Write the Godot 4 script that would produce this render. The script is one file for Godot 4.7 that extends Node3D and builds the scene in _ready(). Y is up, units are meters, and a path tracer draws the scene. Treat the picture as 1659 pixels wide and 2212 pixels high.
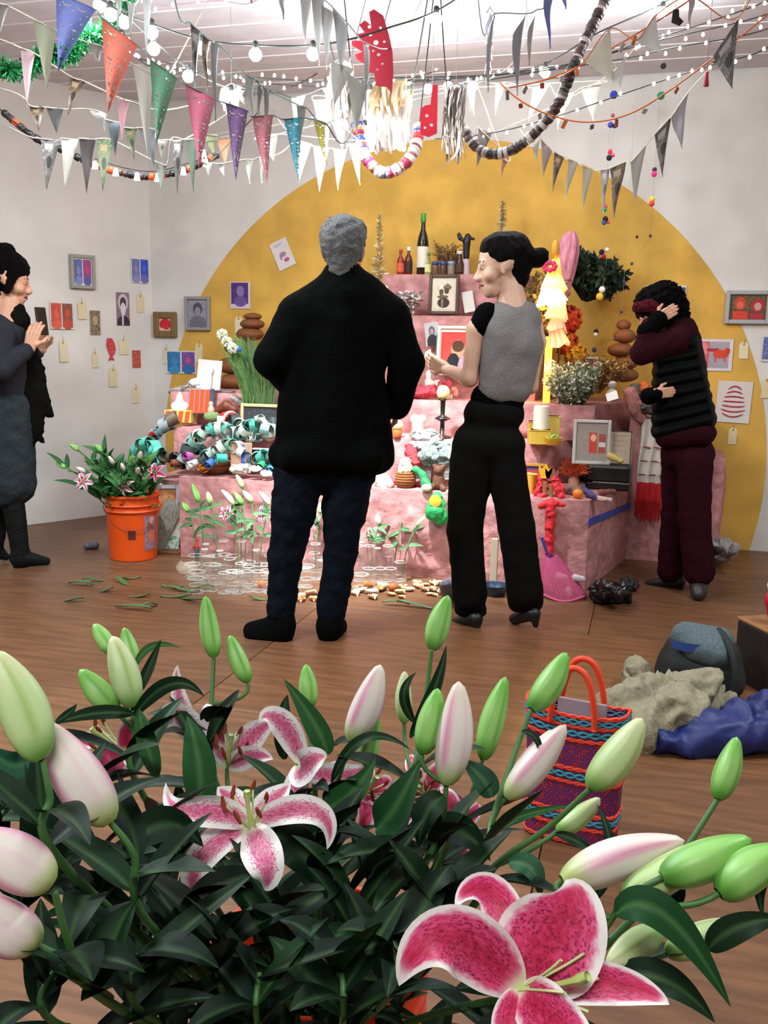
extends Node3D
# A lily-filled gallery corner: stepped offering altar in front of a yellow disc, four visitors, bunting and string lights.
const CAM := Vector3(0, 1.2, 0)
const BACK := -5.965
const CEIL := 2.75
const STEP := [0.455, 0.70, 0.89, 1.36, 1.61]
const STEPZ := [-4.65, -4.9, -5.15, -5.4, -5.65]
var cb: Basis
var rng := RandomNumberGenerator.new()
var mats := {}
var fn := FastNoiseLite.new()
var fq := FastNoiseLite.new()   # smooth noise for folds

func _ready():
	rng.seed = 7
	fn.seed = 3
	fn.frequency = 1.0
	fq.frequency = 1.0
	fq.seed = 5
	fq.fractal_type = FastNoiseLite.FRACTAL_NONE
	cb = Basis(Vector3.UP, deg_to_rad(15.5)) * Basis(Vector3.RIGHT, deg_to_rad(-10.2)) * Basis(Vector3.BACK, deg_to_rad(1.0))
	var cam := Camera3D.new()
	cam.name = "camera"
	cam.fov = 57.2
	cam.near = 0.05
	cam.transform = Transform3D(cb, CAM)
	add_child(cam)
	cam.current = true
	var we := WorldEnvironment.new()
	we.name = "environment"
	var env := Environment.new()
	env.background_mode = Environment.BG_COLOR
	env.background_color = Color(0.02, 0.02, 0.025)
	env.tonemap_mode = Environment.TONE_MAPPER_LINEAR
	env.tonemap_exposure = 2.6
	env.sdfgi_enabled = true
	env.ssao_enabled = true
	env.ssil_enabled = true
	we.environment = env
	add_child(we)
	lights()
	room()
	people()
	altar()
	wall_art()
	floor_things()
	overhead()
	lilies()

# ---------- lights ----------
func lights():
	# unseen spots lighting the altar, unseen panels brightening lilies, walls and floor
	unseen_spot(Vector3(-1.35, 2.66, -3.72), Vector3(-1.3, 0.4, -4.72), 9.0, Color(0.95, 0.99, 1), 25.0, "unseen ceiling spot above the frame, lighting the middle of the altar")
	unseen_spot(Vector3(-2.35, 2.66, -3.6), Vector3(-2.2, 0.5, -4.85), 6.0, Color(0.95, 0.99, 1), 24.0, "unseen ceiling spot above the frame, lighting the paper chains on the altar")
	unseen_panel(Vector3(-0.2, 2.70, 0.7), Vector2(1.4, 0.5), 2.3, Color(0.97, 1.0, 0.97), "unseen ceiling panel out of view, lighting the foreground lilies")  # out of view, placed to light the lilies from above
	unseen_panel(Vector3(1.3, 2.70, -2.7), Vector2(0.4, 1.2), 2.6, Color(0.94, 0.99, 1.0), "unseen ceiling panel beyond the right picture edge, brightening the right wall")  # out of view, placed to brighten the right wall
	unseen_panel(Vector3(-2.4, 2.70, -1.9), Vector2(1.2, 0.4), 4.8, Color(0.94, 0.99, 1.0), "unseen ceiling panel over the open floor, brightening walls and floor")  # out of view, placed to brighten the walls and the floor

func unseen_spot(p: Vector3, aim: Vector3, e: float, c: Color, ang: float, label: String):  # a spot out of view, placed to light the altar
	var t = thing("unseen_spot_lamp", label, "lamp", p)
	var b := Basis.looking_at(aim - p)
	var s := Sh.new()
	s.lathe(Transform3D(b * Basis(Vector3.RIGHT, PI / 2), Vector3.ZERO), [[0, 0.16], [0.05, 0.155], [0.055, 0.13], [0.055, 0.0], [0.05, 0.0], [0.045, 0.01]], 16)
	s.tube([Vector3(0, 0.0, 0), Vector3(0, CEIL - p.y, 0)], 0.01, 8)
	ms("housing", s, M(Color("181818"), 0.5), t)
	s = Sh.new()
	s.lathe(Transform3D(b * Basis(Vector3.RIGHT, PI / 2), b * Vector3(0, 0, -0.002)), [[0.0, 0], [0.044, 0.0]], 16)
	ms("unseen_lamp_lens", s, E(c, 3.0), t)
	var l := SpotLight3D.new()
	l.name = "spot_light"
	l.light_color = c
	l.light_energy = e
	l.spot_range = 9
	l.spot_attenuation = 2
	l.spot_angle = ang
	l.spot_angle_attenuation = 0.9
	l.light_size = 0.06
	l.shadow_enabled = true
	t.add_child(l)
	l.transform = Transform3D(b, b * Vector3(0, 0, -0.02))

func unseen_panel(p: Vector3, size: Vector2, e: float, c: Color, label: String):  # a glowing panel out of view, placed to brighten the room
	var t = thing("unseen_ceiling_lamp", label, "ceiling light", p)
	var s := Sh.new()
	s.box(Transform3D(Basis(), Vector3(0, 0.025, 0)), Vector3(size.x + 0.06, 0.05, size.y + 0.06), 0.006)
	ms("frame", s, M(Color("d8d8d8"), 0.5), t)
	s = Sh.new()
	s.box(Transform3D(Basis(), Vector3(0, -0.003, 0)), Vector3(size.x, 0.006, size.y), 0.001)
	ms("unseen_light_diffuser", s, E(c, 0.8), t)
	var l := AreaLight3D.new()
	l.name = "panel_light"
	l.area_size = size
	l.light_color = c
	l.light_energy = e
	l.area_range = 9
	l.shadow_enabled = true
	t.add_child(l)
	l.transform = Transform3D(Basis(Vector3.RIGHT, -PI / 2), Vector3(0, -0.012, 0))

# ---------- helpers ----------
func dv(x: float, y: float) -> Vector3: return cb * Vector3((x - 829.5) / 2028.0, (1106.0 - y) / 2028.0, -1)
func at(x: float, y: float, d: float) -> Vector3: return CAM + dv(x, y) * d
func onf(x: float, y: float, h := 0.0) -> Vector3:
	var d := dv(x, y)
	return CAM + d * ((h - CAM.y) / d.y)
func onz(x: float, y: float, z: float) -> Vector3:
	var d := dv(x, y)
	return CAM + d * (z / d.z)
func mp(p: Vector3) -> float: return -(cb.transposed() * (p - CAM)).z / 2028.0

func tag(o: Node3D, label: String, cat: String, group := "") -> Node3D:
	o.set_meta("label", label)
	o.set_meta("category", cat)
	if group: o.set_meta("group", group)
	return o
func thing(nm: String, label: String, cat: String, p := Vector3.ZERO, turn := 0.0, group := "") -> Node3D:
	var o := Node3D.new()
	o.name = num(nm, self)
	add_child(o, true)
	o.position = p
	o.rotation.y = turn
	return tag(o, label, cat, group)
var counts := {}
func num(nm: String, par: Node) -> String:
	var k := str(par.get_instance_id()) + nm
	var n: int = counts.get(k, 0)
	counts[k] = n + 1
	return nm if n == 0 else "%s_%03d" % [nm, n]
func ms(nm: String, s, m: Material, par: Node = null) -> MeshInstance3D:
	var o := MeshInstance3D.new()
	if par == null: par = self
	o.name = num(nm, par)
	o.mesh = s.mesh() if s is Sh else s
	o.material_override = m
	par.add_child(o, true)
	return o
func setting(nm: String, s, m: Material, kind := "structure") -> MeshInstance3D:
	var o := ms(nm, s, m)
	o.set_meta("kind", kind)
	return o
func M(c: Color, rough := 0.75, metal := 0.0) -> StandardMaterial3D:
	var k := "%s %.2f %.2f" % [c.to_html(), rough, metal]
	if not mats.has(k):
		var m := StandardMaterial3D.new()
		m.albedo_color = c
		m.roughness = rough
		m.metallic = metal
		m.cull_mode = BaseMaterial3D.CULL_DISABLED
		mats[k] = m
	return mats[k]
func V(rough := 0.75) -> StandardMaterial3D:   # vertex colours, sRGB
	var k := "V%.2f" % rough
	if not mats.has(k):
		var m := StandardMaterial3D.new()
		m.vertex_color_use_as_albedo = true
		m.vertex_color_is_srgb = true
		m.roughness = rough
		m.cull_mode = BaseMaterial3D.CULL_DISABLED
		mats[k] = m
	return mats[k]
func E(c: Color, e: float) -> StandardMaterial3D:
	var k := "E%s %.2f" % [c.to_html(), e]
	if not mats.has(k):
		var m := StandardMaterial3D.new()
		m.albedo_color = c
		m.emission_enabled = true
		m.emission = c
		m.emission_energy_multiplier = e
		m.cull_mode = BaseMaterial3D.CULL_DISABLED
		mats[k] = m
	return mats[k]
func G(c := Color(1, 1, 1, 0.08)) -> StandardMaterial3D:   # clear glass
	var k := "G" + c.to_html()
	if not mats.has(k):
		var m := StandardMaterial3D.new()
		m.albedo_color = c
		m.roughness = 0.04
		m.transparency = BaseMaterial3D.TRANSPARENCY_ALPHA
		m.cull_mode = BaseMaterial3D.CULL_DISABLED
		mats[k] = m
	return mats[k]
func T(k: String, im: Image, rough := 0.8) -> StandardMaterial3D:
	if not mats.has(k):
		var m := StandardMaterial3D.new()
		m.albedo_texture = ImageTexture.create_from_image(im)
		m.roughness = rough
		m.cull_mode = BaseMaterial3D.CULL_DISABLED
		m.texture_repeat = false
		mats[k] = m
	return mats[k]
var noises := {}
func noise_tex(freq: float, oct: int, low: float) -> NoiseTexture2D:
	var k := "%.3f %d %.2f" % [freq, oct, low]
	if not noises.has(k):
		var n := FastNoiseLite.new()
		n.seed = noises.size()
		n.frequency = freq
		n.fractal_octaves = oct
		var t := NoiseTexture2D.new()
		t.noise = n
		t.width = 512
		t.height = 512
		t.seamless = true
		var g := Gradient.new()
		g.set_color(0, Color(low, low, low))
		g.set_color(1, Color.WHITE)
		g.set_offset(0, 0.2)
		g.set_offset(1, 0.8)
		t.color_ramp = g
		noises[k] = t
	return noises[k]
func nz(c0: Color, c1: Color, freq: float, scale: Vector3, rough := 0.8, bump := 0.0, oct := 4, world := true) -> StandardMaterial3D:   # mottled: c1 broken up towards the darker c0
	var m := StandardMaterial3D.new()
	m.albedo_color = c1
	m.albedo_texture = noise_tex(freq, oct, clampf(snappedf(c0.get_luminance() / maxf(c1.get_luminance(), 0.01), 0.05), 0.1, 0.95))
	m.uv1_triplanar = true
	m.uv1_world_triplanar = world
	m.uv1_scale = scale
	m.uv1_offset = Vector3(0.13, 0.29, 0.41) * (mats.size() % 17)
	m.roughness = rough
	if bump > 0:
		m.heightmap_enabled = true
		m.heightmap_scale = bump
		m.heightmap_texture = noise_tex(freq, oct, 0.0)
	m.cull_mode = BaseMaterial3D.CULL_DISABLED
	mats["nz%d" % mats.size()] = m
	return m

# growing mesh: vertices, texture coordinates, colours, triangles
class Sh:
	var v := PackedVector3Array()
	var uv := PackedVector2Array()
	var c := PackedColorArray()
	var t := PackedInt32Array()
	var col := Color.WHITE
	func p(a: Vector3, u := Vector2.ZERO) -> int:
		v.append(a); uv.append(u); c.append(col)
		return v.size() - 1
	func tri(a: int, b: int, d: int): t.append(a); t.append(b); t.append(d)
	func quad(a: Vector3, b: Vector3, d: Vector3, e: Vector3):
		var i := p(a, Vector2(0, 1)); p(b, Vector2(1, 1)); p(d, Vector2(1, 0)); p(e, Vector2(0, 0))
		tri(i, i + 2, i + 1); tri(i, i + 3, i + 2)
	func box(x: Transform3D, s: Vector3, bev := 0.0):
		var h := s / 2
		bev = minf(bev, minf(h.x, minf(h.y, h.z)) * 0.9)
		var pt := func(sg: Vector3, ax: int) -> Vector3:
			var q := h - Vector3.ONE * bev
			q[ax] = h[ax]
			return x * (q * sg)
		for ax in 3:
			var a1 := (ax + 1) % 3
			var a2 := (ax + 2) % 3
			for sg in [-1.0, 1.0]:
				var cs := []
				for k in [[-1, -1], [1, -1], [1, 1], [-1, 1]]:
					var g := Vector3.ZERO
					g[ax] = sg; g[a1] = k[0]; g[a2] = k[1]
					cs.append(pt.call(g, ax))
				if sg > 0: quad(cs[0], cs[1], cs[2], cs[3])
				else: quad(cs[1], cs[0], cs[3], cs[2])
			if bev > 0:
				for s1 in [-1.0, 1.0]:
					for s2 in [-1.0, 1.0]:
						var g0 := Vector3.ZERO
						g0[ax] = -1; g0[a1] = s1; g0[a2] = s2
						var g1 := g0
						g1[ax] = 1
						quad(pt.call(g0, a1), pt.call(g1, a1), pt.call(g1, a2), pt.call(g0, a2))
		if bev > 0:
			for k in 8:
				var g := Vector3(1 if k & 1 else -1, 1 if k & 2 else -1, 1 if k & 4 else -1)
				tri(p(pt.call(g, 0)), p(pt.call(g, 1)), p(pt.call(g, 2)))
	func grid(f: Callable, nu: int, nv: int, cf = null):
		var b := v.size()
		for j in nv + 1:
			for i in nu + 1:
				var u := float(i) / nu
				var w := float(j) / nv
				if cf != null: col = cf.call(u, w)
				p(f.call(u, w), Vector2(u, w))
		for j in nv:
			for i in nu:
				var k := b + j * (nu + 1) + i
				tri(k, k + 1, k + nu + 2); tri(k, k + nu + 2, k + nu + 1)
	func lathe(x: Transform3D, prof: Array, n := 16, arc := TAU):
		var m := prof.size() - 1
		var b := v.size()
		for j in m + 1:
			for i in n + 1:
				var a := arc * i / n
				p(x * Vector3(cos(a) * prof[j][0], prof[j][1], sin(a) * prof[j][0]), Vector2(float(i) / n, 1.0 - float(j) / m))
		for j in m:
			for i in n:
				var k := b + j * (n + 1) + i
				tri(k, k + 1, k + n + 2); tri(k, k + n + 2, k + n + 1)
	func ball(x: Transform3D, r: Vector3, n := 12):
		var pr := []
		var m: int = maxi(4, n / 2)
		for j in m + 1: pr.append([sin(PI * j / m), -cos(PI * j / m)])
		lathe(x * Transform3D(Basis.from_scale(r), Vector3.ZERO), pr, n)
	func tube(pts: Array, r, n := 6, cap := true):
		var b := v.size()
		var m := pts.size()
		var side := Vector3.ZERO
		for j in m:
			var d: Vector3 = (pts[mini(j + 1, m - 1)] - pts[maxi(j - 1, 0)]).normalized()
			if side == Vector3.ZERO: side = d.cross(Vector3.UP if absf(d.y) < 0.9 else Vector3.RIGHT).normalized()
			side = (side - d * side.dot(d)).normalized()
			var up := side.cross(d)
			var rr: float = r[j] if r is Array else r
			for i in n + 1:
				var a := TAU * i / n
				p(pts[j] + (side * cos(a) + up * sin(a)) * rr, Vector2(float(i) / n, float(j) / (m - 1)))
		for j in m - 1:
			for i in n:
				var k := b + j * (n + 1) + i
				tri(k, k + n + 2, k + 1); tri(k, k + n + 1, k + n + 2)
		if cap:
			for j in [0, m - 1]:
				var o := p(pts[j])
				for i in n: tri(o, b + j * (n + 1) + i, b + j * (n + 1) + i + 1)
	func prism(x: Transform3D, poly: PackedVector2Array, depth: float):
		var id := Geometry2D.triangulate_polygon(poly)
		var lo := poly[0]
		var hi := poly[0]
		for q in poly:
			lo = lo.min(q); hi = hi.max(q)
		for z in [depth / 2, -depth / 2]:
			var b := v.size()
			for q in poly: p(x * Vector3(q.x, q.y, z), Vector2((q.x - lo.x) / (hi.x - lo.x), 1 - (q.y - lo.y) / (hi.y - lo.y)))
			for k in range(0, id.size(), 3): tri(b + id[k], b + id[k + 1], b + id[k + 2])
		if depth > 0:
			for k in poly.size():
				var q := poly[k]
				var r := poly[(k + 1) % poly.size()]
				quad(x * Vector3(q.x, q.y, -depth / 2), x * Vector3(r.x, r.y, -depth / 2), x * Vector3(r.x, r.y, depth / 2), x * Vector3(q.x, q.y, depth / 2))
	func add(o: Sh, x := Transform3D()):
		var b := v.size()
		v.append_array(x * o.v)
		uv.append_array(o.uv); c.append_array(o.c)
		for k in o.t: t.append(k + b)
	func mesh() -> ArrayMesh:
		var n := PackedVector3Array()
		n.resize(v.size())
		for k in range(0, t.size(), 3):
			var a := v[t[k]]
			var q := (v[t[k + 2]] - a).cross(v[t[k + 1]] - a)
			n[t[k]] += q; n[t[k + 1]] += q; n[t[k + 2]] += q
		for k in n.size(): n[k] = n[k].normalized() if n[k].length_squared() > 1e-24 else Vector3.UP
		var ar := []
		ar.resize(Mesh.ARRAY_MAX)
		ar[Mesh.ARRAY_VERTEX] = v; ar[Mesh.ARRAY_NORMAL] = n; ar[Mesh.ARRAY_TEX_UV] = uv; ar[Mesh.ARRAY_COLOR] = c; ar[Mesh.ARRAY_INDEX] = t
		var am := ArrayMesh.new()
		am.add_surface_from_arrays(Mesh.PRIMITIVE_TRIANGLES, ar)
		return am

func bez(pts: Array, u: float) -> Vector3:   # Bezier through any number of control points
	var q := pts.duplicate()
	while q.size() > 1:
		for i in q.size() - 1: q[i] = q[i].lerp(q[i + 1], u)
		q.resize(q.size() - 1)
	return q[0]
func curve(pts: Array, n: int) -> Array:
	var o := []
	for i in n + 1: o.append(bez(pts, float(i) / n))
	return o
func spline(pts: Array, n: int) -> Array:   # passes through every point
	var o := []
	var m := pts.size()
	for k in m - 1:
		for i in n:
			o.append(pts[k].cubic_interpolate(pts[k + 1], pts[maxi(k - 1, 0)], pts[mini(k + 2, m - 1)], float(i) / n))
	o.append(pts[m - 1])
	return o

# closed surface round tapered capsules: caps hold [a, ra, b, rb] (+ depth factor along local z)
func blob(caps: Array, k: float, cell: float, wob := 0.0, wf := 6.0) -> Sh:
	var lo := Vector3.ONE * 1e9
	var hi := -lo
	for q in caps:
		for e in [0, 2]:
			var rz: float = q[e + 1] * maxf(1.0, q[4] if q.size() > 4 else 1.0)
			var rv := Vector3(q[e + 1], q[e + 1], rz)
			lo = lo.min(q[e] - rv); hi = hi.max(q[e] + rv)
	lo -= Vector3.ONE * cell * 3
	hi += Vector3.ONE * cell * 3
	var nx := int((hi.x - lo.x) / cell) + 1
	var ny := int((hi.y - lo.y) / cell) + 1
	var nz_ := int((hi.z - lo.z) / cell) + 1
	var f := PackedFloat32Array()
	f.resize(nx * ny * nz_)
	f.fill(1.0)
	for q in caps:
		var a: Vector3 = q[0]
		var ra: float = q[1]
		var b: Vector3 = q[2]
		var rb: float = q[3]
		var fz: float = q[4] if q.size() > 4 else 1.0
		var mg := cell * 2.2 + k * 0.6
		var ext := Vector3.ONE * mg + Vector3(1, 1, maxf(1.0, fz)) * maxf(ra, rb)
		var l2 := (a.min(b) - ext - lo) / cell
		var h2 := (a.max(b) + ext - lo) / cell
		var ab := b - a
		ab.z /= fz
		var inv := 1.0 / maxf(ab.length_squared(), 1e-9)
		for z in range(maxi(0, int(l2.z)), mini(nz_, int(h2.z) + 1)):
			for y in range(maxi(0, int(l2.y)), mini(ny, int(h2.y) + 1)):
				var row := (z * ny + y) * nx
				for x in range(maxi(0, int(l2.x)), mini(nx, int(h2.x) + 1)):
					var d := lo + Vector3(x, y, z) * cell - a
					d.z /= fz
					var h := clampf(d.dot(ab) * inv, 0.0, 1.0)
					var s := (d - ab * h).length() - ra - (rb - ra) * h
					if fz < 1.0: s *= lerpf(1.0, fz, clampf(absf(d.z) / maxf(ra, 0.001), 0, 1))
					var o := f[row + x]
					var w := maxf(k - absf(s - o), 0.0)
					f[row + x] = minf(s, o) - w * w / (4.0 * k)
	var sh := Sh.new()
	var id := {}
	var off := [0, 1, nx, nx + 1, nx * ny, nx * ny + 1, nx * ny + nx, nx * ny + nx + 1]
	var ed := [[0, 1], [2, 3], [4, 5], [6, 7], [0, 2], [1, 3], [4, 6], [5, 7], [0, 4], [1, 5], [2, 6], [3, 7]]
	var lim := cell * 1.8
	for z in nz_ - 1:
		for y in ny - 1:
			var row := (z * ny + y) * nx
			for x in nx - 1:
				var g := row + x
				if absf(f[g]) > lim: continue
				var neg := 0
				for e in 8:
					if f[g + off[e]] < 0: neg += 1
				if neg == 0 or neg == 8: continue
				var sum := Vector3.ZERO
				var cnt := 0
				for e in ed:
					var u := f[g + off[e[0]]]
					var w := f[g + off[e[1]]]
					if (u < 0) != (w < 0):
						var r := u / (u - w)
						var p0 := Vector3(e[0] & 1, (e[0] >> 1) & 1, e[0] >> 2)
						var p1 := Vector3(e[1] & 1, (e[1] >> 1) & 1, e[1] >> 2)
						sum += p0.lerp(p1, r)
						cnt += 1
				var pos := lo + (Vector3(x, y, z) + sum / cnt) * cell
				if wob > 0: pos += Vector3(fn.get_noise_3d(pos.x * wf, pos.y * wf, pos.z * wf), 0.3 * fn.get_noise_3d(pos.z * wf + 9, pos.y * wf, pos.x * wf), fn.get_noise_3d(pos.y * wf, pos.x * wf, pos.z * wf + 5)) * wob
				id[g] = sh.p(pos, Vector2(pos.x, pos.y))
	var ax := [1, nx, nx * ny]
	for g in id:
		for e in 3:
			var o1: int = ax[(e + 1) % 3]
			var o2: int = ax[(e + 2) % 3]
			if (f[g] < 0) != (f[g + ax[e]] < 0) and id.has(g - o1) and id.has(g - o2) and id.has(g - o1 - o2):
				var i0: int = id[g]
				var i1: int = id[g - o1]
				var i2: int = id[g - o1 - o2]
				var i3: int = id[g - o2]
				if f[g] < 0: sh.tri(i0, i2, i1); sh.tri(i0, i3, i2)
				else: sh.tri(i0, i1, i2); sh.tri(i0, i2, i3)
	return sh

# fold a soft mesh into creases
func crumple(s: Sh, amp: float, f: float, squash := Vector3.ONE) -> Sh:
	var n := PackedVector3Array()
	n.resize(s.v.size())
	for k in range(0, s.t.size(), 3):
		var q := (s.v[s.t[k + 2]] - s.v[s.t[k]]).cross(s.v[s.t[k + 1]] - s.v[s.t[k]])
		for e in 3: n[s.t[k + e]] += q
	for i in s.v.size():
		var p := s.v[i] * f * squash
		var w := Vector3(fq.get_noise_3dv(p * 0.6), fq.get_noise_3dv(p * 0.6 + Vector3(7, 0, 0)), fq.get_noise_3dv(p * 0.6 + Vector3(0, 9, 0))) * 0.7
		var r := 0.6 - absf(fq.get_noise_3dv(p + w)) * 1.6
		s.v[i] += n[i].normalized() * amp * (r + 0.35 * (0.6 - absf(fq.get_noise_3dv((p + w) * 2.1 + Vector3(3, 1, 0))) * 1.6))
	return s

# picture prints: rectangles, ellipses, polygons as lists on a small image
func pic(w: int, h: int, bg: Color, ops: Array, grain := 0.05) -> Image:
	var im := Image.create(w, h, false, Image.FORMAT_RGB8)
	im.fill(bg)
	for o in ops:
		var c: Color = o[5]
		if o[0] == "r": im.fill_rect(Rect2i(o[1] * w, o[2] * h, maxi(1, o[3] * w), maxi(1, o[4] * h)), c)
		elif o[0] == "e":
			for y in range(maxi(0, (o[2] - o[4]) * h), mini(h, (o[2] + o[4]) * h + 1)):
				for x in range(maxi(0, (o[1] - o[3]) * w), mini(w, (o[1] + o[3]) * w + 1)):
					if pow((float(x) / w - o[1]) / o[3], 2) + pow((float(y) / h - o[2]) / o[4], 2) < 1: im.set_pixel(x, y, c)
		elif o[0] == "n":   # blotches of a second colour over a rectangle
			for y in range(o[2] * h, (o[2] + o[4]) * h):
				for x in range(o[1] * w, (o[1] + o[3]) * w):
					var k := fn.get_noise_2d(x * 0.11 + o[1] * 77, y * 0.11 + h) * 2.2
					if k > 0: im.set_pixel(x, y, im.get_pixel(x, y).lerp(c, minf(k, 1.0)))
	if grain > 0:
		for y in h:
			for x in w:
				var g := rng.randf_range(-grain, grain)
				var q := im.get_pixel(x, y)
				im.set_pixel(x, y, Color(q.r + g, q.g + g, q.b + g))
	return im

# ---------- room ----------
func room():
	var fm := nz(Color("64432e"), Color("7a543a"), 0.02, Vector3(0.3, 1, 2.4), 0.42, 0.0, 5)
	fm.detail_enabled = true
	fm.detail_blend_mode = BaseMaterial3D.BLEND_MODE_MUL
	fm.metallic_specular = 0.4
	var fl := Sh.new()
	fl.box(Transform3D(Basis(), Vector3(-1.5, -0.07, -1.7)), Vector3(10.5, 0.1, 9.2))
	var f := setting("floor", fl, M(Color("4a2c1c"), 0.8))
	var grains := [fm]
	for k in 3:
		var m2 := fm.duplicate()
		m2.uv1_offset = Vector3(0.37 * (k + 1), 0.2, 0.61 * (k + 1))
		m2.albedo_color = fm.albedo_color * [Color(0.93, 0.9, 0.88), Color(1, 0.96, 0.92), Color(0.97, 0.98, 1)][k]
		grains.append(m2)
	var row := 0
	for zi in range(-3, 4):
		var z := -2.7 + zi * 1.22
		for xi in range(-3, 3):
			var x := -1.4 + xi * 2.44 + (1.22 if row % 2 else 0.0)
			var s := Sh.new()
			s.box(Transform3D(Basis(), Vector3(x, -0.01, z - 0.61)), Vector3(2.437, 0.02, 1.217), 0.0015)
			ms("floor_panel", s, grains[(row * 2 + xi + 8) % 4], f)
		row += 1
	var wall := nz(Color("d5cdc8"), Color("dfd8d3"), 0.006, Vector3(0.8, 0.8, 0.8), 0.9, 0.05, 3)
	var s := Sh.new()
	s.box(Transform3D(Basis(), Vector3(-0.2, CEIL / 2, BACK - 0.06)), Vector3(7.2, CEIL + 0.2, 0.12))
	var wb := setting("wall_back", s, wall)
	# the painted yellow disc, cut off by the floor
	s = Sh.new()
	var cx := -1.281
	var cy := 0.459
	var R := 1.984
	s.grid(func(u, w):
		var y := lerpf(0.0, cy + R, 1 - pow(1 - w, 2.0))
		var hw := sqrt(maxf(0, R * R - (y - cy) * (y - cy)))
		return Vector3(cx + (u * 2 - 1) * hw, y, BACK + 0.003), 24, 72)
	ms("painted_disc", s, nz(Color("cf9a3a"), Color("dcab4c"), 0.012, Vector3(0.5, 0.5, 0.5), 0.85, 0.03, 5), wb).set_meta("label", "large mustard yellow painted disc")
	# splayed left wall
	var a := Vector3(-3.345, 0, BACK)
	var b := Vector3(-6.65, 0, -0.15)
	var d := (b - a).normalized()
	s = Sh.new()
	s.box(Transform3D(Basis(Vector3.UP, atan2(-d.z, d.x)), (a + b) / 2 + Vector3(0, CEIL / 2, 0) - Vector3(-d.z, 0, d.x) * -0.06), Vector3((b - a).length(), CEIL + 0.2, 0.12))
	setting("wall_left", s, wall)
	s = Sh.new()
	s.box(Transform3D(Basis(), Vector3(3.4, CEIL / 2, -1.7)), Vector3(0.12, CEIL + 0.2, 9.2))
	setting("wall_right", s, wall)
	s = Sh.new()
	s.box(Transform3D(Basis(), Vector3(-1.5, CEIL / 2, 2.8)), Vector3(10.5, CEIL + 0.2, 0.12))
	setting("wall_front", s, wall)
	s = Sh.new()
	s.box(Transform3D(Basis(), Vector3(-6.65, CEIL / 2, 1.4)), Vector3(0.12, CEIL + 0.2, 3.2))
	setting("wall_side", s, wall)
	var cl := Sh.new()
	cl.box(Transform3D(Basis(), Vector3(-1.5, CEIL + 0.08, -1.7)), Vector3(10.5, 0.1, 9.2))
	var ce := setting("ceiling", cl, M(Color("cfc8ce"), 0.9))
	var pm := nz(Color("c9c2cb"), Color("d3ccd3"), 0.01, Vector3(0.6, 1, 1.5), 0.8, 0.0, 3)
	for k in 30:
		var pl := Sh.new()
		pl.box(Transform3D(Basis(), Vector3(-1.5, CEIL + 0.015, -5.809 + k * 0.258)), Vector3(10.3, 0.03, 0.25), 0.004)
		ms("ceiling_plank", pl, pm, ce)
		pl = Sh.new()
		pl.box(Transform3D(Basis(), Vector3(-1.5, CEIL + 0.004, -5.68 + k * 0.258)), Vector3(10.3, 0.014, 0.01), 0.002)
		ms("ceiling_batten", pl, M(Color("f3eef2"), 0.6), ce)

# ---------- people ----------
var pP: Vector3
var pB: Basis
func stand(x: float, y: float, label: String) -> Node3D:
	pP = onf(x, y)
	var z := Vector3(CAM.x - pP.x, 0, CAM.z - pP.z).normalized()
	pB = Basis(Vector3.UP.cross(z), Vector3.UP, z)
	var t := thing("person", label, "person", pP)
	t.basis = pB
	return t
func J(x: float, y: float, dz := 0.0) -> Vector3:   # a joint seen at this pixel, dz nearer than the person's own plane, in the person's axes
	var d := dv(x, y)
	var o := pP + pB.z * dz
	return pB.transposed() * (CAM + d * ((o - CAM).dot(pB.z) / d.dot(pB.z)) - pP)
func K(l: Array) -> Array:   # [x, y, dz, radius px, x, y, dz, radius px (, depth factor)]
	var o := []
	for q in l:
		var a := J(q[0], q[1], q[2])
		var b := J(q[4], q[5], q[6])
		o.append([a, q[3] * mp(pB * a + pP), b, q[7] * mp(pB * b + pP), q[8] if q.size() > 8 else 1.0])
	return o
func hand(w: Vector3, dir: Vector3, nrm: Vector3, ts: float, curl: float, sc := 1.0) -> Sh:   # palm, four unequal bent fingers, a thumb from the palm's side
	var d := dir.normalized()
	var s := d.cross(nrm).normalized()
	var n := s.cross(d).normalized()
	var c := []
	for i in 4:
		var off := (i - 1.5) * 0.019
		c.append([w + s * off * 0.5, 0.017 * sc, w + d * (0.085 - absf(i - 1.2) * 0.004) * sc + s * off * sc, 0.0115 * sc])
		var L: float = [0.068, 0.078, 0.072, 0.056][i] if ts < 0 else [0.056, 0.072, 0.078, 0.068][i]
		var q := w + d * (0.085 - absf(i - 1.2) * 0.004) * sc + s * off * sc
		var a := curl * 0.5
		for k in 3:
			var f := d * cos(a) + n * sin(a) + s * off * 0.9
			var e: Vector3 = q + f.normalized() * L * [0.45, 0.3, 0.25][k] * sc
			c.append([q, (0.0095 - k * 0.0008) * sc, e, (0.0088 - k * 0.0008) * sc])
			q = e
			a += curl * 0.6
	var b := w + d * 0.025 * sc + s * ts * 0.026 * sc
	var m := b + (d * 0.6 + s * ts * 0.75 + n * 0.25).normalized() * 0.042 * sc
	c.append([w + d * 0.012 * sc, 0.015 * sc, b, 0.014 * sc]); c.append([b, 0.013 * sc, m, 0.0105 * sc])
	c.append([m, 0.0105 * sc, m + (d * 0.85 + s * ts * 0.3 + n * 0.4).normalized() * 0.034 * sc, 0.0085 * sc])
	return blob(c, 0.006, 0.0034)
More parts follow.
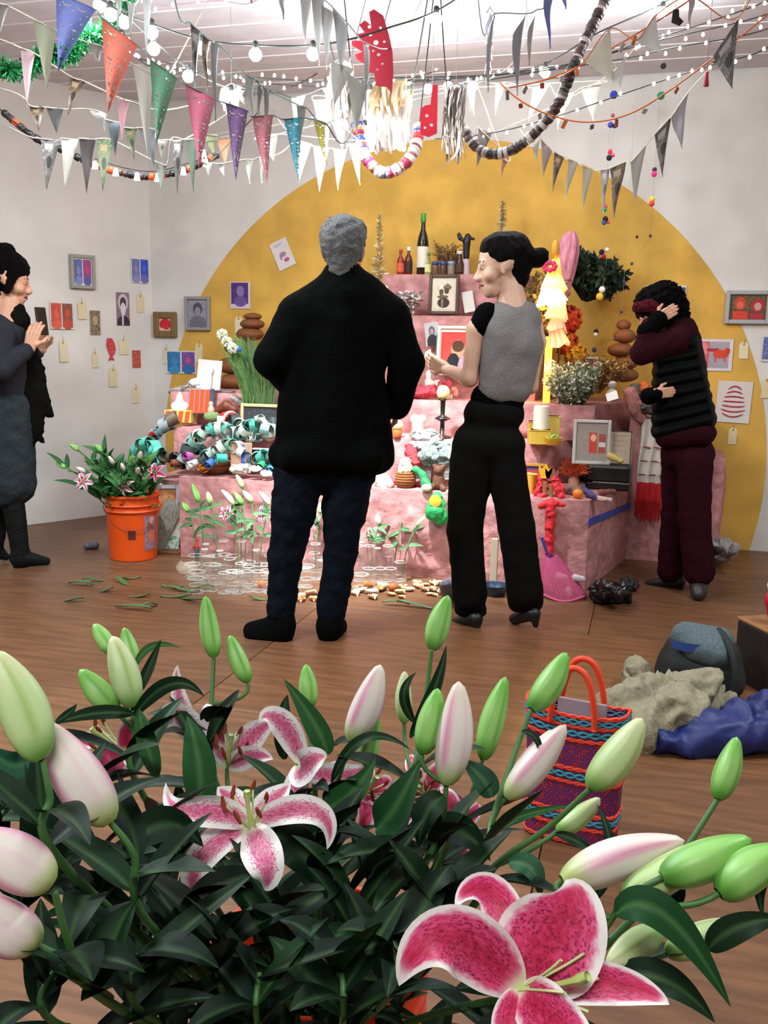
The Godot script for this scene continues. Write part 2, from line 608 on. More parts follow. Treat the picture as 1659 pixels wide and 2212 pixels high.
func head(x: Transform3D) -> Sh:   # local: face towards +z, eyes at y = 0
	var v := func(a, b, c): return Vector3(a, b, c)
	var c := [[v.call(0, 0.038, -0.03), 0.086, v.call(0, 0.042, 0.005), 0.082], [v.call(0, -0.01, 0.028), 0.066, v.call(0, -0.075, 0.045), 0.040],
		[v.call(0, -0.1, 0.06), 0.02, v.call(0, -0.096, 0.05), 0.026], [v.call(0, 0.0, 0.092), 0.007, v.call(0, -0.034, 0.108), 0.012],
		[v.call(-0.012, -0.04, 0.098), 0.009, v.call(0.012, -0.04, 0.098), 0.009], [v.call(-0.036, 0.02, 0.074), 0.014, v.call(0.036, 0.02, 0.074), 0.014],
		[v.call(-0.042, -0.032, 0.055), 0.026, v.call(0.042, -0.032, 0.055), 0.026], [v.call(0, -0.066, 0.085), 0.012, v.call(0, -0.072, 0.082), 0.014],
		[v.call(0, -0.05, -0.03), 0.05, v.call(0, -0.17, -0.045), 0.055]]
	for s in [-1, 1]:
		c.append([v.call(s * 0.074, 0.002, -0.008), 0.012, v.call(s * 0.072, -0.03, -0.002), 0.008])
		c.append([v.call(s * 0.079, 0.006, -0.014), 0.007, v.call(s * 0.079, -0.012, -0.016), 0.006])
	var s2 := blob(c, 0.018, 0.0045)
	var o := Sh.new()
	o.add(s2, x)
	return o
func face(x: Transform3D, t: Node3D, lip: Color, glasses := false):
	for s in [-1, 1]:
		var e := Sh.new()
		e.ball(x * Transform3D(Basis(), Vector3(s * 0.032, 0, 0.079)), Vector3(0.013, 0.0068, 0.010), 12)
		var ey := ms("eye", e, M(Color("b4a79e"), 0.3), t)
		e = Sh.new()
		e.ball(x * Transform3D(Basis(), Vector3(s * 0.032, 0, 0.087)), Vector3(0.0065, 0.0066, 0.0035), 10)
		ms("iris", e, M(Color("1c120c"), 0.2), ey)
		e = Sh.new()
		e.tube([x * Vector3(s * 0.014, 0.024, 0.09), x * Vector3(s * 0.032, 0.03, 0.088), x * Vector3(s * 0.052, 0.024, 0.074)], 0.004, 6)
		ms("eyebrow", e, M(Color("1a1210")), t)
	var l := Sh.new()
	l.tube([x * Vector3(-0.024, -0.068, 0.083), x * Vector3(-0.008, -0.064, 0.094), x * Vector3(0.008, -0.064, 0.094), x * Vector3(0.024, -0.068, 0.083)], [0.002, 0.005, 0.005, 0.002], 8)
	l.tube([x * Vector3(-0.022, -0.07, 0.083), x * Vector3(0, -0.074, 0.094), x * Vector3(0.022, -0.07, 0.083)], [0.002, 0.006, 0.002], 8)
	ms("lips", l, M(lip, 0.45), t)
func fr(p: Vector3, f: Vector3, tilt := 0.0, sc := 1.0) -> Transform3D:   # head frame: face direction, roll
	var z := f.normalized()
	var xx := Vector3.UP.cross(z).normalized()
	return Transform3D(Basis(xx, z.cross(xx), z) * Basis(Vector3.BACK, tilt) * Basis.from_scale(Vector3.ONE * sc), p)
func cloth(nm: String, l: Array, t: Node3D, m: Material, k := 0.03, wob := 0.008, wf := 9.0, cell := 0.012) -> MeshInstance3D:
	return ms(nm, blob(K(l), k, cell, wob, wf), m, t)
func fabric(c: Color, c2: Color, sc := 30.0, rough := 0.95, bump := 0.25) -> StandardMaterial3D:
	var m := nz(c, c2, 0.05, Vector3.ONE * sc / 10.0, rough, bump, 3, false)
	m.metallic_specular = 0.18
	return m

func people():
	var skin := nz(Color("b9846a"), Color("c48f74"), 0.05, Vector3.ONE * 3, 0.55, 0.0, 3, false)
	var pale := nz(Color("cf9f88"), Color("d8aa92"), 0.05, Vector3.ONE * 3, 0.5, 0.0, 3, false)
	var black := fabric(Color("030303"), Color("060606"), 40)
	var boot := M(Color("0b0a0a"), 0.45)
	# 1: grey cropped hair, long black jumper, dark jeans, seen from behind
	var t := stand(690, 1376, "person from behind with short grey hair, long black jumper and dark jeans")
	var hx := fr(J(742, 546, -0.03), Vector3(0.15, -0.05, -1), 0.0, 0.95)
	var body := blob(K([[735, 700, 0, 70, 725, 900, 0, 70, 0.7], [650, 690, 0, 26, 592, 780, 0.02, 22], [592, 780, 0.02, 22, 650, 840, -0.16, 16], [832, 690, 0, 26, 876, 785, 0, 20], [876, 785, 0, 20, 858, 880, -0.05, 15],
		[660, 1000, 0, 32, 617, 1200, 0, 20], [617, 1200, 0, 20, 608, 1345, 0, 16], [755, 1000, 0, 32, 734, 1200, 0, 20], [734, 1200, 0, 20, 715, 1345, 0, 16], [740, 600, -0.02, 28, 738, 660, 0, 36]]), 0.02, 0.014)
	body.add(head(hx))
	body.add(hand(J(645, 842, -0.15), Vector3(1, 0.1, -0.6), Vector3(0, 0, -1), 1, 0.7, 0.95))
	body.add(hand(J(858, 876, -0.05), Vector3(-0.8, -0.5, -0.4), Vector3(0, 0, -1), 1, 0.7, 0.95))
	ms("body", body, skin, t)
	face(hx, t, Color("8a4a44"))
	var hair := blob([[Vector3(0, 0.052, -0.045), 0.092, Vector3(0, 0.062, 0.0), 0.09], [Vector3(0, 0.0, -0.055), 0.078, Vector3(0, -0.07, -0.058), 0.052], [Vector3(-0.05, 0.1, 0.03), 0.035, Vector3(0.05, 0.1, 0.03), 0.035]], 0.03, 0.006, 0.012, 26.0)
	var hs := Sh.new()
	hs.add(hair, hx)
	ms("hair", hs, fabric(Color("46464a"), Color("a8a8aa"), 90, 0.8, 0.5), t)
	cloth("jumper", [[688, 664, 0, 54, 800, 660, 0, 52, 0.85], [684, 700, 0, 66, 664, 930, 0, 68, 0.8], [778, 710, 0, 62, 768, 830, 0, 60, 0.8], [768, 830, 0, 60, 782, 950, 0, 66, 0.8], [735, 700, 0.02, 72, 722, 950, 0.03, 80, 0.8],
		[620, 985, 0, 40, 810, 985, 0, 42], [630, 985, -0.08, 40, 800, 985, -0.08, 42], [640, 985, 0.07, 40, 790, 990, 0.07, 42], [650, 684, 0, 52, 592, 775, 0.02, 40], [592, 775, 0.02, 40, 640, 840, -0.16, 33], [838, 684, 0, 48, 880, 785, 0, 34], [880, 785, 0, 34, 858, 880, -0.05, 27],
		[705, 622, 0, 28, 790, 618, 0, 28], [742, 604, -0.01, 46, 742, 640, 0, 60]], t, black, 0.03, 0.008, 7.0)
	var denim := fabric(Color("0a0e16"), Color("161c28"), 60, 0.9, 0.15)
	cloth("jeans", [[655, 1000, 0, 62, 755, 1000, 0, 62, 0.9], [645, 1030, 0, 54, 634, 1100, 0, 47], [634, 1100, 0, 47, 617, 1205, 0, 36], [617, 1205, 0, 36, 607, 1318, 0, 31], [754, 1030, 0, 54, 744, 1100, 0, 46], [744, 1100, 0, 46, 734, 1205, 0, 34], [734, 1205, 0, 34, 716, 1318, 0, 33]], t, denim, 0.02, 0.012, 14.0)
	for q in [[[612, 1352, 0.02, 27, 545, 1362, -0.03, 20], [612, 1372, 0.03, 22, 545, 1374, 0, 15], [608, 1325, 0, 28, 608, 1345, 0, 28]], [[711, 1356, 0.02, 28, 726, 1352, -0.1, 24], [709, 1374, 0.02, 21, 726, 1366, -0.1, 18], [716, 1325, 0, 28, 713, 1345, 0, 28]]]:
		cloth("shoe", q, t, fabric(Color("050505"), Color("0a0a0a"), 50), 0.02, 0.0, 1.0, 0.01)
	# 2: grey sleeveless top over black, black flared trousers
	t = stand(1060, 1352, "person with a dark hair bun, grey sleeveless top and black flared trousers")
	hx = fr(J(1082, 578, 0), Vector3(-1, -0.12, 0.12), 0.06, 0.96)
	body = blob(K([[1095, 700, 0, 40, 1085, 860, 0, 40, 0.7], [1048, 690, 0.02, 22, 1030, 712, 0.03, 21], [1030, 712, 0.03, 21, 1013, 818, 0.02, 17], [1013, 818, 0.02, 18, 962, 796, -0.14, 11], [1150, 695, -0.03, 22, 1160, 740, -0.05, 18], [1160, 740, -0.05, 18, 1146, 835, -0.1, 15], [1146, 835, -0.1, 15, 1100, 850, -0.3, 11],
		[1030, 960, 0, 26, 1005, 1142, 0, 18], [1005, 1142, 0, 18, 1018, 1325, 0, 13], [1085, 960, 0, 26, 1116, 1142, 0, 18], [1116, 1142, 0, 18, 1136, 1315, 0, 13], [1098, 630, -0.01, 25, 1102, 690, 0, 30], [1060, 682, 0, 24, 1140, 682, 0, 22]]), 0.02, 0.01)
	body.add(head(hx))
	body.add(hand(J(962, 796, -0.14), Vector3(-0.9, 0.4, -0.35), Vector3(0.2, 0.4, -0.8), 1, 0.75, 0.9))
	body.add(hand(J(1100, 850, -0.3), Vector3(-0.8, 0.3, -0.5), Vector3(0, 0, -1), 1, 0.8, 0.9))
	ms("body", body, pale, t)
	face(hx, t, Color("8f3f3c"))
	hair = blob([[Vector3(0, 0.056, -0.05), 0.088, Vector3(0, 0.064, 0.0), 0.083], [Vector3(0, 0.0, -0.062), 0.074, Vector3(0, -0.05, -0.065), 0.05], [Vector3(-0.045, 0.09, 0.042), 0.028, Vector3(0.045, 0.09, 0.042), 0.028], [Vector3(0.06, 0.06, 0.02), 0.03, Vector3(0.075, 0.02, -0.01), 0.014], [Vector3(-0.06, 0.06, 0.02), 0.03, Vector3(-0.075, 0.02, -0.01), 0.014], [Vector3(0.066, 0.05, -0.04), 0.03, Vector3(0.072, 0.034, 0.012), 0.018], [Vector3(-0.066, 0.05, -0.04), 0.03, Vector3(-0.072, 0.034, 0.012), 0.018], [Vector3(0, 0.03, -0.17), 0.036, Vector3(0, 0.022, -0.155), 0.04], [Vector3(0, 0.03, -0.1), 0.04, Vector3(0, 0.028, -0.15), 0.026]], 0.02, 0.006, 0.006, 30.0)
	hs = Sh.new()
	hs.add(hair, hx)
	ms("hair", hs, fabric(Color("0a0708"), Color("171112"), 200, 0.5, 0.3), t)
	cloth("undershirt", [[1052, 682, 0.02, 29, 1040, 705, 0.03, 27], [1092, 700, 0, 44, 1120, 700, 0, 42, 0.75]], t, black, 0.02, 0.003)
	cloth("waistband", [[1052, 862, 0, 36, 1100, 864, 0, 34, 0.9]], t, black, 0.02, 0.003)
	cloth("grey_top", [[1082, 694, 0.01, 40, 1132, 692, 0.0, 38, 0.85], [1090, 720, 0.01, 56, 1118, 740, 0.01, 53, 0.8], [1088, 760, 0.01, 52, 1080, 830, 0.01, 47, 0.8], [1120, 750, 0.01, 50, 1108, 830, 0.01, 44, 0.8], [1062, 842, 0.01, 27, 1118, 842, 0.01, 25], [1066, 842, -0.06, 27, 1112, 842, -0.06, 25], [1128, 672, 0, 24, 1092, 664, 0.0, 20]], t, fabric(Color("70696b"), Color("857f7e"), 60, 0.95, 0.2), 0.025, 0.006, 12.0)
	cloth("trousers", [[1042, 895, 0, 40, 1096, 895, 0, 37], [1030, 960, 0, 53, 1088, 962, 0, 46], [1018, 1000, 0, 48, 1004, 1142, 0, 38], [1004, 1142, 0, 38, 1015, 1285, 0, 37], [1092, 1000, 0, 42, 1116, 1142, 0, 39], [1116, 1142, 0, 39, 1134, 1280, 0, 39], [1000, 1315, 0, 18, 1034, 1318, 0, 18], [1116, 1305, 0, 18, 1154, 1304, 0, 18]], t, fabric(Color("0d0d0c"), Color("181716"), 70, 0.9, 0.2), 0.02, 0.006, 10.0)
	for q in [[[1026, 1335, 0.02, 17, 985, 1346, -0.06, 13], [1030, 1336, 0.03, 12, 1030, 1362, 0.03, 7]], [[1150, 1324, 0.02, 17, 1112, 1336, -0.05, 13], [1155, 1326, 0.03, 12, 1157, 1350, 0.03, 7]]]:
		cloth("heeled_boot", q, t, boot, 0.012, 0.0, 1.0, 0.008)
	# 3: bent over at the right, burgundy clothes and quilted vest
	t = stand(1470, 1278, "person bending forward in black quilted vest and burgundy trousers, hand on head")
	hx = fr(J(1424, 684, 0), Vector3(-0.9, -0.5, 0.05), 0.0, 0.95)
	body = blob(K([[1470, 740, 0, 36, 1485, 930, 0, 40, 0.7], [1462, 735, 0.1, 22, 1384, 765, 0.12, 17], [1384, 765, 0.12, 17, 1404, 702, 0.12, 13], [1480, 760, -0.1, 20, 1450, 850, -0.08, 16], [1500, 1000, 0.05, 18, 1500, 1120, 0.06, 16], [1500, 1120, 0.06, 16, 1510, 1260, 0.06, 12], [1464, 1000, -0.04, 18, 1458, 1120, -0.06, 15], [1458, 1120, -0.06, 15, 1450, 1250, -0.06, 12], [1440, 700, 0, 20, 1468, 735, 0, 26]]), 0.02, 0.012)
	body.add(head(hx))
	body.add(hand(J(1418, 692, 0.13), Vector3(0.75, 0.5, 0.05), Vector3(0.1, 0.1, -1), 1, 0.45, 0.72))
	body.add(hand(J(1416, 850, 0.19), Vector3(0.9, 0.1, -0.05), Vector3(0.1, 0.1, -1), 1, 0.6, 0.62))
	ms("body", body, skin, t)
	face(hx, t, Color("7a3834"))
	hair = blob([[Vector3(0, 0.06, -0.05), 0.1, Vector3(0, 0.07, 0.0), 0.094], [Vector3(0, 0.0, -0.07), 0.085, Vector3(0, -0.06, -0.07), 0.06], [Vector3(0.06, 0.03, 0.0), 0.045, Vector3(0.07, -0.03, -0.02), 0.035], [Vector3(-0.06, 0.03, 0.0), 0.045, Vector3(-0.07, -0.03, -0.02), 0.035]], 0.02, 0.006, 0.022, 30.0)
	hs = Sh.new()
	hs.add(hair, hx)
	ms("hair", hs, fabric(Color("0a0808"), Color("1b1517"), 200, 0.7, 0.5), t)
	cloth("headscarf", [[1378, 664, 0.05, 12, 1405, 660, 0.09, 13], [1405, 660, 0.09, 13, 1425, 672, 0.1, 10]], t, fabric(Color("3c0d16"), Color("571824"), 80), 0.01, 0.01, 40.0, 0.006)
	var burg := fabric(Color("260a12"), Color("3a121d"), 60)
	cloth("jersey", [[1462, 735, 0.1, 31, 1386, 764, 0.12, 24], [1386, 764, 0.12, 23, 1402, 704, 0.12, 18], [1480, 760, -0.1, 28, 1440, 845, 0.05, 22], [1440, 945, 0, 24, 1518, 936, 0, 28], [1440, 945, 0.07, 24, 1515, 936, 0.07, 28], [1470, 720, 0, 38, 1470, 760, 0, 46]], t, burg, 0.02, 0.007, 16.0)
	cloth("glove", [[1396, 716, 0.12, 20, 1424, 690, 0.12, 20]], t, black, 0.01, 0.004, 20.0, 0.006)
	cloth("glove", [[1402, 856, 0.14, 19, 1420, 850, 0.18, 14]], t, black, 0.01, 0.004, 20.0, 0.006)
	var vest := K([[1468, 738, 0, 44, 1470, 790, 0, 52, 0.85], [1470, 800, 0, 50, 1478, 900, 0, 52, 0.85], [1440, 935, 0, 24, 1522, 908, 0, 24, 2.0]])
	for k in 8:   # quilted rolls
		var a := J(1426 - k * 0.5, 752 + k * 25.5, 0)
		var b := J(1496 + k * 5, 742 + k * 23, 0)
		var r := 16.5 * mp(pB * a + pP)
		vest.append([a, r, b, r, 3.6])
	ms("quilted_vest", blob(vest, 0.014, 0.009, 0.004, 14.0), fabric(Color("070808"), Color("121213"), 40, 0.6), t)
	cloth("trousers", [[1468, 980, 0, 40, 1502, 980, 0, 40], [1502, 1000, 0.06, 38, 1500, 1120, 0.06, 33], [1500, 1120, 0.06, 33, 1510, 1235, 0.06, 33], [1462, 1000, -0.06, 33, 1458, 1120, -0.06, 28], [1458, 1120, -0.06, 28, 1448, 1232, -0.06, 28]], t, burg, 0.02, 0.007, 14.0)
	cloth("shoe", [[1510, 1262, 0.06, 20, 1508, 1276, 0.12, 17], [1510, 1280, 0.06, 17, 1508, 1284, 0.14, 14]], t, M(Color("2a2224"), 0.5), 0.01, 0.0, 1.0, 0.008)
	cloth("shoe", [[1465, 1254, -0.06, 15, 1400, 1262, -0.1, 8], [1466, 1256, -0.06, 12, 1468, 1268, -0.06, 9]], t, M(Color("0c0b0b"), 0.5), 0.01, 0.0, 1.0, 0.008)
	# 4: at the left edge, photographing
	t = stand(45, 1222, "person in profile holding up a phone, in a charcoal cardigan, black scarf and boots")
	hx = fr(J(20, 608, 0), Vector3(1, -0.15, 0.1), 0.0, 0.96)
	body = blob(K([[15, 720, 0, 40, 15, 900, 0, 40, 0.8], [5, 720, 0.12, 22, 0, 795, 0.14, 17], [0, 795, 0.2, 17, 64, 752, 0.12, 10], [10, 720, -0.12, 22, 20, 800, -0.14, 17], [20, 800, -0.14, 17, 88, 756, -0.05, 10], [26, 1060, 0.03, 16, 42, 1200, 0.03, 11], [2, 1060, -0.12, 15, -9, 1190, -0.12, 11], [22, 650, 0, 24, 15, 705, 0, 30]]), 0.02, 0.012)
	body.add(head(hx))
	body.add(hand(J(64, 752, 0.12), Vector3(0.28, 0.95, -0.1), Vector3(0.5, -0.1, -1), -1, 0.5, 0.95))
	body.add(hand(J(88, 756, -0.05), Vector3(0.1, 0.98, 0.05), Vector3(-0.4, 0, 1), 1, 0.5, 0.95))
	ms("body", body, skin, t)
	face(hx, t, Color("6f3a34"))
	hair = blob([[Vector3(0, 0.06, -0.05), 0.094, Vector3(0, 0.068, 0.0), 0.088], [Vector3(0, 0.0, -0.07), 0.08, Vector3(0, -0.09, -0.07), 0.06], [Vector3(-0.045, 0.075, 0.05), 0.04, Vector3(0.045, 0.075, 0.05), 0.04], [Vector3(0, 0.14, -0.06), 0.05, Vector3(0, 0.15, -0.03), 0.045], [Vector3(0.065, 0.03, 0.02), 0.028, Vector3(0.075, -0.05, 0.0), 0.02], [Vector3(-0.065, 0.03, 0.02), 0.028, Vector3(-0.075, -0.05, 0.0), 0.02]], 0.02, 0.006, 0.01, 30.0)
	hs = Sh.new()
	hs.add(hair, hx)
	ms("hair", hs, fabric(Color("0a0708"), Color("191214"), 200, 0.6, 0.4), t)
	cloth("cardigan", [[2, 715, 0, 42, 12, 720, 0, 40], [8, 730, 0, 48, 10, 880, 0, 52, 0.85], [2, 722, 0.14, 30, -2, 800, 0.2, 26], [-2, 800, 0.2, 26, 56, 758, 0.13, 17], [10, 722, -0.12, 28, 20, 800, -0.14, 24], [20, 800, -0.14, 24, 80, 762, -0.06, 15]], t, fabric(Color("24242a"), Color("33333b"), 60), 0.02, 0.006, 12.0)
	cloth("scarf", [[30, 672, 0.0, 24, 34, 690, 0.0, 30], [44, 700, 0.0, 20, 66, 800, 0.0, 26, 0.7], [66, 800, 0.0, 28, 78, 870, 0.0, 28, 0.6], [80, 870, 0.0, 26, 110, 896, 0.0, 8, 0.6], [62, 850, 0.02, 34, 66, 920, 0.02, 26, 0.6], [72, 910, 0.02, 18, 92, 955, 0.02, 6, 0.6], [62, 920, 0.02, 24, 56, 995, 0.02, 7, 0.6]], t, fabric(Color("0b0b0b"), Color("1c1b18"), 120), 0.02, 0.012, 22.0)
	cloth("skirt", [[15, 880, 0, 56, 14, 1040, 0, 60, 0.9], [5, 1055, 0, 34, 42, 1050, 0, 34]], t, fabric(Color("262c31"), Color("353c41"), 50), 0.02, 0.012, 11.0)
	for q in [[[26, 1070, 0.03, 24, 44, 1190, 0.03, 19], [42, 1205, 0.03, 20, 100, 1212, 0.04, 9], [42, 1205, 0.03, 16, 42, 1232, 0.03, 10]], [[2, 1070, -0.12, 23, -10, 1175, -0.12, 18], [-10, 1190, -0.12, 18, 12, 1202, -0.12, 9]]]:
		cloth("boot", q, t, fabric(Color("141415"), Color("242425"), 40, 0.6), 0.015, 0.004, 20.0, 0.008)
	var s := Sh.new()
	s.tube([J(60, 750, 0.06) + Vector3(-0.028, 0.02, 0), J(60, 750, 0.06) + Vector3(0, 0, 0.03), J(60, 750, 0.06) + Vector3(0.025, -0.022, 0), J(60, 750, 0.06) + Vector3(0, 0, -0.03), J(60, 750, 0.06) + Vector3(-0.028, 0.02, 0)], 0.007, 6)
	ms("bracelet", s, M(Color("d8d8d4"), 0.2, 1.0), t)
	s = Sh.new()
	s.box(Transform3D(pB * Basis(Vector3.UP, 0.75) * Basis(Vector3.RIGHT, -0.12), pP + pB * J(90, 694, 0.03)), Vector3(0.07, 0.14, 0.012), 0.003)
	var ph := ms("phone", s, M(Color("0c0c0e"), 0.3))
	tag(ph, "dark phone held up in both hands at the left edge", "phone")

# ---------- builders for the small things ----------
const PY := [1060.0, 935.0, 862.0, 683.0, 594.0]
func sp(k: int, px: float, back := 0.05) -> Vector3:   # a point on altar step k seen at this column, this far behind its front edge
	var z: float = STEPZ[k] - back
	var y: float = PY[k]
	var p := onz(px, y, z)
	return Vector3(p.x, STEP[k], z)
func facing(p: Vector3) -> float: return atan2(CAM.x - p.x, CAM.z - p.z)
func turned(yaw: float, p := Vector3.ZERO) -> Transform3D: return Transform3D(Basis(Vector3.UP, yaw), p)
func lath(prof: Array, n := 18, sc := 1.0) -> Sh:
	var s := Sh.new()
	var q := []
	for e in prof: q.append([e[0] * sc, e[1] * sc])
	s.lathe(Transform3D(), q, n)
	return s
func bottle(p: Vector3, hpx: float, wpx: float, body: Color, cap: Color, lab: Color, label: String, neck := 0.35, glass := false):
	var u := mp(p)
	var h := hpx * u
	var r := wpx * u / 2
	var t := thing("bottle", label, "bottle", p)
	ms("bottle_body", lath([[0, 0], [r * 0.9, 0], [r, h * 0.03], [r, h * (0.62 - neck * 0.3)], [r * 0.8, h * (0.74 - neck * 0.3)], [r * neck, h * (0.86 - neck * 0.3)], [r * neck * 0.9, h * 0.9], [r * neck, h * 0.93], [0, h * 0.93]]), G(Color(body.r, body.g, body.b, 0.25)) if glass else M(body, 0.15), t)
	ms("cap", lath([[0, h * 0.86], [r * neck * 1.25, h * 0.86], [r * neck * 1.2, h * 0.99], [r * neck, h], [0, h]]), M(cap, 0.4), t)
	ms("bottle_label", lath([[r * 1.01, h * 0.12], [r * 1.02, h * 0.13], [r * 1.02, h * 0.45], [r * 1.01, h * 0.46]]), M(lab, 0.7), t)
func flat(nm: String, x: Transform3D, w: float, h: float, im, key: String, th := 0.002, par: Node = null, bev := 0.0005) -> MeshInstance3D:   # a sheet with a printed front
	var s := Sh.new()
	s.box(x, Vector3(w, h, th), bev)
	for i in 4: s.uv[s.uv.size() - s.uv.size() + i] = s.uv[i]
	var o := ms(nm, s, M(Color("e8e2da"), 0.8), par)
	var f := Sh.new()
	var z := th / 2 + 0.0008
	f.quad(x * Vector3(-w / 2, -h / 2, z), x * Vector3(w / 2, -h / 2, z), x * Vector3(w / 2, h / 2, z), x * Vector3(-w / 2, h / 2, z))
	ms("printed_face", f, T(key, im) if im is Image else im, o)
	return o
func frame(nm: String, x: Transform3D, w: float, h: float, bar: float, dep: float, fm: Material, im, key: String, label: String, cat: String, mat_col = null, mat_w := 0.0) -> Node3D:
	var t := thing(nm, label, cat, x.origin)
	t.basis = x.basis
	for k in 4:
		var s := Sh.new()
		if k < 2: s.box(Transform3D(Basis(), Vector3((k * 2 - 1) * (w - bar) / 2, 0, 0)), Vector3(bar, h, dep), bar * 0.15)
		else: s.box(Transform3D(Basis(), Vector3(0, (k * 2 - 5) * (h - bar) / 2, 0)), Vector3(w - bar * 2, bar, dep), bar * 0.15)
		ms("frame_bar", s, fm, t)
	var iw := w - bar * 2
	var ih := h - bar * 2
	if mat_col != null:
		var s := Sh.new()
		s.box(Transform3D(Basis(), Vector3(0, 0, -dep * 0.2)), Vector3(iw, ih, 0.003))
		ms("mount", s, M(mat_col, 0.85), t)
	flat("picture", Transform3D(Basis(), Vector3(0, 0, -dep * 0.1)), iw - mat_w * 2, ih - mat_w * 2, im, key, 0.002, t)
	return t
func lw(x: float, y: float) -> Vector3:   # a point on the splayed left wall
	var n := Basis(Vector3.UP, atan2(-5.815, -3.23)) * Vector3.BACK
	var a := Vector3(-3.345, 0, BACK)
	n = Vector3(5.815, 0, 3.23).normalized()
	var d := dv(x, y)
	return CAM + d * ((a - CAM).dot(n) / d.dot(n))
func onwall(x0: float, y0: float, x1: float, y1: float, left: bool, off := 0.01, roll := 0.0) -> Array:   # [transform, width, height] of something hung where the photo shows it
	var c := lw((x0 + x1) / 2, (y0 + y1) / 2) if left else onz((x0 + x1) / 2, (y0 + y1) / 2, BACK + 0.004)
	var w := (lw(x1, (y0 + y1) / 2) - lw(x0, (y0 + y1) / 2)).length() if left else (onz(x1, (y0 + y1) / 2, BACK) - onz(x0, (y0 + y1) / 2, BACK)).length()
	var h := (lw((x0 + x1) / 2, y1) - lw((x0 + x1) / 2, y0)).length() if left else (onz((x0 + x1) / 2, y1, BACK) - onz((x0 + x1) / 2, y0, BACK)).length()
	var n := Vector3(5.815, 0, 3.23).normalized() if left else Vector3.BACK
	return [Transform3D(Basis(Vector3.UP.cross(n), Vector3.UP, n) * Basis(Vector3.BACK, roll), c + n * off), w, h]
func heap(nm: String, l: Array, m: Material, label: String, cat: String, wob := 0.02, k := 0.03, cell := 0.012, wf := 12.0):   # soft lump from world-space capsules
	var s := blob(l, k, cell, wob, wf)
	return tag(ms(nm, s, m), label, cat)
func pxcap(l: Array) -> Array:   # [x, y, z plane, r px, x, y, z plane, r px]
	var o := []
	for q in l:
		var a := onz(q[0], q[1], q[2])
		var b := onz(q[4], q[5], q[6])
		o.append([a, q[3] * mp(a), b, q[7] * mp(b)])
	return o
func sprigs(t: Node3D, p: Vector3, n: int, h: float, spread: float, cols: Array, leaf: float, bw := 0.004, curl := 0.3, lift := 0.0):   # many thin stems with small leaves, too many to count
	var st := Sh.new()
	var lf := Sh.new()
	for i in n:
		var a := rng.randf() * TAU
		var o := sqrt(rng.randf()) * spread
		var hh := h * rng.randf_range(0.6, 1.0)
		var tip := Vector3(cos(a) * o, hh, sin(a) * o * 0.8)
		var mid := Vector3(cos(a) * o * curl, hh * 0.6, sin(a) * o * curl)
		var pts := curve([Vector3(cos(a) * 0.015, lift, sin(a) * 0.015), mid, tip], 4)
		st.col = cols[0]
		st.tube(pts, [bw, bw * 0.9, bw * 0.8, bw * 0.6, bw * 0.3], 4, false)
		if leaf > 0:
			for k in 12:
				var q: Vector3 = bez([pts[0], pts[2], pts[4]], rng.randf_range(0.35, 1.0))
				var d := Vector3(rng.randfn(), rng.randfn() * 0.7 + 0.4, rng.randfn()).normalized() * leaf * rng.randf_range(0.6, 1.2)
				var w := d.cross(Vector3(rng.randfn(), rng.randfn(), rng.randfn())).normalized() * leaf * 0.22
				lf.col = cols[1 + rng.randi() % (cols.size() - 1)]
				lf.quad(q, q + d * 0.5 - w, q + d, q + d * 0.5 + w)
	ms("stems", st, V(0.8), t).set_meta("kind", "stuff")
	if leaf > 0: ms("foliage", lf, V(0.8), t).set_meta("kind", "stuff")
func ring(x: Transform3D, r: float, w: float, sh: Sh, th := 0.0012):   # one paper link
	sh.lathe(x * Transform3D(Basis(Vector3.RIGHT, PI / 2), Vector3.ZERO), [[r, -w / 2], [r + th, -w / 2], [r + th, w / 2], [r, w / 2], [r, -w / 2]], 18)
func paper_chain(pts: Array, n: int, r: float, w: float, pal: Array, label: String, nm := "paper_chain", cat := "paper chain"):
	var t := thing(nm, label, cat, pts[0])
	var path := spline(pts, 12)
	for i in n:
		var f := float(i) / (n - 1) * (path.size() - 1.01)
		var q: Vector3 = path[int(f)].lerp(path[int(f) + 1], f - int(f)) - pts[0]
		var d: Vector3 = (path[int(f) + 1] - path[int(f)]).normalized()
		var s := Sh.new()
		var rr := r * rng.randf_range(0.8, 1.2)
		var b := Basis.looking_at(d.cross(Vector3.UP).normalized() if i % 2 else (d + Vector3(rng.randf_range(-.4, .4), 0.2, 0.3)).normalized(), Vector3(0.1, 1, 0.05))
		ring(Transform3D(b * Basis(Vector3.UP, rng.randf_range(-0.5, 0.5)), q), rr, w * rng.randf_range(0.7, 1.1), s)
		ms("link", s, M(pal[rng.randi() % pal.size()], 0.55), t)

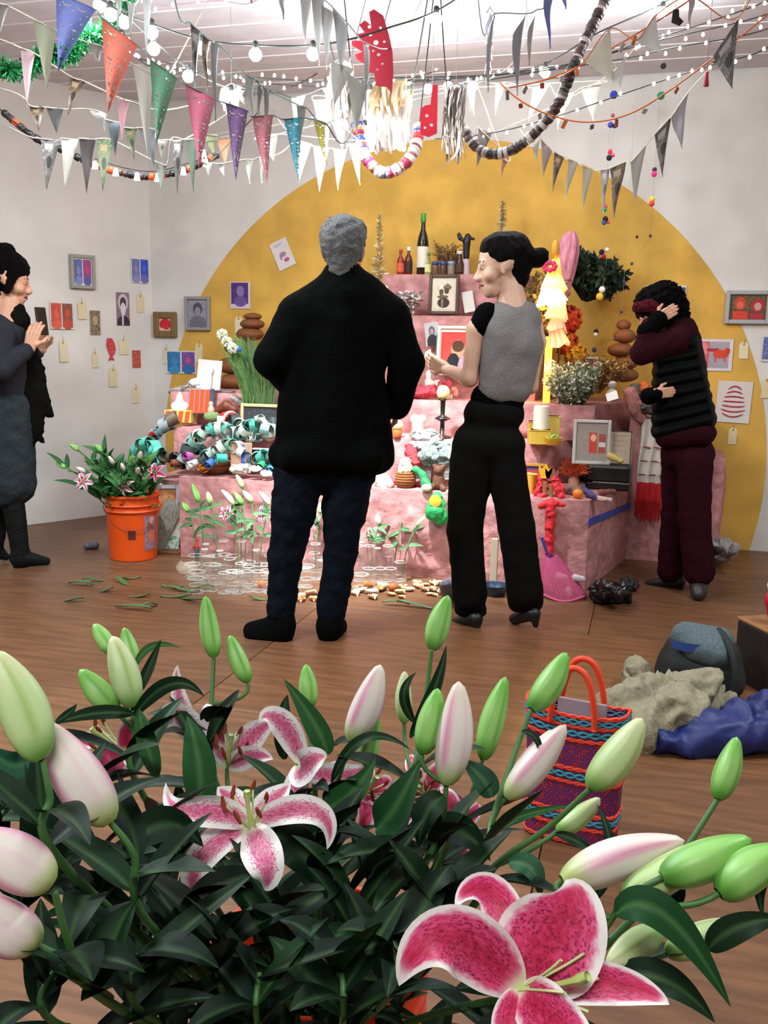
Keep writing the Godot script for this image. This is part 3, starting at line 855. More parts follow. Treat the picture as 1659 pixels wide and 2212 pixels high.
func draped(x0: float, x1: float, y0: float, y1: float, z0: float, z1: float, label: String, skew := 0.0):   # a block wrapped in creased paper
	var t := thing("altar_step", label, "plinth", Vector3((x0 + x1) / 2, y0, z0))
	var o := t.position
	var cr := func(p: Vector3, a: float) -> float: return a * (absf(fn.get_noise_3d(p.x * 2.6 + p.y * 1.7, p.y * 2.2, p.z * 2.6)) * 2.0 + 0.35 * absf(fn.get_noise_3d(p.x * 8 - p.y * 5, p.y * 7, p.z * 8)))
	var edge := func(w: float) -> float: return minf(1.0, minf(w, 1 - w) * 7.0)
	var f := Sh.new()
	var h := y1 - y0
	f.grid(func(u, w):
		var p := Vector3(lerpf(x0, x1, u), lerpf(y0, y1, w), z1)
		return p - o + Vector3(0, 0, cr.call(p, 0.03) * edge.call(u) * edge.call(w)), int((x1 - x0) * 34) + 4, int(h * 40) + 4)
	ms("front_sheet", f, paper, t)
	for sd in 2:
		var s := Sh.new()
		var xx: float = x1 if sd else x0
		s.grid(func(u, w):
			var p := Vector3(xx, lerpf(y0, y1, w), lerpf(z0, z1, u))
			p.x += skew * sd * (z1 - p.z)
			return p - o + Vector3((sd * 2 - 1) * cr.call(p, 0.018) * edge.call(u) * edge.call(w), 0, 0), 24, int(h * 40) + 4)
		ms("side_sheet", s, paper, t)
	var tp := Sh.new()
	tp.grid(func(u, w):
		var p := Vector3(lerpf(x0, x1 + skew * (1 - w) * (z1 - z0), u), y1, lerpf(z0, z1, w))
		return p - o + Vector3(0, 0.3 * cr.call(p, 0.012) * edge.call(u) * edge.call(w), 0), int((x1 - x0) * 20) + 4, 8)
	ms("top_sheet", tp, paper, t)
var paper: Material

# ---------- altar ----------
func altar():
	paper = nz(Color("b06a6c"), Color("c98a88"), 0.02, Vector3.ONE * 1.3, 0.75, 0.3, 5)
	draped(-2.47, -0.245, 0, STEP[0], -5.44, STEPZ[0], "lowest and widest altar step, wrapped in creased pink paper", 0.22)
	draped(-2.63, -0.52, STEP[0], STEP[1], -5.7, STEPZ[1], "second altar step up, wrapped in pink paper behind the paper chains", 0.42)
	draped(-2.78, -0.27, STEP[1], STEP[2], BACK + 0.012, STEPZ[2], "third altar step up, wrapped in pink paper, below the leaning red picture", 0.3)
	draped(-2.1, -0.62, STEP[2], STEP[3], BACK + 0.012, STEPZ[3], "fourth altar step up, wrapped in pink paper behind the two visitors")
	draped(-1.6, -0.72, STEP[3], STEP[4], BACK + 0.012, STEPZ[4], "topmost altar step, wrapped in pink paper, carrying the bottles")
	draped(-0.09, 0.33, 0, 0.816, BACK + 0.012, -5.46, "tall pink paper pedestal beside the altar, hung with a red-fringed cloth")
	draped(0.335, 0.44, 0, 0.60, BACK + 0.012, -5.56, "narrow pinkish brown pedestal at the far right of the altar")
	draped(-2.86, -2.63, 0, 0.38, BACK + 0.012, -4.95, "low pink paper block at the altar's left end behind the bucket")
	var q: Vector3
	# --- top step
	for a in [[865, 50, 17, "8a2a18", "c8322e", "d2583a", "small hot sauce bottle with a red cap on the top step"], [882, 55, 17, "5a1c10", "e6e0da", "2e1a14", "small dark sauce bottle with a white cap and dark label"],
		[912, 124, 25, "1c1410", "3f8a2e", "e0d2c4", "tall dark bottle with a green neck foil on the top step"], [992, 46, 19, "3a1d10", "d8cfc4", "4a2c18", "short brown bottle with a pale cap near the black figurine"],
		[922, 44, 20, "8f8f52", "7fa05a", "d8cf8a", "squat jar with a pale green lid on the top step"]]:
		bottle(sp(4, a[0], 0.06), a[1] + 4, a[2], Color(a[3]), Color(a[4]), Color(a[5]), a[6], 0.62 if a[1] < 48 else 0.38)
	var n := 0
	for px in [940, 957, 974]:
		q = sp(4, px, 0.05)
		var t := thing("jam_jar", ["small jar with a blue lid beside the green lidded jar", "small jar with a blue lid, middle of the three", "small jar with a pale blue lid nearest the brown bottle"][n], "jar", q)
		ms("jar_body", lath([[0, 0], [0.02, 0], [0.022, 0.005], [0.022, 0.05], [0.018, 0.06], [0, 0.06]]), M(Color(["6a4a3a", "58382c", "8a7a6a"][n]), 0.2), t)
		ms("jar_lid", lath([[0, 0.058], [0.021, 0.058], [0.021, 0.078], [0, 0.078]]), M(Color(["2c3f78", "3a4a80", "7f9ab0"][n]), 0.4), t)
		n += 1
	q = sp(4, 1006, 0.08)
	var fig := thing("figurine", "black figurine with one raised arm on a pale stand on top step", "figurine", q)
	ms("stand", lath([[0, 0], [0.024, 0], [0.02, 0.09], [0.012, 0.1], [0, 0.1]]), M(Color("c4b0ba")), fig)
	ms("figure_body", blob([[Vector3(0, 0.1, 0), 0.018, Vector3(0, 0.19, 0), 0.022], [Vector3(0, 0.19, 0), 0.02, Vector3(0.005, 0.225, 0), 0.018], [Vector3(0, 0.19, 0), 0.012, Vector3(-0.04, 0.215, 0), 0.009], [Vector3(-0.04, 0.215, 0), 0.013, Vector3(-0.048, 0.235, 0), 0.013], [Vector3(0.01, 0.22, 0), 0.008, Vector3(0.04, 0.21, 0), 0.009]], 0.01, 0.005), M(Color("120e10"), 0.5), fig)
	for a in [[818, 0.36, "feathery pale gold dried plume left of the bottles"], [1080, 0.42, "feathery pale gold dried plume above the dark haired visitor"]]:
		q = sp(4, a[0], 0.08) if a[0] > 900 else Vector3(onz(a[0], 600, -5.7).x, STEP[3], -5.7)
		var t := thing("dried_plume", a[2], "dried plant", q)
		var up := Sh.new()
		var base: float = 0.25 if a[0] < 900 else 0.0
		for i in 520:
			var f := rng.randf()
			var y: float = base * f + a[1] * f
			var d := Vector3(rng.randfn(), rng.randf_range(0.1, 1.0), rng.randfn()).normalized() * (0.018 + 0.085 * (1 - f)) * rng.randf_range(0.6, 1.1)
			up.col = [Color("b49a66"), Color("cdb684"), Color("9a8050"), Color("e0cfa8")][rng.randi() % 4]
			var w := d.cross(Vector3(rng.randfn(), rng.randfn(), rng.randfn())).normalized() * 0.0045
			up.quad(Vector3(0, y, 0), Vector3(0, y, 0) + d * 0.5 + w, Vector3(0, y, 0) + d, Vector3(0, y, 0) + d * 0.5 - w)
		ms("plume", up, V(0.8), t).set_meta("kind", "stuff")
		var s := Sh.new()
		s.tube([Vector3.ZERO, Vector3(0, base + a[1], 0)], [0.005, 0.002], 5)
		ms("stem", s, M(Color("8a744a")), t)
	var t := thing("dried_grass", "brown dried grass standing behind the small blue lidded jars", "dried plant", sp(4, 968, 0.14))
	sprigs(t, Vector3.ZERO, 60, 0.2, 0.11, [Color("7a5c38"), Color("8c6a3e"), Color("6a4a30")], 0.02, 0.002)
	t = thing("olive_branches", "dark olive branches behind the dark haired visitor", "dried plant", sp(3, 1168, -0.02) + Vector3(0, -0.35, 0))
	sprigs(t, Vector3.ZERO, 90, 0.62, 0.17, [Color("4a4028"), Color("5c5530"), Color("6e5a34"), Color("463c22")], 0.05, 0.003, 0.3)
	# --- framed hat photograph and the pictures below it
	var hats := pic(72, 96, Color("d8cab4"), [["e", .34, .30, .17, .10, Color("b8a890")], ["e", .34, .27, .10, .09, Color("efe6d4")], ["e", .66, .26, .2, .09, Color("6a5846")], ["e", .66, .22, .11, .09, Color("7a6650")], ["e", .36, .42, .11, .11, Color("5a4636")], ["e", .62, .38, .12, .1, Color("4a382c")], ["e", .44, .58, .28, .06, Color("6e5c4a")], ["e", .48, .78, .3, .17, Color("3c2e26")], ["r", .38, .66, .1, .28, Color("8a7660")]])
	q = onz(959, 636, -5.41)
	frame("framed_photo", Transform3D(Basis(Vector3.RIGHT, -0.06), onz(959, 636, -5.56)), 68 * mp(q), 87 * mp(q), 0.018, 0.02, M(Color("4a2c1c"), 0.5), hats, "hats", "brown framed sepia photograph of two people in hats, leaning on the top step", "framed photo", Color("d9cdb8"), 0.012)
	var red := pic(60, 80, Color("c23a34"), [["r", 0, 0, 1, .05, Color("e8e0d8")], ["r", .08, .1, .84, .85, Color("d0483e")], ["e", .55, .45, .22, .22, Color("caa07e")], ["e", .55, .38, .2, .14, Color("5a3626")], ["e", .42, .85, .22, .3, Color("1c1c22")], ["e", .75, .9, .18, .3, Color("b89ab0")]])
	q = onz(985, 758, -5.3)
	frame("framed_picture", Transform3D(Basis(Vector3.RIGHT, -0.14), q), 84 * mp(q), 106 * mp(q), 0.016, 0.02, M(Color("e6e0d6"), 0.5), red, "redpic", "white framed red picture of a couple, partly behind the raised forearm", "framed picture", Color("d8d0c8"), 0.006)
	var bw := pic(40, 56, Color("b8b0b4"), [["e", .5, .35, .22, .2, Color("5a5256")], ["e", .5, .85, .4, .35, Color("2c282e")], ["e", .5, .38, .14, .13, Color("9a9094")]])
	q = onz(933, 722, -5.34)
	tag(flat("photo_card", Transform3D(Basis(Vector3.BACK, 0.14) * Basis(Vector3.RIGHT, -0.1), q), 30 * mp(q), 50 * mp(q), bw, "bw"), "small black and white photo card left of the red picture", "photo")
	q = onz(951, 760, -5.32)
	tag(flat("green_card", Transform3D(Basis(Vector3.RIGHT, -0.1), q), 20 * mp(q), 76 * mp(q), M(Color("4f7a5c")), "gc"), "narrow green card tucked beside the red picture", "card")
	for a in [[826, 640, "white rimmed small frame just right of the black jumper's shoulder", 0.0], [1012, 652, "white lace doily hanging beside the hat photograph", 0.2]]:
		q = onz(a[0], a[1], -5.41 if a[0] < 900 else -5.6)
		tag(flat("white_card", Transform3D(Basis(Vector3.BACK, a[3]), q), 24 * mp(q), 44 * mp(q), M(Color("d6d0ca")), "wc"), a[2], "card")
	t = thing("tinsel_bunch", "crumpled silver tinsel on the fourth step left of hats photo", "tinsel", sp(3, 880, 0.06))
	sprigs(t, Vector3.ZERO, 70, 0.14, 0.10, [Color("b8b4b0"), Color("d8d4d0"), Color("8a8684"), Color("b07a78")], 0.03, 0.002)
	# --- third step, middle
	heap("pink_flowers", pxcap([[900, 848, -5.2, 14, 930, 845, -5.2, 14]]), M(Color("c23a4a")), "cluster of red paper flowers on the third step", "paper flowers", 0.02, 0.02, 0.008, 30.0)
	for a in [[870, 838, "c45a6a", "pink paper blossom at the third step edge by black jumper"], [888, 832, "d2506a", "bright pink paper blossom behind the red paper flowers"], [942, 836, "e8d8c8", "cream paper blossom right of the red paper flowers"], [975, 850, "d88a78", "salmon paper blossom near the raised elbow"], [960, 832, "c8405a", "crimson paper blossom under the raised forearm"]]:
		q = onz(a[0], a[1], -5.23)
		var pf := Sh.new()
		for k in 9:
			var an := TAU * k / 9 + rng.randf()
			var d := Vector3(cos(an), rng.randf_range(-0.2, 0.6), 0.5 + sin(an) * 0.7).normalized() * 0.045
			var w := d.cross(Vector3.BACK).normalized() * 0.022
			pf.quad(Vector3.ZERO, d * 0.7 - w, d, d * 0.7 + w)
		var o := ms("paper_blossom", pf, M(Color(a[2])))
		o.position = q
		tag(o, a[3], "paper flower")
	q = sp(2, 925, 0.16)
	t = thing("figurine", "small white figurine standing behind the red paper flowers", "figurine", q)
	ms("figure_body", lath([[0, 0], [0.035, 0], [0.03, 0.04], [0.022, 0.08], [0.026, 0.1], [0.014, 0.118], [0.02, 0.14], [0.012, 0.158], [0, 0.162]]), M(Color("dcd6d0"), 0.4), t)
	for a in [[905, 815, 34, 26, "5a2c1c", "small dark wooden box behind the red paper flowers"], [962, 826, 30, 12, "e2dcd6", "flat white box under the raised forearm"]]:
		q = sp(2, a[0], 0.14)
		var s := Sh.new()
		s.box(Transform3D(Basis(Vector3.UP, 0.2), Vector3(0, a[3] * mp(q) / 2, 0)), Vector3(a[2] * mp(q), a[3] * mp(q), 0.05), 0.003)
		s.box(Transform3D(Basis(Vector3.UP, 0.2), Vector3(0, a[3] * mp(q), 0)), Vector3(a[2] * mp(q) * 1.05, 0.01, 0.055), 0.003)
		var o := ms("small_box", s, M(Color(a[4]), 0.5))
		o.position = q
		tag(o, a[5], "box")
	# --- candles and goblets in the middle, second step
	q = sp(1, 955, 0.05)
	t = thing("candlestick", "black candlestick holding a pale yellow globe", "candlestick", q)
	ms("stem", lath([[0, 0], [0.05, 0], [0.05, 0.01], [0.014, 0.02], [0.012, 0.09], [0.03, 0.1], [0.045, 0.105], [0.03, 0.115], [0.012, 0.125], [0.014, 0.2], [0.03, 0.21], [0, 0.212]]), M(Color("17110f"), 0.35), t)
	var s := Sh.new()
	s.ball(Transform3D(Basis(), Vector3(0, 0.245, 0)), Vector3(0.036, 0.04, 0.036), 16)
	ms("globe", s, M(Color("e6cf8a"), 0.4), t)
	q = sp(1, 903, 0.04)
	t = thing("glass_candle", "white heart topped candle in a clear glass", "candle", q)
	ms("glass", lath([[0, 0], [0.036, 0], [0.04, 0.1]]), G(), t)
	ms("candle_top", blob([[Vector3(-0.02, 0.1, 0), 0.025, Vector3(-0.004, 0.09, 0), 0.022], [Vector3(0.02, 0.1, 0), 0.025, Vector3(0.004, 0.09, 0), 0.022], [Vector3(0, 0.02, 0), 0.03, Vector3(0, 0.07, 0), 0.03]], 0.008, 0.006), M(Color("efe6cc"), 0.5), t)
	q = sp(1, 858, 0.0)
	t = thing("orange_candle", "round cream candle on an orange cup beside the black jumper", "candle", q)
	ms("cup", lath([[0, 0], [0.022, 0], [0.028, 0.04], [0, 0.042]]), M(Color("b4622e"), 0.5), t)
	s = Sh.new()
	s.ball(Transform3D(Basis(), Vector3(0, 0.065, 0)), Vector3(0.034, 0.03, 0.034), 14)
	ms("candle_top", s, M(Color("e8cf98"), 0.5), t)
	heap("foil_lump", pxcap([[895, 965, -4.86, 12, 935, 955, -4.86, 20], [900, 940, -4.88, 12, 930, 940, -4.88, 14]]), M(Color("b9b9b9"), 0.3, 0.5), "crumpled silvery foil lump beneath the heart candle", "foil", 0.03, 0.015, 0.008, 24.0)
	heap("grey_stone", pxcap([[925, 985, -4.8, 22, 968, 985, -4.8, 24], [950, 965, -4.82, 14, 970, 975, -4.82, 16]]), nz(Color("5c6460"), Color("8f9a94"), 0.05, Vector3.ONE * 4, 0.9, 0.3), "lumpy grey green stone in front of the candlestick", "stone", 0.03, 0.02, 0.008, 18.0)
	heap("red_cloth", pxcap([[884, 965, -4.83, 8, 890, 990, -4.8, 16], [890, 990, -4.8, 14, 900, 1000, -4.78, 10]]), M(Color("c8262e")), "bright red cloth bunched beside the woven basket", "cloth", 0.02, 0.01, 0.008, 24.0)
	q = sp(0, 875, 0.08)
	t = thing("woven_basket", "round woven basket with a fluffy cream top", "basket", q)
	s = Sh.new()
	for k in 6:
		var ry := 0.012 + k * 0.013
		var rr: float = [0.036, 0.044, 0.048, 0.048, 0.045, 0.04][k]
		var pts := []
		for i in 25: pts.append(Vector3(cos(TAU * i / 24) * (rr + 0.002 * (i % 2)), ry, sin(TAU * i / 24) * (rr + 0.002 * (i % 2))))
		s.tube(pts, 0.0075, 6, false)
	ms("coils", s, M(Color("8a5226"), 0.8), t)
	s = blob([[Vector3(0, 0.095, 0), 0.04, Vector3(0, 0.13, 0), 0.03]], 0.01, 0.006, 0.012, 50.0)
	ms("fluffy_top", s, M(Color("e6d4b0")), t)
	t = thing("figurine", "green figurine bending beside the brown teddy bear", "figurine", sp(0, 912, 0.08))
	ms("figure_body", blob([[Vector3(0.02, 0.02, 0), 0.028, Vector3(0, 0.07, 0), 0.022], [Vector3(0, 0.07, 0), 0.02, Vector3(-0.035, 0.1, 0.01), 0.02], [Vector3(0.02, 0.04, 0.02), 0.012, Vector3(0.06, 0.01, 0.02), 0.014]], 0.012, 0.006), M(Color("2f8f55"), 0.6), t)
	t = thing("teddy_bear", "small brown teddy bear sitting on the lowest step", "toy", sp(0, 947, 0.07))
	ms("figure_body", blob([[Vector3(0, 0.035, 0), 0.034, Vector3(0, 0.06, 0), 0.03], [Vector3(0, 0.1, 0), 0.03, Vector3(0, 0.102, 0.012), 0.024], [Vector3(-0.03, 0.015, 0.03), 0.015, Vector3(-0.035, 0.012, 0.05), 0.015], [Vector3(0.03, 0.015, 0.03), 0.015, Vector3(0.035, 0.012, 0.05), 0.015], [Vector3(-0.025, 0.125, 0), 0.011, Vector3(-0.024, 0.12, 0), 0.011], [Vector3(0.025, 0.125, 0), 0.011, Vector3(0.024, 0.12, 0), 0.011]], 0.01, 0.005, 0.003, 60.0), M(Color("5a3420")), t)
	q = sp(0, 912, 0.16)
	tag(flat("photo_card", Transform3D(Basis(Vector3.RIGHT, -0.15), q + Vector3(0, 0.06, 0)), 0.09, 0.1, pic(40, 40, Color("b8b0b8"), [["e", .5, .5, .3, .3, Color("c85a78")]]), "pinkcard"), "grey card with a pink shape behind the green figurine", "card")
	q = sp(0, 962, 0.15)
	tag(flat("white_card", Transform3D(Basis(Vector3.BACK, 0.1) * Basis(Vector3.RIGHT, -0.3), q + Vector3(0, 0.08, 0)), 0.09, 0.07, M(Color("e8eaee")), "wc2"), "plain white card propped by the grey green stone", "card")
	for a in [[858, 1040, "d8384a", "c", "red and white toy figure lying left of the green figurine"], [895, 1042, "e05a70", "c", "pink red toy figure lying by the basket"]]:
		q = onf(a[0], a[1] + 8, STEP[0])
		heap("toy_figure", [[q + Vector3(-0.04, 0.02, 0), 0.018, q + Vector3(0.03, 0.018, 0.01), 0.02], [q + Vector3(0.03, 0.03, 0), 0.016, q + Vector3(0.05, 0.04, 0), 0.018], [q + Vector3(-0.03, 0.02, 0.02), 0.01, q + Vector3(-0.07, 0.012, 0.03), 0.01]], M(Color(a[2])), a[4], "toy", 0.006, 0.01, 0.006)
	t = thing("egg", "white egg at the front edge of the lowest step", "egg", onf(921, 1062, STEP[0]))
	s = Sh.new()
	s.ball(Transform3D(Basis(), Vector3(0, 0.02, 0)), Vector3(0.028, 0.02, 0.022), 12)
	ms("egg_shell", s, M(Color("e2d2c0"), 0.5), t)
	heap("white_stone", pxcap([[826, 1040, -4.72, 18, 838, 1048, -4.7, 14]]), M(Color("b8ada6")), "pale lump of rock next to the black jumper's hem", "stone", 0.02, 0.02, 0.008)
	for k in 3:
		q = onf(880 + k * 9, 1052, STEP[0])
	t = thing("red_candle", "short red candle in front of the woven basket", "candle", onf(857, 1036, STEP[0]))
	ms("wax", lath([[0, 0], [0.011, 0], [0.01, 0.06], [0.003, 0.065], [0, 0.065]], 12), M(Color("d23a2e"), 0.5), t)
	t = thing("green_bag", "green cloth pouch with a yellow disc hanging off the front edge", "pouch", onz(945, 1075, -4.6))
	ms("pouch", blob([[Vector3(0, 0.0, 0), 0.03, Vector3(0, -0.06, 0.01), 0.05], [Vector3(-0.01, -0.07, 0.01), 0.05, Vector3(0.02, -0.1, 0.01), 0.04]], 0.02, 0.007, 0.01, 20.0), M(Color("1f9a4e"), 0.6), t)
	s = Sh.new()
	s.lathe(Transform3D(Basis(Vector3.RIGHT, PI / 2), Vector3(0, -0.01, 0.05)), [[0, 0.005], [0.03, 0.005], [0.032, 0], [0.03, -0.004], [0, -0.004]], 18)
	ms("disc", s, M(Color("d8b03a"), 0.5), t)
	altar_right()
	altar_left()

func altar_right():
	var q := sp(1, 1167, -0.02)
	var t := thing("pillar_candle", "wide white pillar candle among the yellow boxes", "candle", q + Vector3(0, 0.075, 0))
	ms("wax", lath([[0, 0], [0.038, 0], [0.039, 0.005], [0.039, 0.118], [0.034, 0.122], [0.03, 0.112], [0, 0.108]], 24), M(Color("e8dcc6"), 0.5), t)
	var s := Sh.new()
	s.tube([Vector3(0, 0.105, 0), Vector3(0.002, 0.125, 0)], 0.0015, 5)
	ms("wick", s, M(Color("2a2018")), t)
	for a in [[1167, 0.075, 0.11, "c9a23a", "yellow box under the white pillar candle"], [1192, 0.14, 0.075, "d9c05a", "taller pale yellow box right of the pillar candle"], [1150, 0.11, 0.05, "b8923a", "gold box at the trousers' edge left of pillar candle"]]:
		q = sp(1, a[0], -0.02 if a[0] == 1167 else 0.08)
		s = Sh.new()
		s.box(Transform3D(Basis(Vector3.UP, 0.15), Vector3(0, a[1] / 2, 0)), Vector3(a[2], a[1], 0.08), 0.003)
		s.box(Transform3D(Basis(Vector3.UP, 0.15), Vector3(0, a[1] - 0.002, 0.0)), Vector3(a[2] + 0.006, 0.004, 0.086), 0.001)
		var o := ms("yellow_box", s, M(Color(a[3]), 0.5))
		o.position = q
		tag(o, a[4], "box")
	t = thing("yellow_bowl", "small yellow bowl holding green and yellow scraps", "bowl", sp(1, 1195, -0.04))
	ms("bowl", lath([[0, 0], [0.03, 0], [0.05, 0.04], [0.048, 0.04], [0.028, 0.006], [0, 0.006]], 20), M(Color("dcb22c"), 0.4), t)
	ms("scraps", blob([[Vector3(-0.02, 0.035, 0), 0.02, Vector3(0.02, 0.035, 0), 0.02]], 0.01, 0.006, 0.02, 40.0), M(Color("8a9a4a")), t)
	q = sp(0, 1145, 0.12)
	t = thing("yellow_cup", "yellow paper cup standing at the edge of black trousers", "cup", q)
	ms("cup", lath([[0, 0], [0.028, 0], [0.034, 0.1], [0.036, 0.102], [0.032, 0.1], [0.027, 0.004], [0, 0.004]], 18), M(Color("d9a83c"), 0.5), t)
	# glowing yellow rod with paper skirts
	q = Vector3(onz(1180, 860, -5.25).x, STEP[2], -5.25)
	t = thing("paper_skirt_lamp", "tall glowing yellow rod lamp dressed in cream and peach paper skirts", "lamp", q)
	var u := mp(q)
	ms("lamp_rod", lath([[0, 0], [0.02, 0], [0.02, 0.36], [0, 0.36]], 16), E(Color("ffb638"), 0.9), t)
	var y := 0.33
	for k in 6:
		var h: float = [0.1, 0.09, 0.09, 0.1, 0.09, 0.09][k]
		var r: float = [0.06, 0.056, 0.062, 0.086, 0.07, 0.04][k]
		var sk := Sh.new()
		sk.grid(func(a, w):
			var rr: float = lerpf(r * 0.45, r, w) * (1 + 0.08 * sin(a * TAU * 9)) 
			return Vector3(cos(a * TAU) * rr, h * (1 - w) - 0.02 + 0.01 * sin(a * TAU * 3 + k), sin(a * TAU) * rr), 54, 6)
		var m := StandardMaterial3D.new()
		m.albedo_color = [Color("e6a898"), Color("e8b8a0"), Color("f0cfae"), Color("f4e2bc"), Color("f0d88a"), Color("dcb050")][k]
		m.backlight_enabled = true
		m.backlight = Color(0.8, 0.8, 0.8)
		m.roughness = 0.8
		m.cull_mode = BaseMaterial3D.CULL_DISABLED
		mats["skirt%d" % k] = m
		var so := ms("paper_skirt", sk, m, t)
		so.position = Vector3([0.05, 0.04, 0.035, 0.0, 0.01, 0.015][k], y, 0)
		so.rotation = Vector3(0, k * 1.3, [0.25, -0.2, 0.2, -0.22, 0.12, -0.05][k])
		y += h * 0.78
	s = Sh.new()
	s.ball(Transform3D(Basis(), Vector3(0.01, y + 0.05, 0)), Vector3(0.025, 0.055, 0.025), 12)
	ms("yellow_top", s, M(Color("c88a1c"), 0.5), t)
	s = Sh.new()
	for k in 8: s.ball(Transform3D(Basis(), Vector3(-0.01 + 0.028 * cos(k * 0.8), y - 0.04 + 0.02 * sin(k * 0.8), 0.055)), Vector3(0.016, 0.014, 0.012), 8)
	ms("pink_rosette", s, M(Color("cc2a5c")), t)
	for hh in [0.2, 0.56]:
		var l := OmniLight3D.new()
		l.name = "rod_light"
		l.light_color = Color(1, 0.75, 0.4)
		l.light_energy = 0.10
		l.light_size = 0.02
		l.omni_range = 6
		l.omni_attenuation = 2
		l.shadow_enabled = true
		t.add_child(l, true)
		l.position = Vector3(0.0, hh, 0.03 if hh < 0.3 else 0.0)
	# closed pink parasol
	q = onz(1215, 655, -5.55)
	t = thing("paper_parasol", "closed pink paper parasol standing upright behind the skirt lamp", "parasol", q)
	u = mp(q)
	s = Sh.new()
	s.grid(func(a, w):
		var r: float = u * lerpf(19, 25, smoothstep(0.0, 0.55, w)) * (1.0 if w < 0.6 else sqrt(maxf(0, 1 - pow((w - 0.6) / 0.4, 2)))) * (1 + 0.07 * cos(a * TAU * 8))
		return Vector3(cos(a * TAU) * r + (w - 0.5) * 22 * u, w * 152 * u, sin(a * TAU) * r * 0.7), 64, 24)
	ms("canopy", s, nz(Color("c8607a"), Color("e08aa0"), 0.04, Vector3(3, 0.6, 3), 0.6, 0.0, 3, false), t)
	s = Sh.new()
	s.tube([Vector3(0, -0.55, 0), Vector3(-0.01, 0.05, 0)], 0.008, 8)
	ms("pole", s, M(Color("7a4a2c")), t)
	# dark evergreen, marigolds, dried grass, sage bush
	t = thing("dark_branches", "dark green evergreen branches behind the pink parasol", "branches", onz(1262, 650, -5.72))
	sprigs(t, Vector3.ZERO, 170, 0.26, 0.19, [Color("1a2a1e"), Color("16281c"), Color("22382a"), Color("2c3a20")], 0.06, 0.003, 0.9, 0.0)
	t.rotation.z = -0.35
	t = thing("wire_stems", "thin dark stems with brown tips right of the evergreen branches", "branches", onz(1262, 630, -5.7))
	s = Sh.new()
	for k in 14:
		var e := Vector3(0.12 + 0.05 * rng.randf(), rng.randf_range(-0.05, 0.18), rng.randf_range(-0.03, 0.05))
		s.tube(curve([Vector3.ZERO, e * 0.6 + Vector3(0, 0.03, 0), e], 5), 0.0025, 5)
		s.ball(Transform3D(Basis(), e), Vector3(0.009, 0.009, 0.009), 6)
	ms("stems", s, M(Color("2a2014")), t).set_meta("kind", "stuff")
	for a in [[1228, 690, 26, "b3301c", "d24a22", "large red orange marigold bunch below the pink parasol"], [1222, 740, 22, "cc5220", "e07030", "orange marigold bunch under the red marigolds"], [1245, 768, 22, "c88a1a", "dca52c", "yellow marigold bunch above the small white frame"]]:
		q = onz(a[0], a[1], -5.62)
		var o := thing("marigold_bunch", a[5], "flowers", q)
		s = Sh.new()
		for i in 330:
			var d := Vector3(rng.randfn(), rng.randfn() * 1.3, rng.randfn()).normalized()
			s.col = Color(a[3]).lerp(Color(a[4]), rng.randf())
			var c: Vector3 = d * a[2] * mp(q) * rng.randf_range(0.75, 1.1)
			var w := d.cross(Vector3(rng.randfn(), rng.randfn(), rng.randfn())).normalized() * 0.014
			var v := d.cross(w).normalized() * 0.014
			s.quad(c - w, c - v + d * 0.01, c + w + d * 0.012, c + v)
		ms("petals", s, V(0.8), o).set_meta("kind", "stuff")
		s = Sh.new()
		s.ball(Transform3D(), Vector3(1, 1.2, 1) * a[2] * mp(q) * 0.8, 12)
		ms("core", s, M(Color(a[3])), o)
	t = thing("dried_grass", "wispy brown dried grass right of the yellow marigolds", "dried plant", onz(1290, 850, -5.6))
	sprigs(t, Vector3.ZERO, 130, 0.22, 0.2, [Color("8a6238"), Color("7a5430"), Color("a07a48")], 0.03, 0.0018, 0.4)
	t = thing("sage_bush", "pale grey green sage bush behind the white pillar candle", "plant", sp(2, 1236, 0.06) + Vector3(0, -0.06, 0))
	sprigs(t, Vector3.ZERO, 240, 0.3, 0.17, [Color("5f6444"), Color("8f967a"), Color("b9bda6"), Color("6f7658"), Color("d6d4c4")], 0.03, 0.002, 0.7)
	q = onz(1265, 790, -5.58)
	frame("small_picture", Transform3D(Basis(Vector3.RIGHT, -0.1), q), 52 * mp(q), 38 * mp(q), 0.012, 0.012, M(Color("b8b4b0"), 0.4), pic(48, 32, Color("5a5048"), [["e", .4, .6, .2, .3, Color("8a7a6c")]]), "smallf", "small silver frame behind the sage bush", "framed photo")
	# stacked round loaves, either side
	for side in 2:
		var ly := [[1347, 702, 16, 12], [1350, 726, 24, 16], [1340, 756, 28, 15], [1350, 784, 28, 15], [1345, 810, 34, 16]] if side else [[546, 684, 20, 8], [545, 700, 27, 12], [540, 722, 30, 15], [520, 752, 36, 16], [500, 790, 32, 18], [508, 825, 40, 18]]
		for k in ly.size():
			q = onz(ly[k][0], ly[k][1], -5.72)
			s = Sh.new()
			s.ball(Transform3D(), Vector3(ly[k][2], ly[k][3], ly[k][2]) * mp(q), 20)
			for i in s.v.size(): s.v[i] *= 1 + 0.06 * fn.get_noise_3d(s.v[i].x * 20 + k, s.v[i].y * 30, s.v[i].z * 20)
			var o := ms("round_loaf", s, loaf())
			o.position = q
			tag(o, "brown loaf at the %s, %s in the %s pile" % [["left above the grass", "right behind the snowman"][side], ["topmost", "second from top", "third from top", "fourth from top", "fifth from top", "lowest"][k], ["six high", "five high"][side]], "bread")
	# snowman, card, hat, knitted bundle
	t = thing("snowman", "small white snowman figurine at the right end of third step", "figurine", Vector3(onz(1322, 845, -5.3).x, STEP[2] + 0.02, -5.3))
	ms("snow_body", blob([[Vector3(0, 0.03, 0), 0.032, Vector3(0, 0.032, 0), 0.033], [Vector3(0, 0.085, 0), 0.021, Vector3(0, 0.088, 0), 0.021]], 0.01, 0.005), M(Color("ddd6cc"), 0.5), t)
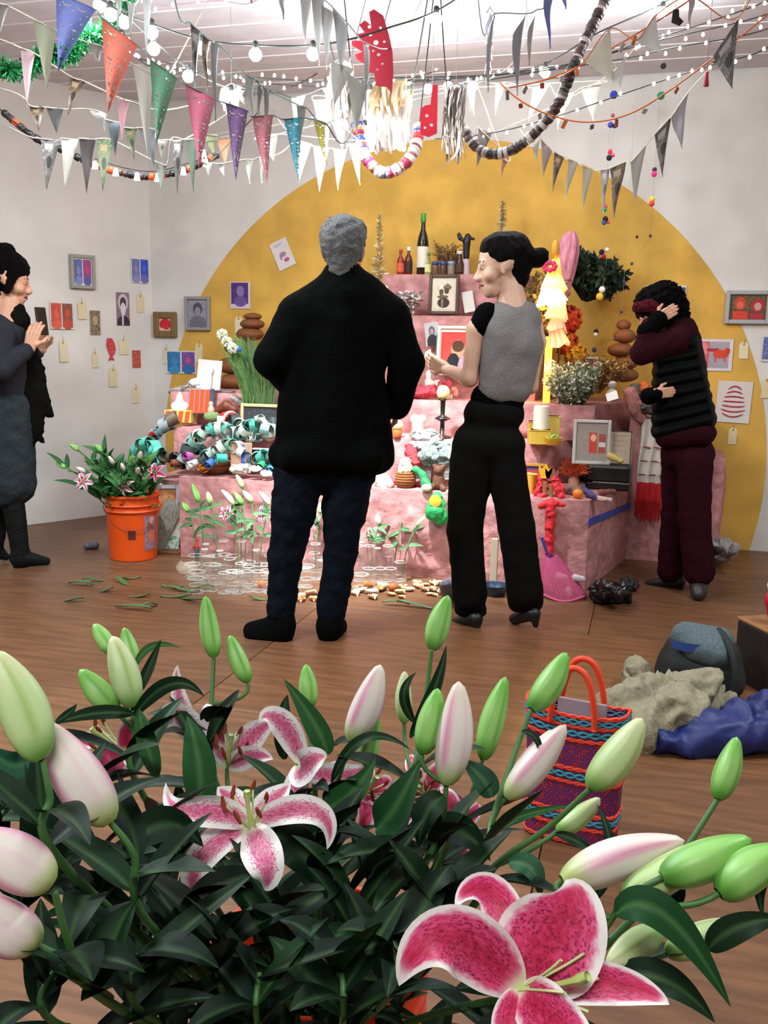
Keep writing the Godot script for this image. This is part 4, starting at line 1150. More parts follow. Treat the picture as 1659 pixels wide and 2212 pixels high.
	s = Sh.new()
	for d in [Vector3(-0.008, 0.092, 0.019), Vector3(0.008, 0.092, 0.019), Vector3(0, 0.05, 0.03), Vector3(0, 0.03, 0.032)]: s.ball(Transform3D(Basis(), d), Vector3(0.003, 0.003, 0.003), 6)
	ms("buttons", s, M(Color("2a2626")), t)
	s = Sh.new()
	s.box(Transform3D(), Vector3(0.07, 0.03, 0.001))
	var cd := flat("white_card", Transform3D(Basis(Vector3.BACK, 0.35) * Basis(Vector3.RIGHT, -0.7), onz(1322, 856, -5.14)), 0.06, 0.055, M(Color("e4d8d2")), "wc3")
	tag(cd, "white card lying on the step edge below the snowman", "card")
	t = thing("grey_hat", "small grey hat on a pale box beside the snowman", "hat", Vector3(onz(1372, 840, -5.5).x, 0.95, -5.5))
	ms("crown", lath([[0.07, 0], [0.068, 0.006], [0.035, 0.012], [0.032, 0.04], [0.02, 0.05], [0, 0.052]], 20), M(Color("4a4c40")), t)
	s = Sh.new()
	s.box(Transform3D(Basis(), Vector3(0.02, -0.07, 0)), Vector3(0.08, 0.13, 0.05), 0.004)
	ms("pale_box", s, M(Color("b8a48c")), t)
	heap("pink_knit", pxcap([[1362, 850, -5.42, 15, 1372, 880, -5.42, 16], [1372, 880, -5.42, 16, 1386, 905, -5.42, 12]]), nz(Color("a85a5c"), Color("d08a80"), 0.08, Vector3(2, 9, 2), 0.9, 0.3, 2, false), "rolled pink knitted scarf standing on the pedestal's left corner", "scarf", 0.012, 0.02, 0.009, 20.0)
	heap("orange_knit", pxcap([[1392, 835, -5.44, 10, 1400, 850, -5.44, 12]]), M(Color("c85a1c")), "small orange bundle behind the bent visitor's sleeve", "cloth", 0.02, 0.02, 0.008, 30.0)
	heap("grey_fur", pxcap([[1395, 880, -5.4, 13, 1410, 885, -5.4, 13]]), nz(Color("4a3c36"), Color("7a6c64"), 0.1, Vector3.ONE * 8, 0.9, 0.3), "grey brown fur ball on the pink pedestal", "fur", 0.02, 0.02, 0.007, 50.0)
	# red-fringed white cloth over the pedestal
	t = thing("fringed_cloth", "white cloth with a bright red fringed border hanging on pink pedestal", "cloth", onz(1412, 905, -5.42))
	u = mp(t.position)
	var wv := func(a: float, w: float) -> float: return 0.012 + 0.01 * sin(a * 14 + w * 2)
	s = Sh.new()
	s.grid(func(a, w): return Vector3((a - 0.5) * 50 * u + 2 * u * sin(w * 6), -w * 140 * u, wv.call(a, w)), 24, 16)
	ms("white_cloth", s, nz(Color("c8b8ac"), Color("d8ccc0"), 0.05, Vector3(1, 8, 1), 0.9, 0.0, 2, false), t)
	for k in 3:
		s = Sh.new()
		s.grid(func(a, w): return Vector3((a - 0.5) * 50 * u + 2 * u * sin(w * 6), -(60 + k * 30 + w * 3) * u, wv.call(a, w) + 0.002), 24, 1)
		ms("stripe", s, M(Color("8a2f34")), t)
	s = Sh.new()
	s.grid(func(a, w): return Vector3((a - 0.5) * 54 * u, -(138 + w * 42) * u, wv.call(a, 1.0) + 0.003), 24, 8)
	ms("red_band", s, M(Color("b8121e")), t)
	s = Sh.new()
	for k in 26:
		var a := k / 25.0
		var x := (a - 0.5) * 54 * u
		s.tube(curve([Vector3(x, -178 * u, wv.call(a, 1.0) + 0.004), Vector3(x + 0.004 * rng.randfn(), -200 * u, 0.02), Vector3(x + 0.008 * rng.randfn(), -(205 + rng.randf() * 22) * u, 0.02)], 4), 0.004, 4)
	ms("fringe", s, M(Color("b8121e")), t).set_meta("kind", "stuff")
	# pictures, case and toys on the right of the lower steps
	q = onz(1278, 955, -4.86)
	frame("framed_picture", Transform3D(Basis(Vector3.UP, 0.12) * Basis(Vector3.RIGHT, -0.1), q), 80 * mp(q), 96 * mp(q), 0.016, 0.016, M(Color("b4aca6"), 0.4), pic(48, 56, Color("8f8078"), [["r", .42, .25, .25, .55, Color("b83a2c")], ["e", .54, .38, .09, .1, Color("d8a088")], ["r", .74, .3, .22, .5, Color("9a4438")], ["r", .74, .5, .22, .14, Color("c8c0bc")]]), "rwf", "pale framed picture with two red figures on the right of altar", "framed picture")
	q = onz(1336, 966, -4.9)
	t = tag(flat("notice_board", Transform3D(Basis(Vector3.UP, -0.05) * Basis(Vector3.RIGHT, -0.06), q), 56 * mp(q), 70 * mp(q), pic(56, 70, Color("b8a490"), [["r", 0, 0, .25, 1, Color("d8d0c8")], ["r", 0, .5, .22, .4, Color("d8581c")], ["r", .32, .15, .5, .02, Color("8a7668")], ["r", .32, .3, .55, .02, Color("8a7668")], ["r", .32, .45, .45, .02, Color("8a7668")], ["r", .32, .6, .55, .02, Color("8a7668")], ["r", 0, 0, 1, .03, Color("2a2422")], ["r", .96, 0, .04, 1, Color("3a302c")]]), "board", 0.006), "tan paper board with an orange patch leaning above black case", "board")
	q = onf(1312, 1062, STEP[0])
	t = thing("black_case", "black carrying case with a silver edge on the lowest step", "case", q + Vector3(0, 0, -0.12), -0.08)
	s = Sh.new()
	s.box(Transform3D(Basis(), Vector3(0, 0.085, 0)), Vector3(0.225, 0.09, 0.16), 0.012)
	ms("case_lid", s, M(Color("1c1f1c"), 0.5), t)
	s = Sh.new()
	s.box(Transform3D(Basis(), Vector3(0, 0.02, 0)), Vector3(0.225, 0.04, 0.16), 0.008)
	ms("case_base", s, M(Color("15130f"), 0.5), t)
	s = Sh.new()
	s.box(Transform3D(Basis(), Vector3(0.02, 0.04, 0.081)), Vector3(0.19, 0.008, 0.004), 0.001)
	ms("silver_edge", s, M(Color("8a8684"), 0.3, 0.6), t)
	s = Sh.new()
	s.tube(curve([Vector3(-0.05, 0.13, 0), Vector3(-0.05, 0.175, 0), Vector3(0.03, 0.175, 0), Vector3(0.03, 0.13, 0)], 10), 0.006, 8)
	ms("handle", s, M(Color("14110f"), 0.5), t)
	heap("eyeglass_pouch", pxcap([[1318, 985, -4.8, 8, 1342, 996, -4.78, 6]]), M(Color("a8924a")), "olive yellow pouch lying on top of the black case", "pouch", 0.01, 0.01, 0.006)
	t = thing("troll_doll", "doll with wild bright orange hair in front of black case", "doll", onf(1238, 1058, STEP[0]))
	ms("doll_body", blob([[Vector3(0, 0.02, 0), 0.03, Vector3(0, 0.05, 0), 0.028], [Vector3(-0.02, 0.01, 0.02), 0.014, Vector3(-0.03, 0.008, 0.04), 0.014], [Vector3(0.02, 0.01, 0.02), 0.014, Vector3(0.03, 0.008, 0.04), 0.014]], 0.01, 0.006), M(Color("c89078")), t)
	s = Sh.new()
	for k in 150:
		var d := Vector3(rng.randfn(), absf(rng.randfn()) * 1.1, rng.randfn() * 0.8).normalized()
		s.tube([Vector3(0, 0.075, 0), Vector3(0, 0.085, 0) + d * 0.055, Vector3(0, 0.09, 0) + d * 0.078 + Vector3(0.012 * rng.randfn(), 0.01 * rng.randfn(), 0)], [0.006, 0.006, 0.002], 4)
	ms("hair", s, nz(Color("d0401c"), Color("e86a3c"), 0.1, Vector3.ONE * 6, 0.8, 0.0, 2, false), t).set_meta("kind", "stuff")
	q = onz(1247, 1083, -4.70)
	q.y = STEP[0]
	t = thing("orange_fruit", "round orange fruit at the right front corner of the altar", "fruit", q)
	s = Sh.new()
	s.ball(Transform3D(Basis(), Vector3(0, 0.024, 0)), Vector3(0.027, 0.025, 0.027), 16)
	ms("peel", s, M(Color("d8741c"), 0.5), t)
	s = Sh.new()
	s.lathe(Transform3D(Basis(), Vector3(0, 0.048, 0)), [[0, 0.003], [0.003, 0.002], [0.004, -0.001]], 8)
	ms("stalk", s, M(Color("5a6a2c")), t)
	for a in [[1222, 1060, 1250, 1065, 12, "6a4c40", "brown furry toy lying left of the orange fruit", "toy"], [1258, 1058, 1285, 1078, 7, "3c3f78", "blue glasses case leaning behind the orange fruit", "case"], [1285, 1078, 1318, 1082, 6, "c8a898", "pale fabric roll at the right corner of lowest step", "cloth"], [1270, 1072, 1300, 1078, 6, "5a1c26", "dark red fabric roll behind the pale fabric roll", "cloth"], [1298, 1066, 1325, 1064, 7, "8a4a44", "rosy cloth scrap in front of the black case", "cloth"], [1262, 1035, 1290, 1048, 9, "15161c", "dark shoe in front of the black case", "shoe"]]:
		q = onf(a[0], a[1] + a[4] * 0.6, STEP[0]) + Vector3(0, a[4] * 0.0023, 0)
		var q2: Vector3 = onf(a[2], a[3] + a[4] * 0.6, STEP[0]) + Vector3(0, a[4] * 0.0023, 0)
		heap("small_bundle", [[q, a[4] * 0.0023, q2, a[4] * 0.0019]], M(Color(a[5])), a[6], a[7], 0.01, 0.01, 0.006, 30.0)
	# framed portrait, red cloths, tulips, hanging red beads
	q = onz(1150, 1032, -4.82)
	frame("framed_picture", Transform3D(Basis(Vector3.UP, 0.1) * Basis(Vector3.RIGHT, -0.12), q), 62 * mp(q), 62 * mp(q), 0.016, 0.016, M(Color("a8762e"), 0.45), pic(48, 48, Color("a82a2e"), [["r", 0, 0, 1, .18, Color("4a3a5a")], ["e", .35, .55, .2, .3, Color("d8d0d4")], ["e", .33, .45, .1, .12, Color("6a5a64")]]), "gold", "gold framed picture on red ground beside the black trousers", "framed picture")
	heap("red_bandana", pxcap([[1160, 1062, -4.72, 8, 1178, 1035, -4.74, 12], [1178, 1035, -4.74, 12, 1182, 1050, -4.72, 9], [1140, 1082, -4.68, 7, 1170, 1076, -4.68, 11], [1195, 1030, -4.72, 10, 1208, 1055, -4.7, 12], [1208, 1055, -4.7, 10, 1212, 1075, -4.68, 8]]), M(Color("c0202c")), "crumpled red bandana spread around the tulip cutouts", "cloth", 0.02, 0.012, 0.007, 26.0)
	for a in [[1176, 1062, 1018, "dca018", "yellow orange paper tulip on a brown stick"], [1190, 1066, 1024, "8a4a3a", "dark paper tulip behind the yellow one"]]:
		q = onz(a[0], a[1], -4.70)
		t = thing("paper_tulip", a[4], "paper flower", q)
		u = mp(q)
		var hh: float = (a[1] - a[2]) * u
		s = Sh.new()
		s.box(Transform3D(Basis(), Vector3(0, hh * 0.3 - 0.02, 0)), Vector3(0.022, hh * 0.8, 0.008), 0.002)
		ms("stick", s, M(Color("8a5a34")), t)
		s = Sh.new()
		s.prism(Transform3D(Basis(), Vector3(0, hh, 0)), PackedVector2Array([Vector2(-0.02, -0.035), Vector2(0.02, -0.035), Vector2(0.033, 0.0), Vector2(0.036, 0.03), Vector2(0.018, 0.012), Vector2(0.002, 0.04), Vector2(-0.018, 0.012), Vector2(-0.034, 0.03), Vector2(-0.032, 0.0)]), 0.008)
		ms("tulip_head", s, M(Color(a[3])), t)
	t = thing("knotted_red_scarf", "bright red knotted scarf hanging in bulges down the altar front", "scarf", onz(1190, 1085, -4.6))
	u = mp(t.position)
	var kn := []
	for k in 5:
		kn.append([Vector3((k % 2) * 0.004, -(6 + k * 29) * u, 0), 9 * u, Vector3(0.002, -(24 + k * 29) * u, 0), 12 * u])
		kn.append([Vector3(0.002, -(24 + k * 29) * u, 0), 7 * u, Vector3(0, -(36 + k * 29) * u, 0), 4 * u])
	kn.append([Vector3(0, 0, -0.01), 9 * u, Vector3(-0.045, -0.02, 0.0), 8 * u]); kn.append([Vector3(0, 0, -0.01), 9 * u, Vector3(0.06, -0.01, 0.0), 5 * u])
	ms("scarf", blob(kn, 0.008, 0.006, 0.008, 30.0), M(Color("c81e28")), t)
	s = Sh.new()
	for k in 4: s.lathe(Transform3D(Basis(), Vector3(0.001, -(39 + k * 29) * u, 0)), [[4.5 * u, -2 * u], [6 * u, 0], [4.5 * u, 2 * u]], 12)
	ms("knots", s, M(Color("8a3a3c")), t)
	# blue tape on the side of the lowest step
	s = Sh.new()
	var sn := Vector3(1, 0, 0.22).normalized()
	var ends := []
	for e in [[1272, 1128], [1360, 1093]]:
		var dd := dv(e[0], e[1])
		ends.append(CAM + dd * ((Vector3(-0.228, 0, STEPZ[0]) - CAM).dot(sn) / dd.dot(sn)))
	var ta: Vector3 = ends[0]
	var tb: Vector3 = ends[1]
	s.box(Transform3D(Basis.looking_at(tb - ta), (ta + tb) / 2), Vector3(0.006, 0.032, (tb - ta).length()), 0.0005)
	tag(ms("painters_tape", s, M(Color("2a3f9a"), 0.6)), "strip of blue masking tape on the altar's right side", "tape")

var loafm: Material
func loaf() -> Material:
	if loafm == null: loafm = nz(Color("6e3c1e"), Color("96582e"), 0.05, Vector3.ONE * 3, 0.7, 0.2, 4, false)
	return loafm

func altar_left():
	var pal := [Color("4fa898"), Color("8fc4ae"), Color("cfd8d4"), Color("55666a"), Color("3a4648"), Color("8aa8a8"), Color("e6e2d8"), Color("2f8f8c"), Color("b8cfc0")]
	var pal2 := [Color("3a4648"), Color("55666a"), Color("6fb4a8"), Color("5a4a38"), Color("8a8f90"), Color("2c3436")]
	var W := func(l: Array) -> Array:
		var o := []
		for q in l: o.append(onz(q[0], q[1], q[2]))
		return o
	paper_chain(W.call([[396, 990, -4.72], [418, 955, -4.76], [448, 930, -4.78], [480, 925, -4.8], [512, 938, -4.78], [545, 918, -4.82], [585, 930, -4.82]]), 22, 0.036, 0.05, pal, "teal and white paper chain arching across the second step")
	paper_chain(W.call([[440, 992, -4.7], [470, 968, -4.72], [505, 962, -4.74], [540, 990, -4.72], [575, 985, -4.74], [600, 1000, -4.72]]), 17, 0.032, 0.05, pal, "green and grey paper chain lying behind the wooden bowl")
	paper_chain(W.call([[500, 905, -4.93], [530, 925, -4.86], [560, 940, -4.84], [590, 915, -4.9]]), 11, 0.036, 0.055, pal, "pale green paper chain under the small blackboard")
	paper_chain(W.call([[372, 905, -4.9], [350, 925, -4.88], [328, 948, -4.86], [306, 985, -4.84], [330, 1000, -4.82], [362, 985, -4.82], [392, 1000, -4.76]]), 19, 0.034, 0.06, pal2, "dark paper chain hanging off the altar's left end")
	paper_chain(W.call([[300, 970, -4.8], [318, 958, -4.8], [338, 975, -4.8]]), 5, 0.036, 0.06, [Color("4fa898"), Color("8fc4ae"), Color("7fb8aa")], "short bright teal paper chain beside the bucket lilies")
	var n := 0
	for a in [[405, 985, "c86ab0"], [432, 972, "2f8f8c"], [455, 1000, "4a78b8"], [415, 1003, "d8d4d0"], [440, 1010, "c87a30"], [478, 990, "3fb0a0"], [470, 945, "e4e0dc"], [560, 905, "c8d4cc"], [495, 955, "b8462e"], [380, 1000, "7a3a22"], [430, 955, "9c5a44"], [590, 985, "5fb0a0"], [565, 1005, "2f8f60"], [540, 945, "e8e4da"], [585, 1012, "4a90b8"]]:
		var q := onz(a[0], a[1], -4.7 if a[1] > 980 else -4.82)
		var s := Sh.new()
		var r := rng.randf_range(0.018, 0.026)
		ring(Transform3D(Basis(Vector3.UP, rng.randf_range(-1, 1)) * Basis(Vector3.RIGHT, rng.randf_range(-0.5, 0.5)), Vector3.ZERO), r, 0.06, s)
		ring(Transform3D(Basis(Vector3.UP, rng.randf_range(-1, 1)), Vector3.ZERO), r * 0.6, 0.062, s)
		var o := ms("paper_roll", s, M(Color(a[2]), 0.6))
		o.position = q
		tag(o, ["mauve", "deep teal", "blue", "light grey", "amber", "sea green", "off white", "pale sage", "rust red", "dark brown", "reddish brown", "mint", "emerald", "ivory", "sky blue"][n] + " coloured loose paper roll among the paper chains", "paper roll")
		n += 1
	# wooden bowl with scraps, card with the blue dancer
	var t := thing("wooden_bowl", "shallow wooden bowl of paper scraps on the lowest step", "bowl", onf(456, 1026, STEP[0]) + Vector3(0, 0.0, -0.05))
	ms("bowl", lath([[0, 0], [0.04, 0], [0.06, 0.012], [0.098, 0.05], [0.096, 0.053], [0.055, 0.02], [0, 0.016]], 28), M(Color("8a5c34"), 0.5), t)
	for k in 7:
		var s := Sh.new()
		s.box(Transform3D(Basis.from_euler(Vector3(rng.randf_range(-.5, .5), rng.randf() * 3, rng.randf_range(-.5, .5))), Vector3(rng.randf_range(-.06, .06), 0.055 + k * 0.006, rng.randf_range(-.05, .05))), Vector3(0.07, 0.004, 0.045), 0.001)
		ms("paper_scrap", s, M(Color(["d88a2c", "e8b05a", "ece6dc", "e8e0cc", "d87a20", "f0ece4", "dcb878"][k])), t)
	var q := onz(521, 988, -4.72)
	tag(flat("dancer_card", Transform3D(Basis(Vector3.RIGHT, -0.12), q), 47 * mp(q), 64 * mp(q), pic(60, 80, Color("a98268"), [["r", 0, 0, 1, .03, Color("c8c0b8")], ["r", .8, .6, .2, .4, Color("c8c8d8")], ["e", .58, .15, .09, .09, Color("3a56c8")], ["e", .6, .38, .13, .2, Color("4464d0")], ["r", .36, .3, .2, .07, Color("4464d0")], ["e", .6, .62, .1, .16, Color("3a56c8")], ["e", .5, .78, .12, .09, Color("4a6cd8")], ["r", .36, .78, .12, .14, Color("4a6cd8")]]), "dancer", 0.004), "tan card printed with a blue dancing figure", "card")
	heap("white_crumple", pxcap([[508, 1014, -4.68, 10, 528, 1012, -4.68, 11]]), M(Color("e8e6de")), "crumpled white paper in front of the blue dancer card", "paper", 0.02, 0.01, 0.007, 30.0)
	for a in [[555, 1008, "e8d4c4", "pale pink shell at the front of the lowest step"], [578, 1018, "ece2d4", "white fluted shell near the black jumper's hem"]]:
		q = onz(a[0], a[1], -4.68)
		var s := Sh.new()
		s.grid(func(u, w):
			var an: float = (u - 0.5) * 2.4
			var r: float = w * 0.04 * (1 + 0.05 * cos(u * 60))
			return Vector3(sin(an) * r, 0.012 * sin(w * PI) + 0.004, cos(an) * r), 30, 8)
		s.grid(func(u, w):
			var an: float = (u - 0.5) * 2.4
			var r: float = w * 0.04 * (1 + 0.05 * cos(u * 60))
			return Vector3(sin(an) * r, -0.012 * sin(w * PI) + 0.002, cos(an) * r), 30, 8)
		var o := ms("shell", s, M(Color(a[2]), 0.4))
		o.position = q
		o.rotation.x = 0.7
		tag(o, a[3], "shell")
	# small blackboard, toy piano
	q = onz(568, 905, -4.94)
	frame("blackboard", Transform3D(Basis(Vector3.RIGHT, -0.1), q), 104 * mp(q), 64 * mp(q), 0.018, 0.018, M(Color("d8b98a"), 0.6), pic(80, 50, Color("34353a"), [["n", 0, 0, 1, 1, Color("44464a")]]), "bb", "small blackboard in a pale wooden frame left of the black jumper", "blackboard")
	heap("tan_stone", pxcap([[572, 932, -4.84, 12, 582, 940, -4.84, 13]]), nz(Color("8a7464"), Color("b8a494"), 0.06, Vector3.ONE * 5, 0.9, 0.3), "lumpy tan stone in front of the small blackboard", "stone", 0.02, 0.015, 0.007)
	t = thing("toy_piano", "black toy keyboard with white keys at the black jumper's side", "toy", onz(565, 968, -4.82) + Vector3(0, -0.02, 0))
	var s := Sh.new()
	s.box(Transform3D(), Vector3(0.1, 0.03, 0.06), 0.004)
	ms("keyboard_body", s, M(Color("15151a"), 0.4), t)
	for k in 9:
		s = Sh.new()
		s.box(Transform3D(Basis(), Vector3(-0.04 + k * 0.01, 0.017, 0.012)), Vector3(0.0092, 0.006, 0.032), 0.001)
		ms("white_key", s, M(Color("ddd8d0"), 0.4), t)
	# striped boxes and white plaster pieces
	for a in [[390, 912, 60, 26, "c8b060", "low box with slanting orange and yellow stripes", -5.02, "6a5a88"], [437, 892, 46, 52, "7f88a8", "taller box with slanting orange and blue stripes", -5.06, "c0c4d0"]]:
		q = onz(a[0], a[1], a[6])
		var u := mp(q)
		t = thing("striped_box", a[5], "box", q, 0.1)
		s = Sh.new()
		s.box(Transform3D(Basis(), Vector3(0, a[3] * u / 2, 0)), Vector3(a[2] * u, a[3] * u, 0.09), 0.003)
		ms("box_body", s, M(Color(a[4])), t)
		for k in 4:
			s = Sh.new()
			var bx: float = (-0.5 + (k + 0.3) * 0.25) * a[2] * u
			s.prism(Transform3D(Basis(), Vector3(bx, 0, 0.046)), PackedVector2Array([Vector2(-0.012, 0.002), Vector2(0.014, 0.002), Vector2(0.026, a[3] * u - 0.002), Vector2(0.0, a[3] * u - 0.002)]), 0.002)
			ms("orange_stripe", s, M(Color("e04a18"), 0.6), t)
	heap("white_cone", pxcap([[388, 852, -5.03, 5, 388, 880, -5.03, 12], [380, 878, -5.03, 10, 398, 878, -5.03, 10]]), M(Color("efece8"), 0.6), "smooth white plaster cone standing on the low striped box", "ornament", 0.003, 0.01, 0.006)
	heap("white_bird", pxcap([[450, 802, -5.06, 11, 446, 835, -5.06, 12], [440, 822, -5.06, 9, 418, 826, -5.06, 8], [440, 806, -5.06, 8, 452, 800, -5.06, 9]]), M(Color("f2f0ec"), 0.6), "white plaster bird on top of the taller striped box", "ornament", 0.003, 0.02, 0.006)
	heap("silver_foil", pxcap([[370, 846, -5.2, 7, 405, 838, -5.2, 8], [405, 838, -5.2, 6, 412, 826, -5.2, 5]]), M(Color("9a9490"), 0.35, 0.4), "strip of silver foil at the left end behind plaster cone", "foil", 0.02, 0.01, 0.007, 30.0)
	q = onz(452, 812, -5.3)
	tag(flat("blank_board", Transform3D(Basis(Vector3.BACK, -0.06) * Basis(Vector3.RIGHT, -0.12), q), 56 * mp(q), 68 * mp(q), M(Color("cdc6c2")), "bl", 0.006), "blank off white board leaning behind the white plaster bird", "board")
	heap("brown_leather_shoe", pxcap([[468, 888, -5.03, 8, 490, 878, -5.03, 13], [490, 878, -5.03, 12, 506, 886, -5.03, 9]]), M(Color("6e3520"), 0.5), "brown leather slipper on the second step", "shoe", 0.004, 0.015, 0.006)
	heap("red_shawl", pxcap([[485, 900, -4.98, 9, 512, 908, -4.98, 10], [478, 896, -4.99, 5, 500, 893, -4.99, 6]]), M(Color("b02a2c")), "folded red shawl beside the small blackboard", "cloth", 0.015, 0.012, 0.007, 24.0)
	heap("green_purse", pxcap([[448, 900, -4.98, 9, 466, 900, -4.98, 10]]), M(Color("6f8a58")), "small green purse right of the striped boxes", "purse", 0.01, 0.012, 0.007)
	tag(flat("white_tag", Transform3D(Basis(Vector3.BACK, -0.05), onz(476, 908, -4.93)), 0.04, 0.05, M(Color("ece8e0")), "wt"), "white price style tag card beside the green purse", "card")
	t = thing("figurine", "small rosy figurine between striped box and leather slipper", "figurine", onz(456, 892, -5.0))
	ms("figure_body", lath([[0, 0], [0.022, 0], [0.018, 0.03], [0.01, 0.042], [0.015, 0.055], [0.008, 0.066], [0, 0.068]], 14), M(Color("d8a898"), 0.5), t)
	t = thing("radio", "dark metal radio with a silver top behind the leather slipper", "radio", onz(485, 872, -5.22))
	s = Sh.new()
	s.box(Transform3D(Basis(), Vector3(0, 0.03, 0)), Vector3(0.12, 0.075, 0.06), 0.006)
	ms("radio_body", s, M(Color("1c1a20"), 0.5), t)
	s = Sh.new()
	s.box(Transform3D(Basis(), Vector3(0, 0.073, 0)), Vector3(0.125, 0.014, 0.065), 0.004)
	ms("silver_top", s, M(Color("9a9a9e"), 0.3, 0.6), t)
	t = thing("bangles", "stack of silver bangles leaning near the grass sheaf", "bangles", onz(512, 860, -5.1))
	for k in 6:
		s = Sh.new()
		var pts := []
		for i in 21: pts.append(Vector3(cos(TAU * i / 20) * 0.022, sin(TAU * i / 20) * 0.022, 0))
		s.tube(pts, 0.003, 6, false)
		var o := ms("bangle", s, M(Color("d8d8d8"), 0.2, 0.8), t)
		o.position = Vector3(k * 0.008 - 0.02, -k * 0.004, 0)
		o.rotation.y = 1.1
	# green grass sheaf with white flowers
	t = thing("grass_sheaf", "tall sheaf of green grass leaning left of the black jumper", "grass", onz(560, 875, -5.05))
	s = Sh.new()
	var u := mp(t.position)
	for i in 620:
		var f := rng.randf()
		var x0 := (f - 0.5) * 60 * u + rng.randfn() * 0.01
		var tip := Vector3(lerpf(-82, 46, f) * u + rng.randfn() * 0.02, lerpf(150, 128, f) * u * rng.randf_range(0.7, 1.02), rng.randfn() * 0.05 - 0.06)
		s.col = [Color("4f7a34"), Color("5f8a3c"), Color("3a5a30"), Color("7a8f58"), Color("46603a")][rng.randi() % 5].lerp(Color("5a6a4a"), f * 0.6)
		s.tube(curve([Vector3(x0, -0.01, rng.randfn() * 0.02), Vector3(x0, 0.1, 0.0), tip], 4), [0.003, 0.0028, 0.0024, 0.0018, 0.0008], 3, false)
	ms("blades", s, V(0.8), t).set_meta("kind", "stuff")
	n = 0
	for a in [[480, 722, -5.05], [490, 738, -5.03], [503, 752, -5.01]]:
		s = Sh.new()
		for i in 120:
			var d := Vector3(rng.randfn(), rng.randfn(), rng.randfn()).normalized()
			var w := d.cross(Vector3(rng.randfn(), rng.randfn(), rng.randfn())).normalized() * 0.007
			s.quad(d * 0.008, d * 0.022 - w, d * 0.034, d * 0.022 + w)
		var o := ms("white_mum", s, M(Color("e6e8d4")))
		o.position = onz(a[0], a[1], a[2])
		tag(o, "shaggy white chrysanthemum on the grass sheaf, %s of three" % ["topmost", "middle", "lowest"][n], "flower")
		n += 1
	s = Sh.new()
	s.ball(Transform3D(), Vector3(0.014, 0.014, 0.014), 10)
	var bp := ms("blue_flower", s, M(Color("2a4fc0")))
	bp.position = onz(517, 754, -4.98)
	tag(bp, "small bright blue ball on the grass sheaf", "ornament")
	s = Sh.new()
	for k in 14:
		var d := Vector3(rng.randfn(), rng.randfn(), absf(rng.randfn())).normalized() * 0.035
		var w := d.cross(Vector3.UP).normalized() * 0.016
		s.quad(Vector3.ZERO, d * 0.7 - w, d, d * 0.7 + w)
	var of := ms("orange_flower", s, M(Color("d8402a")))
	of.position = onz(326, 943, -4.84)
	tag(of, "orange red paper flower at the dark chain's left", "paper flower")

# ---------- pictures and tags on the walls ----------
func hang(nm: String, r: Array, left: bool, im, key: String, label: String, cat: String, roll := 0.0):   # a bare print
	var o := onwall(r[0], r[1], r[2], r[3], left, 0.004, roll)
	tag(flat(nm, o[0], o[1], o[2], im, key), label, cat)
func hangf(r: Array, left: bool, bar: float, fm: Material, im, key: String, label: String, mw := 0.0):
	var o := onwall(r[0], r[1], r[2], r[3], left, 0.016)
	frame("framed_picture", o[0], o[1], o[2], bar, 0.026, fm, im, key, label, "framed picture", Color("d8d2cc") if mw > 0 else null, mw)
func duo(a: Color, b: Color, c: Color, d: Color) -> Image:
	return pic(80, 64, Color("d8d0d0"), [["r", .04, .05, .44, .9, a], ["n", .04, .05, .44, .9, c], ["r", .53, .05, .44, .9, b], ["n", .53, .05, .44, .9, d], ["e", .26, .45, .1, .16, c], ["e", .26, .85, .18, .2, c], ["e", .74, .4, .1, .16, d], ["e", .74, .82, .18, .22, a]])
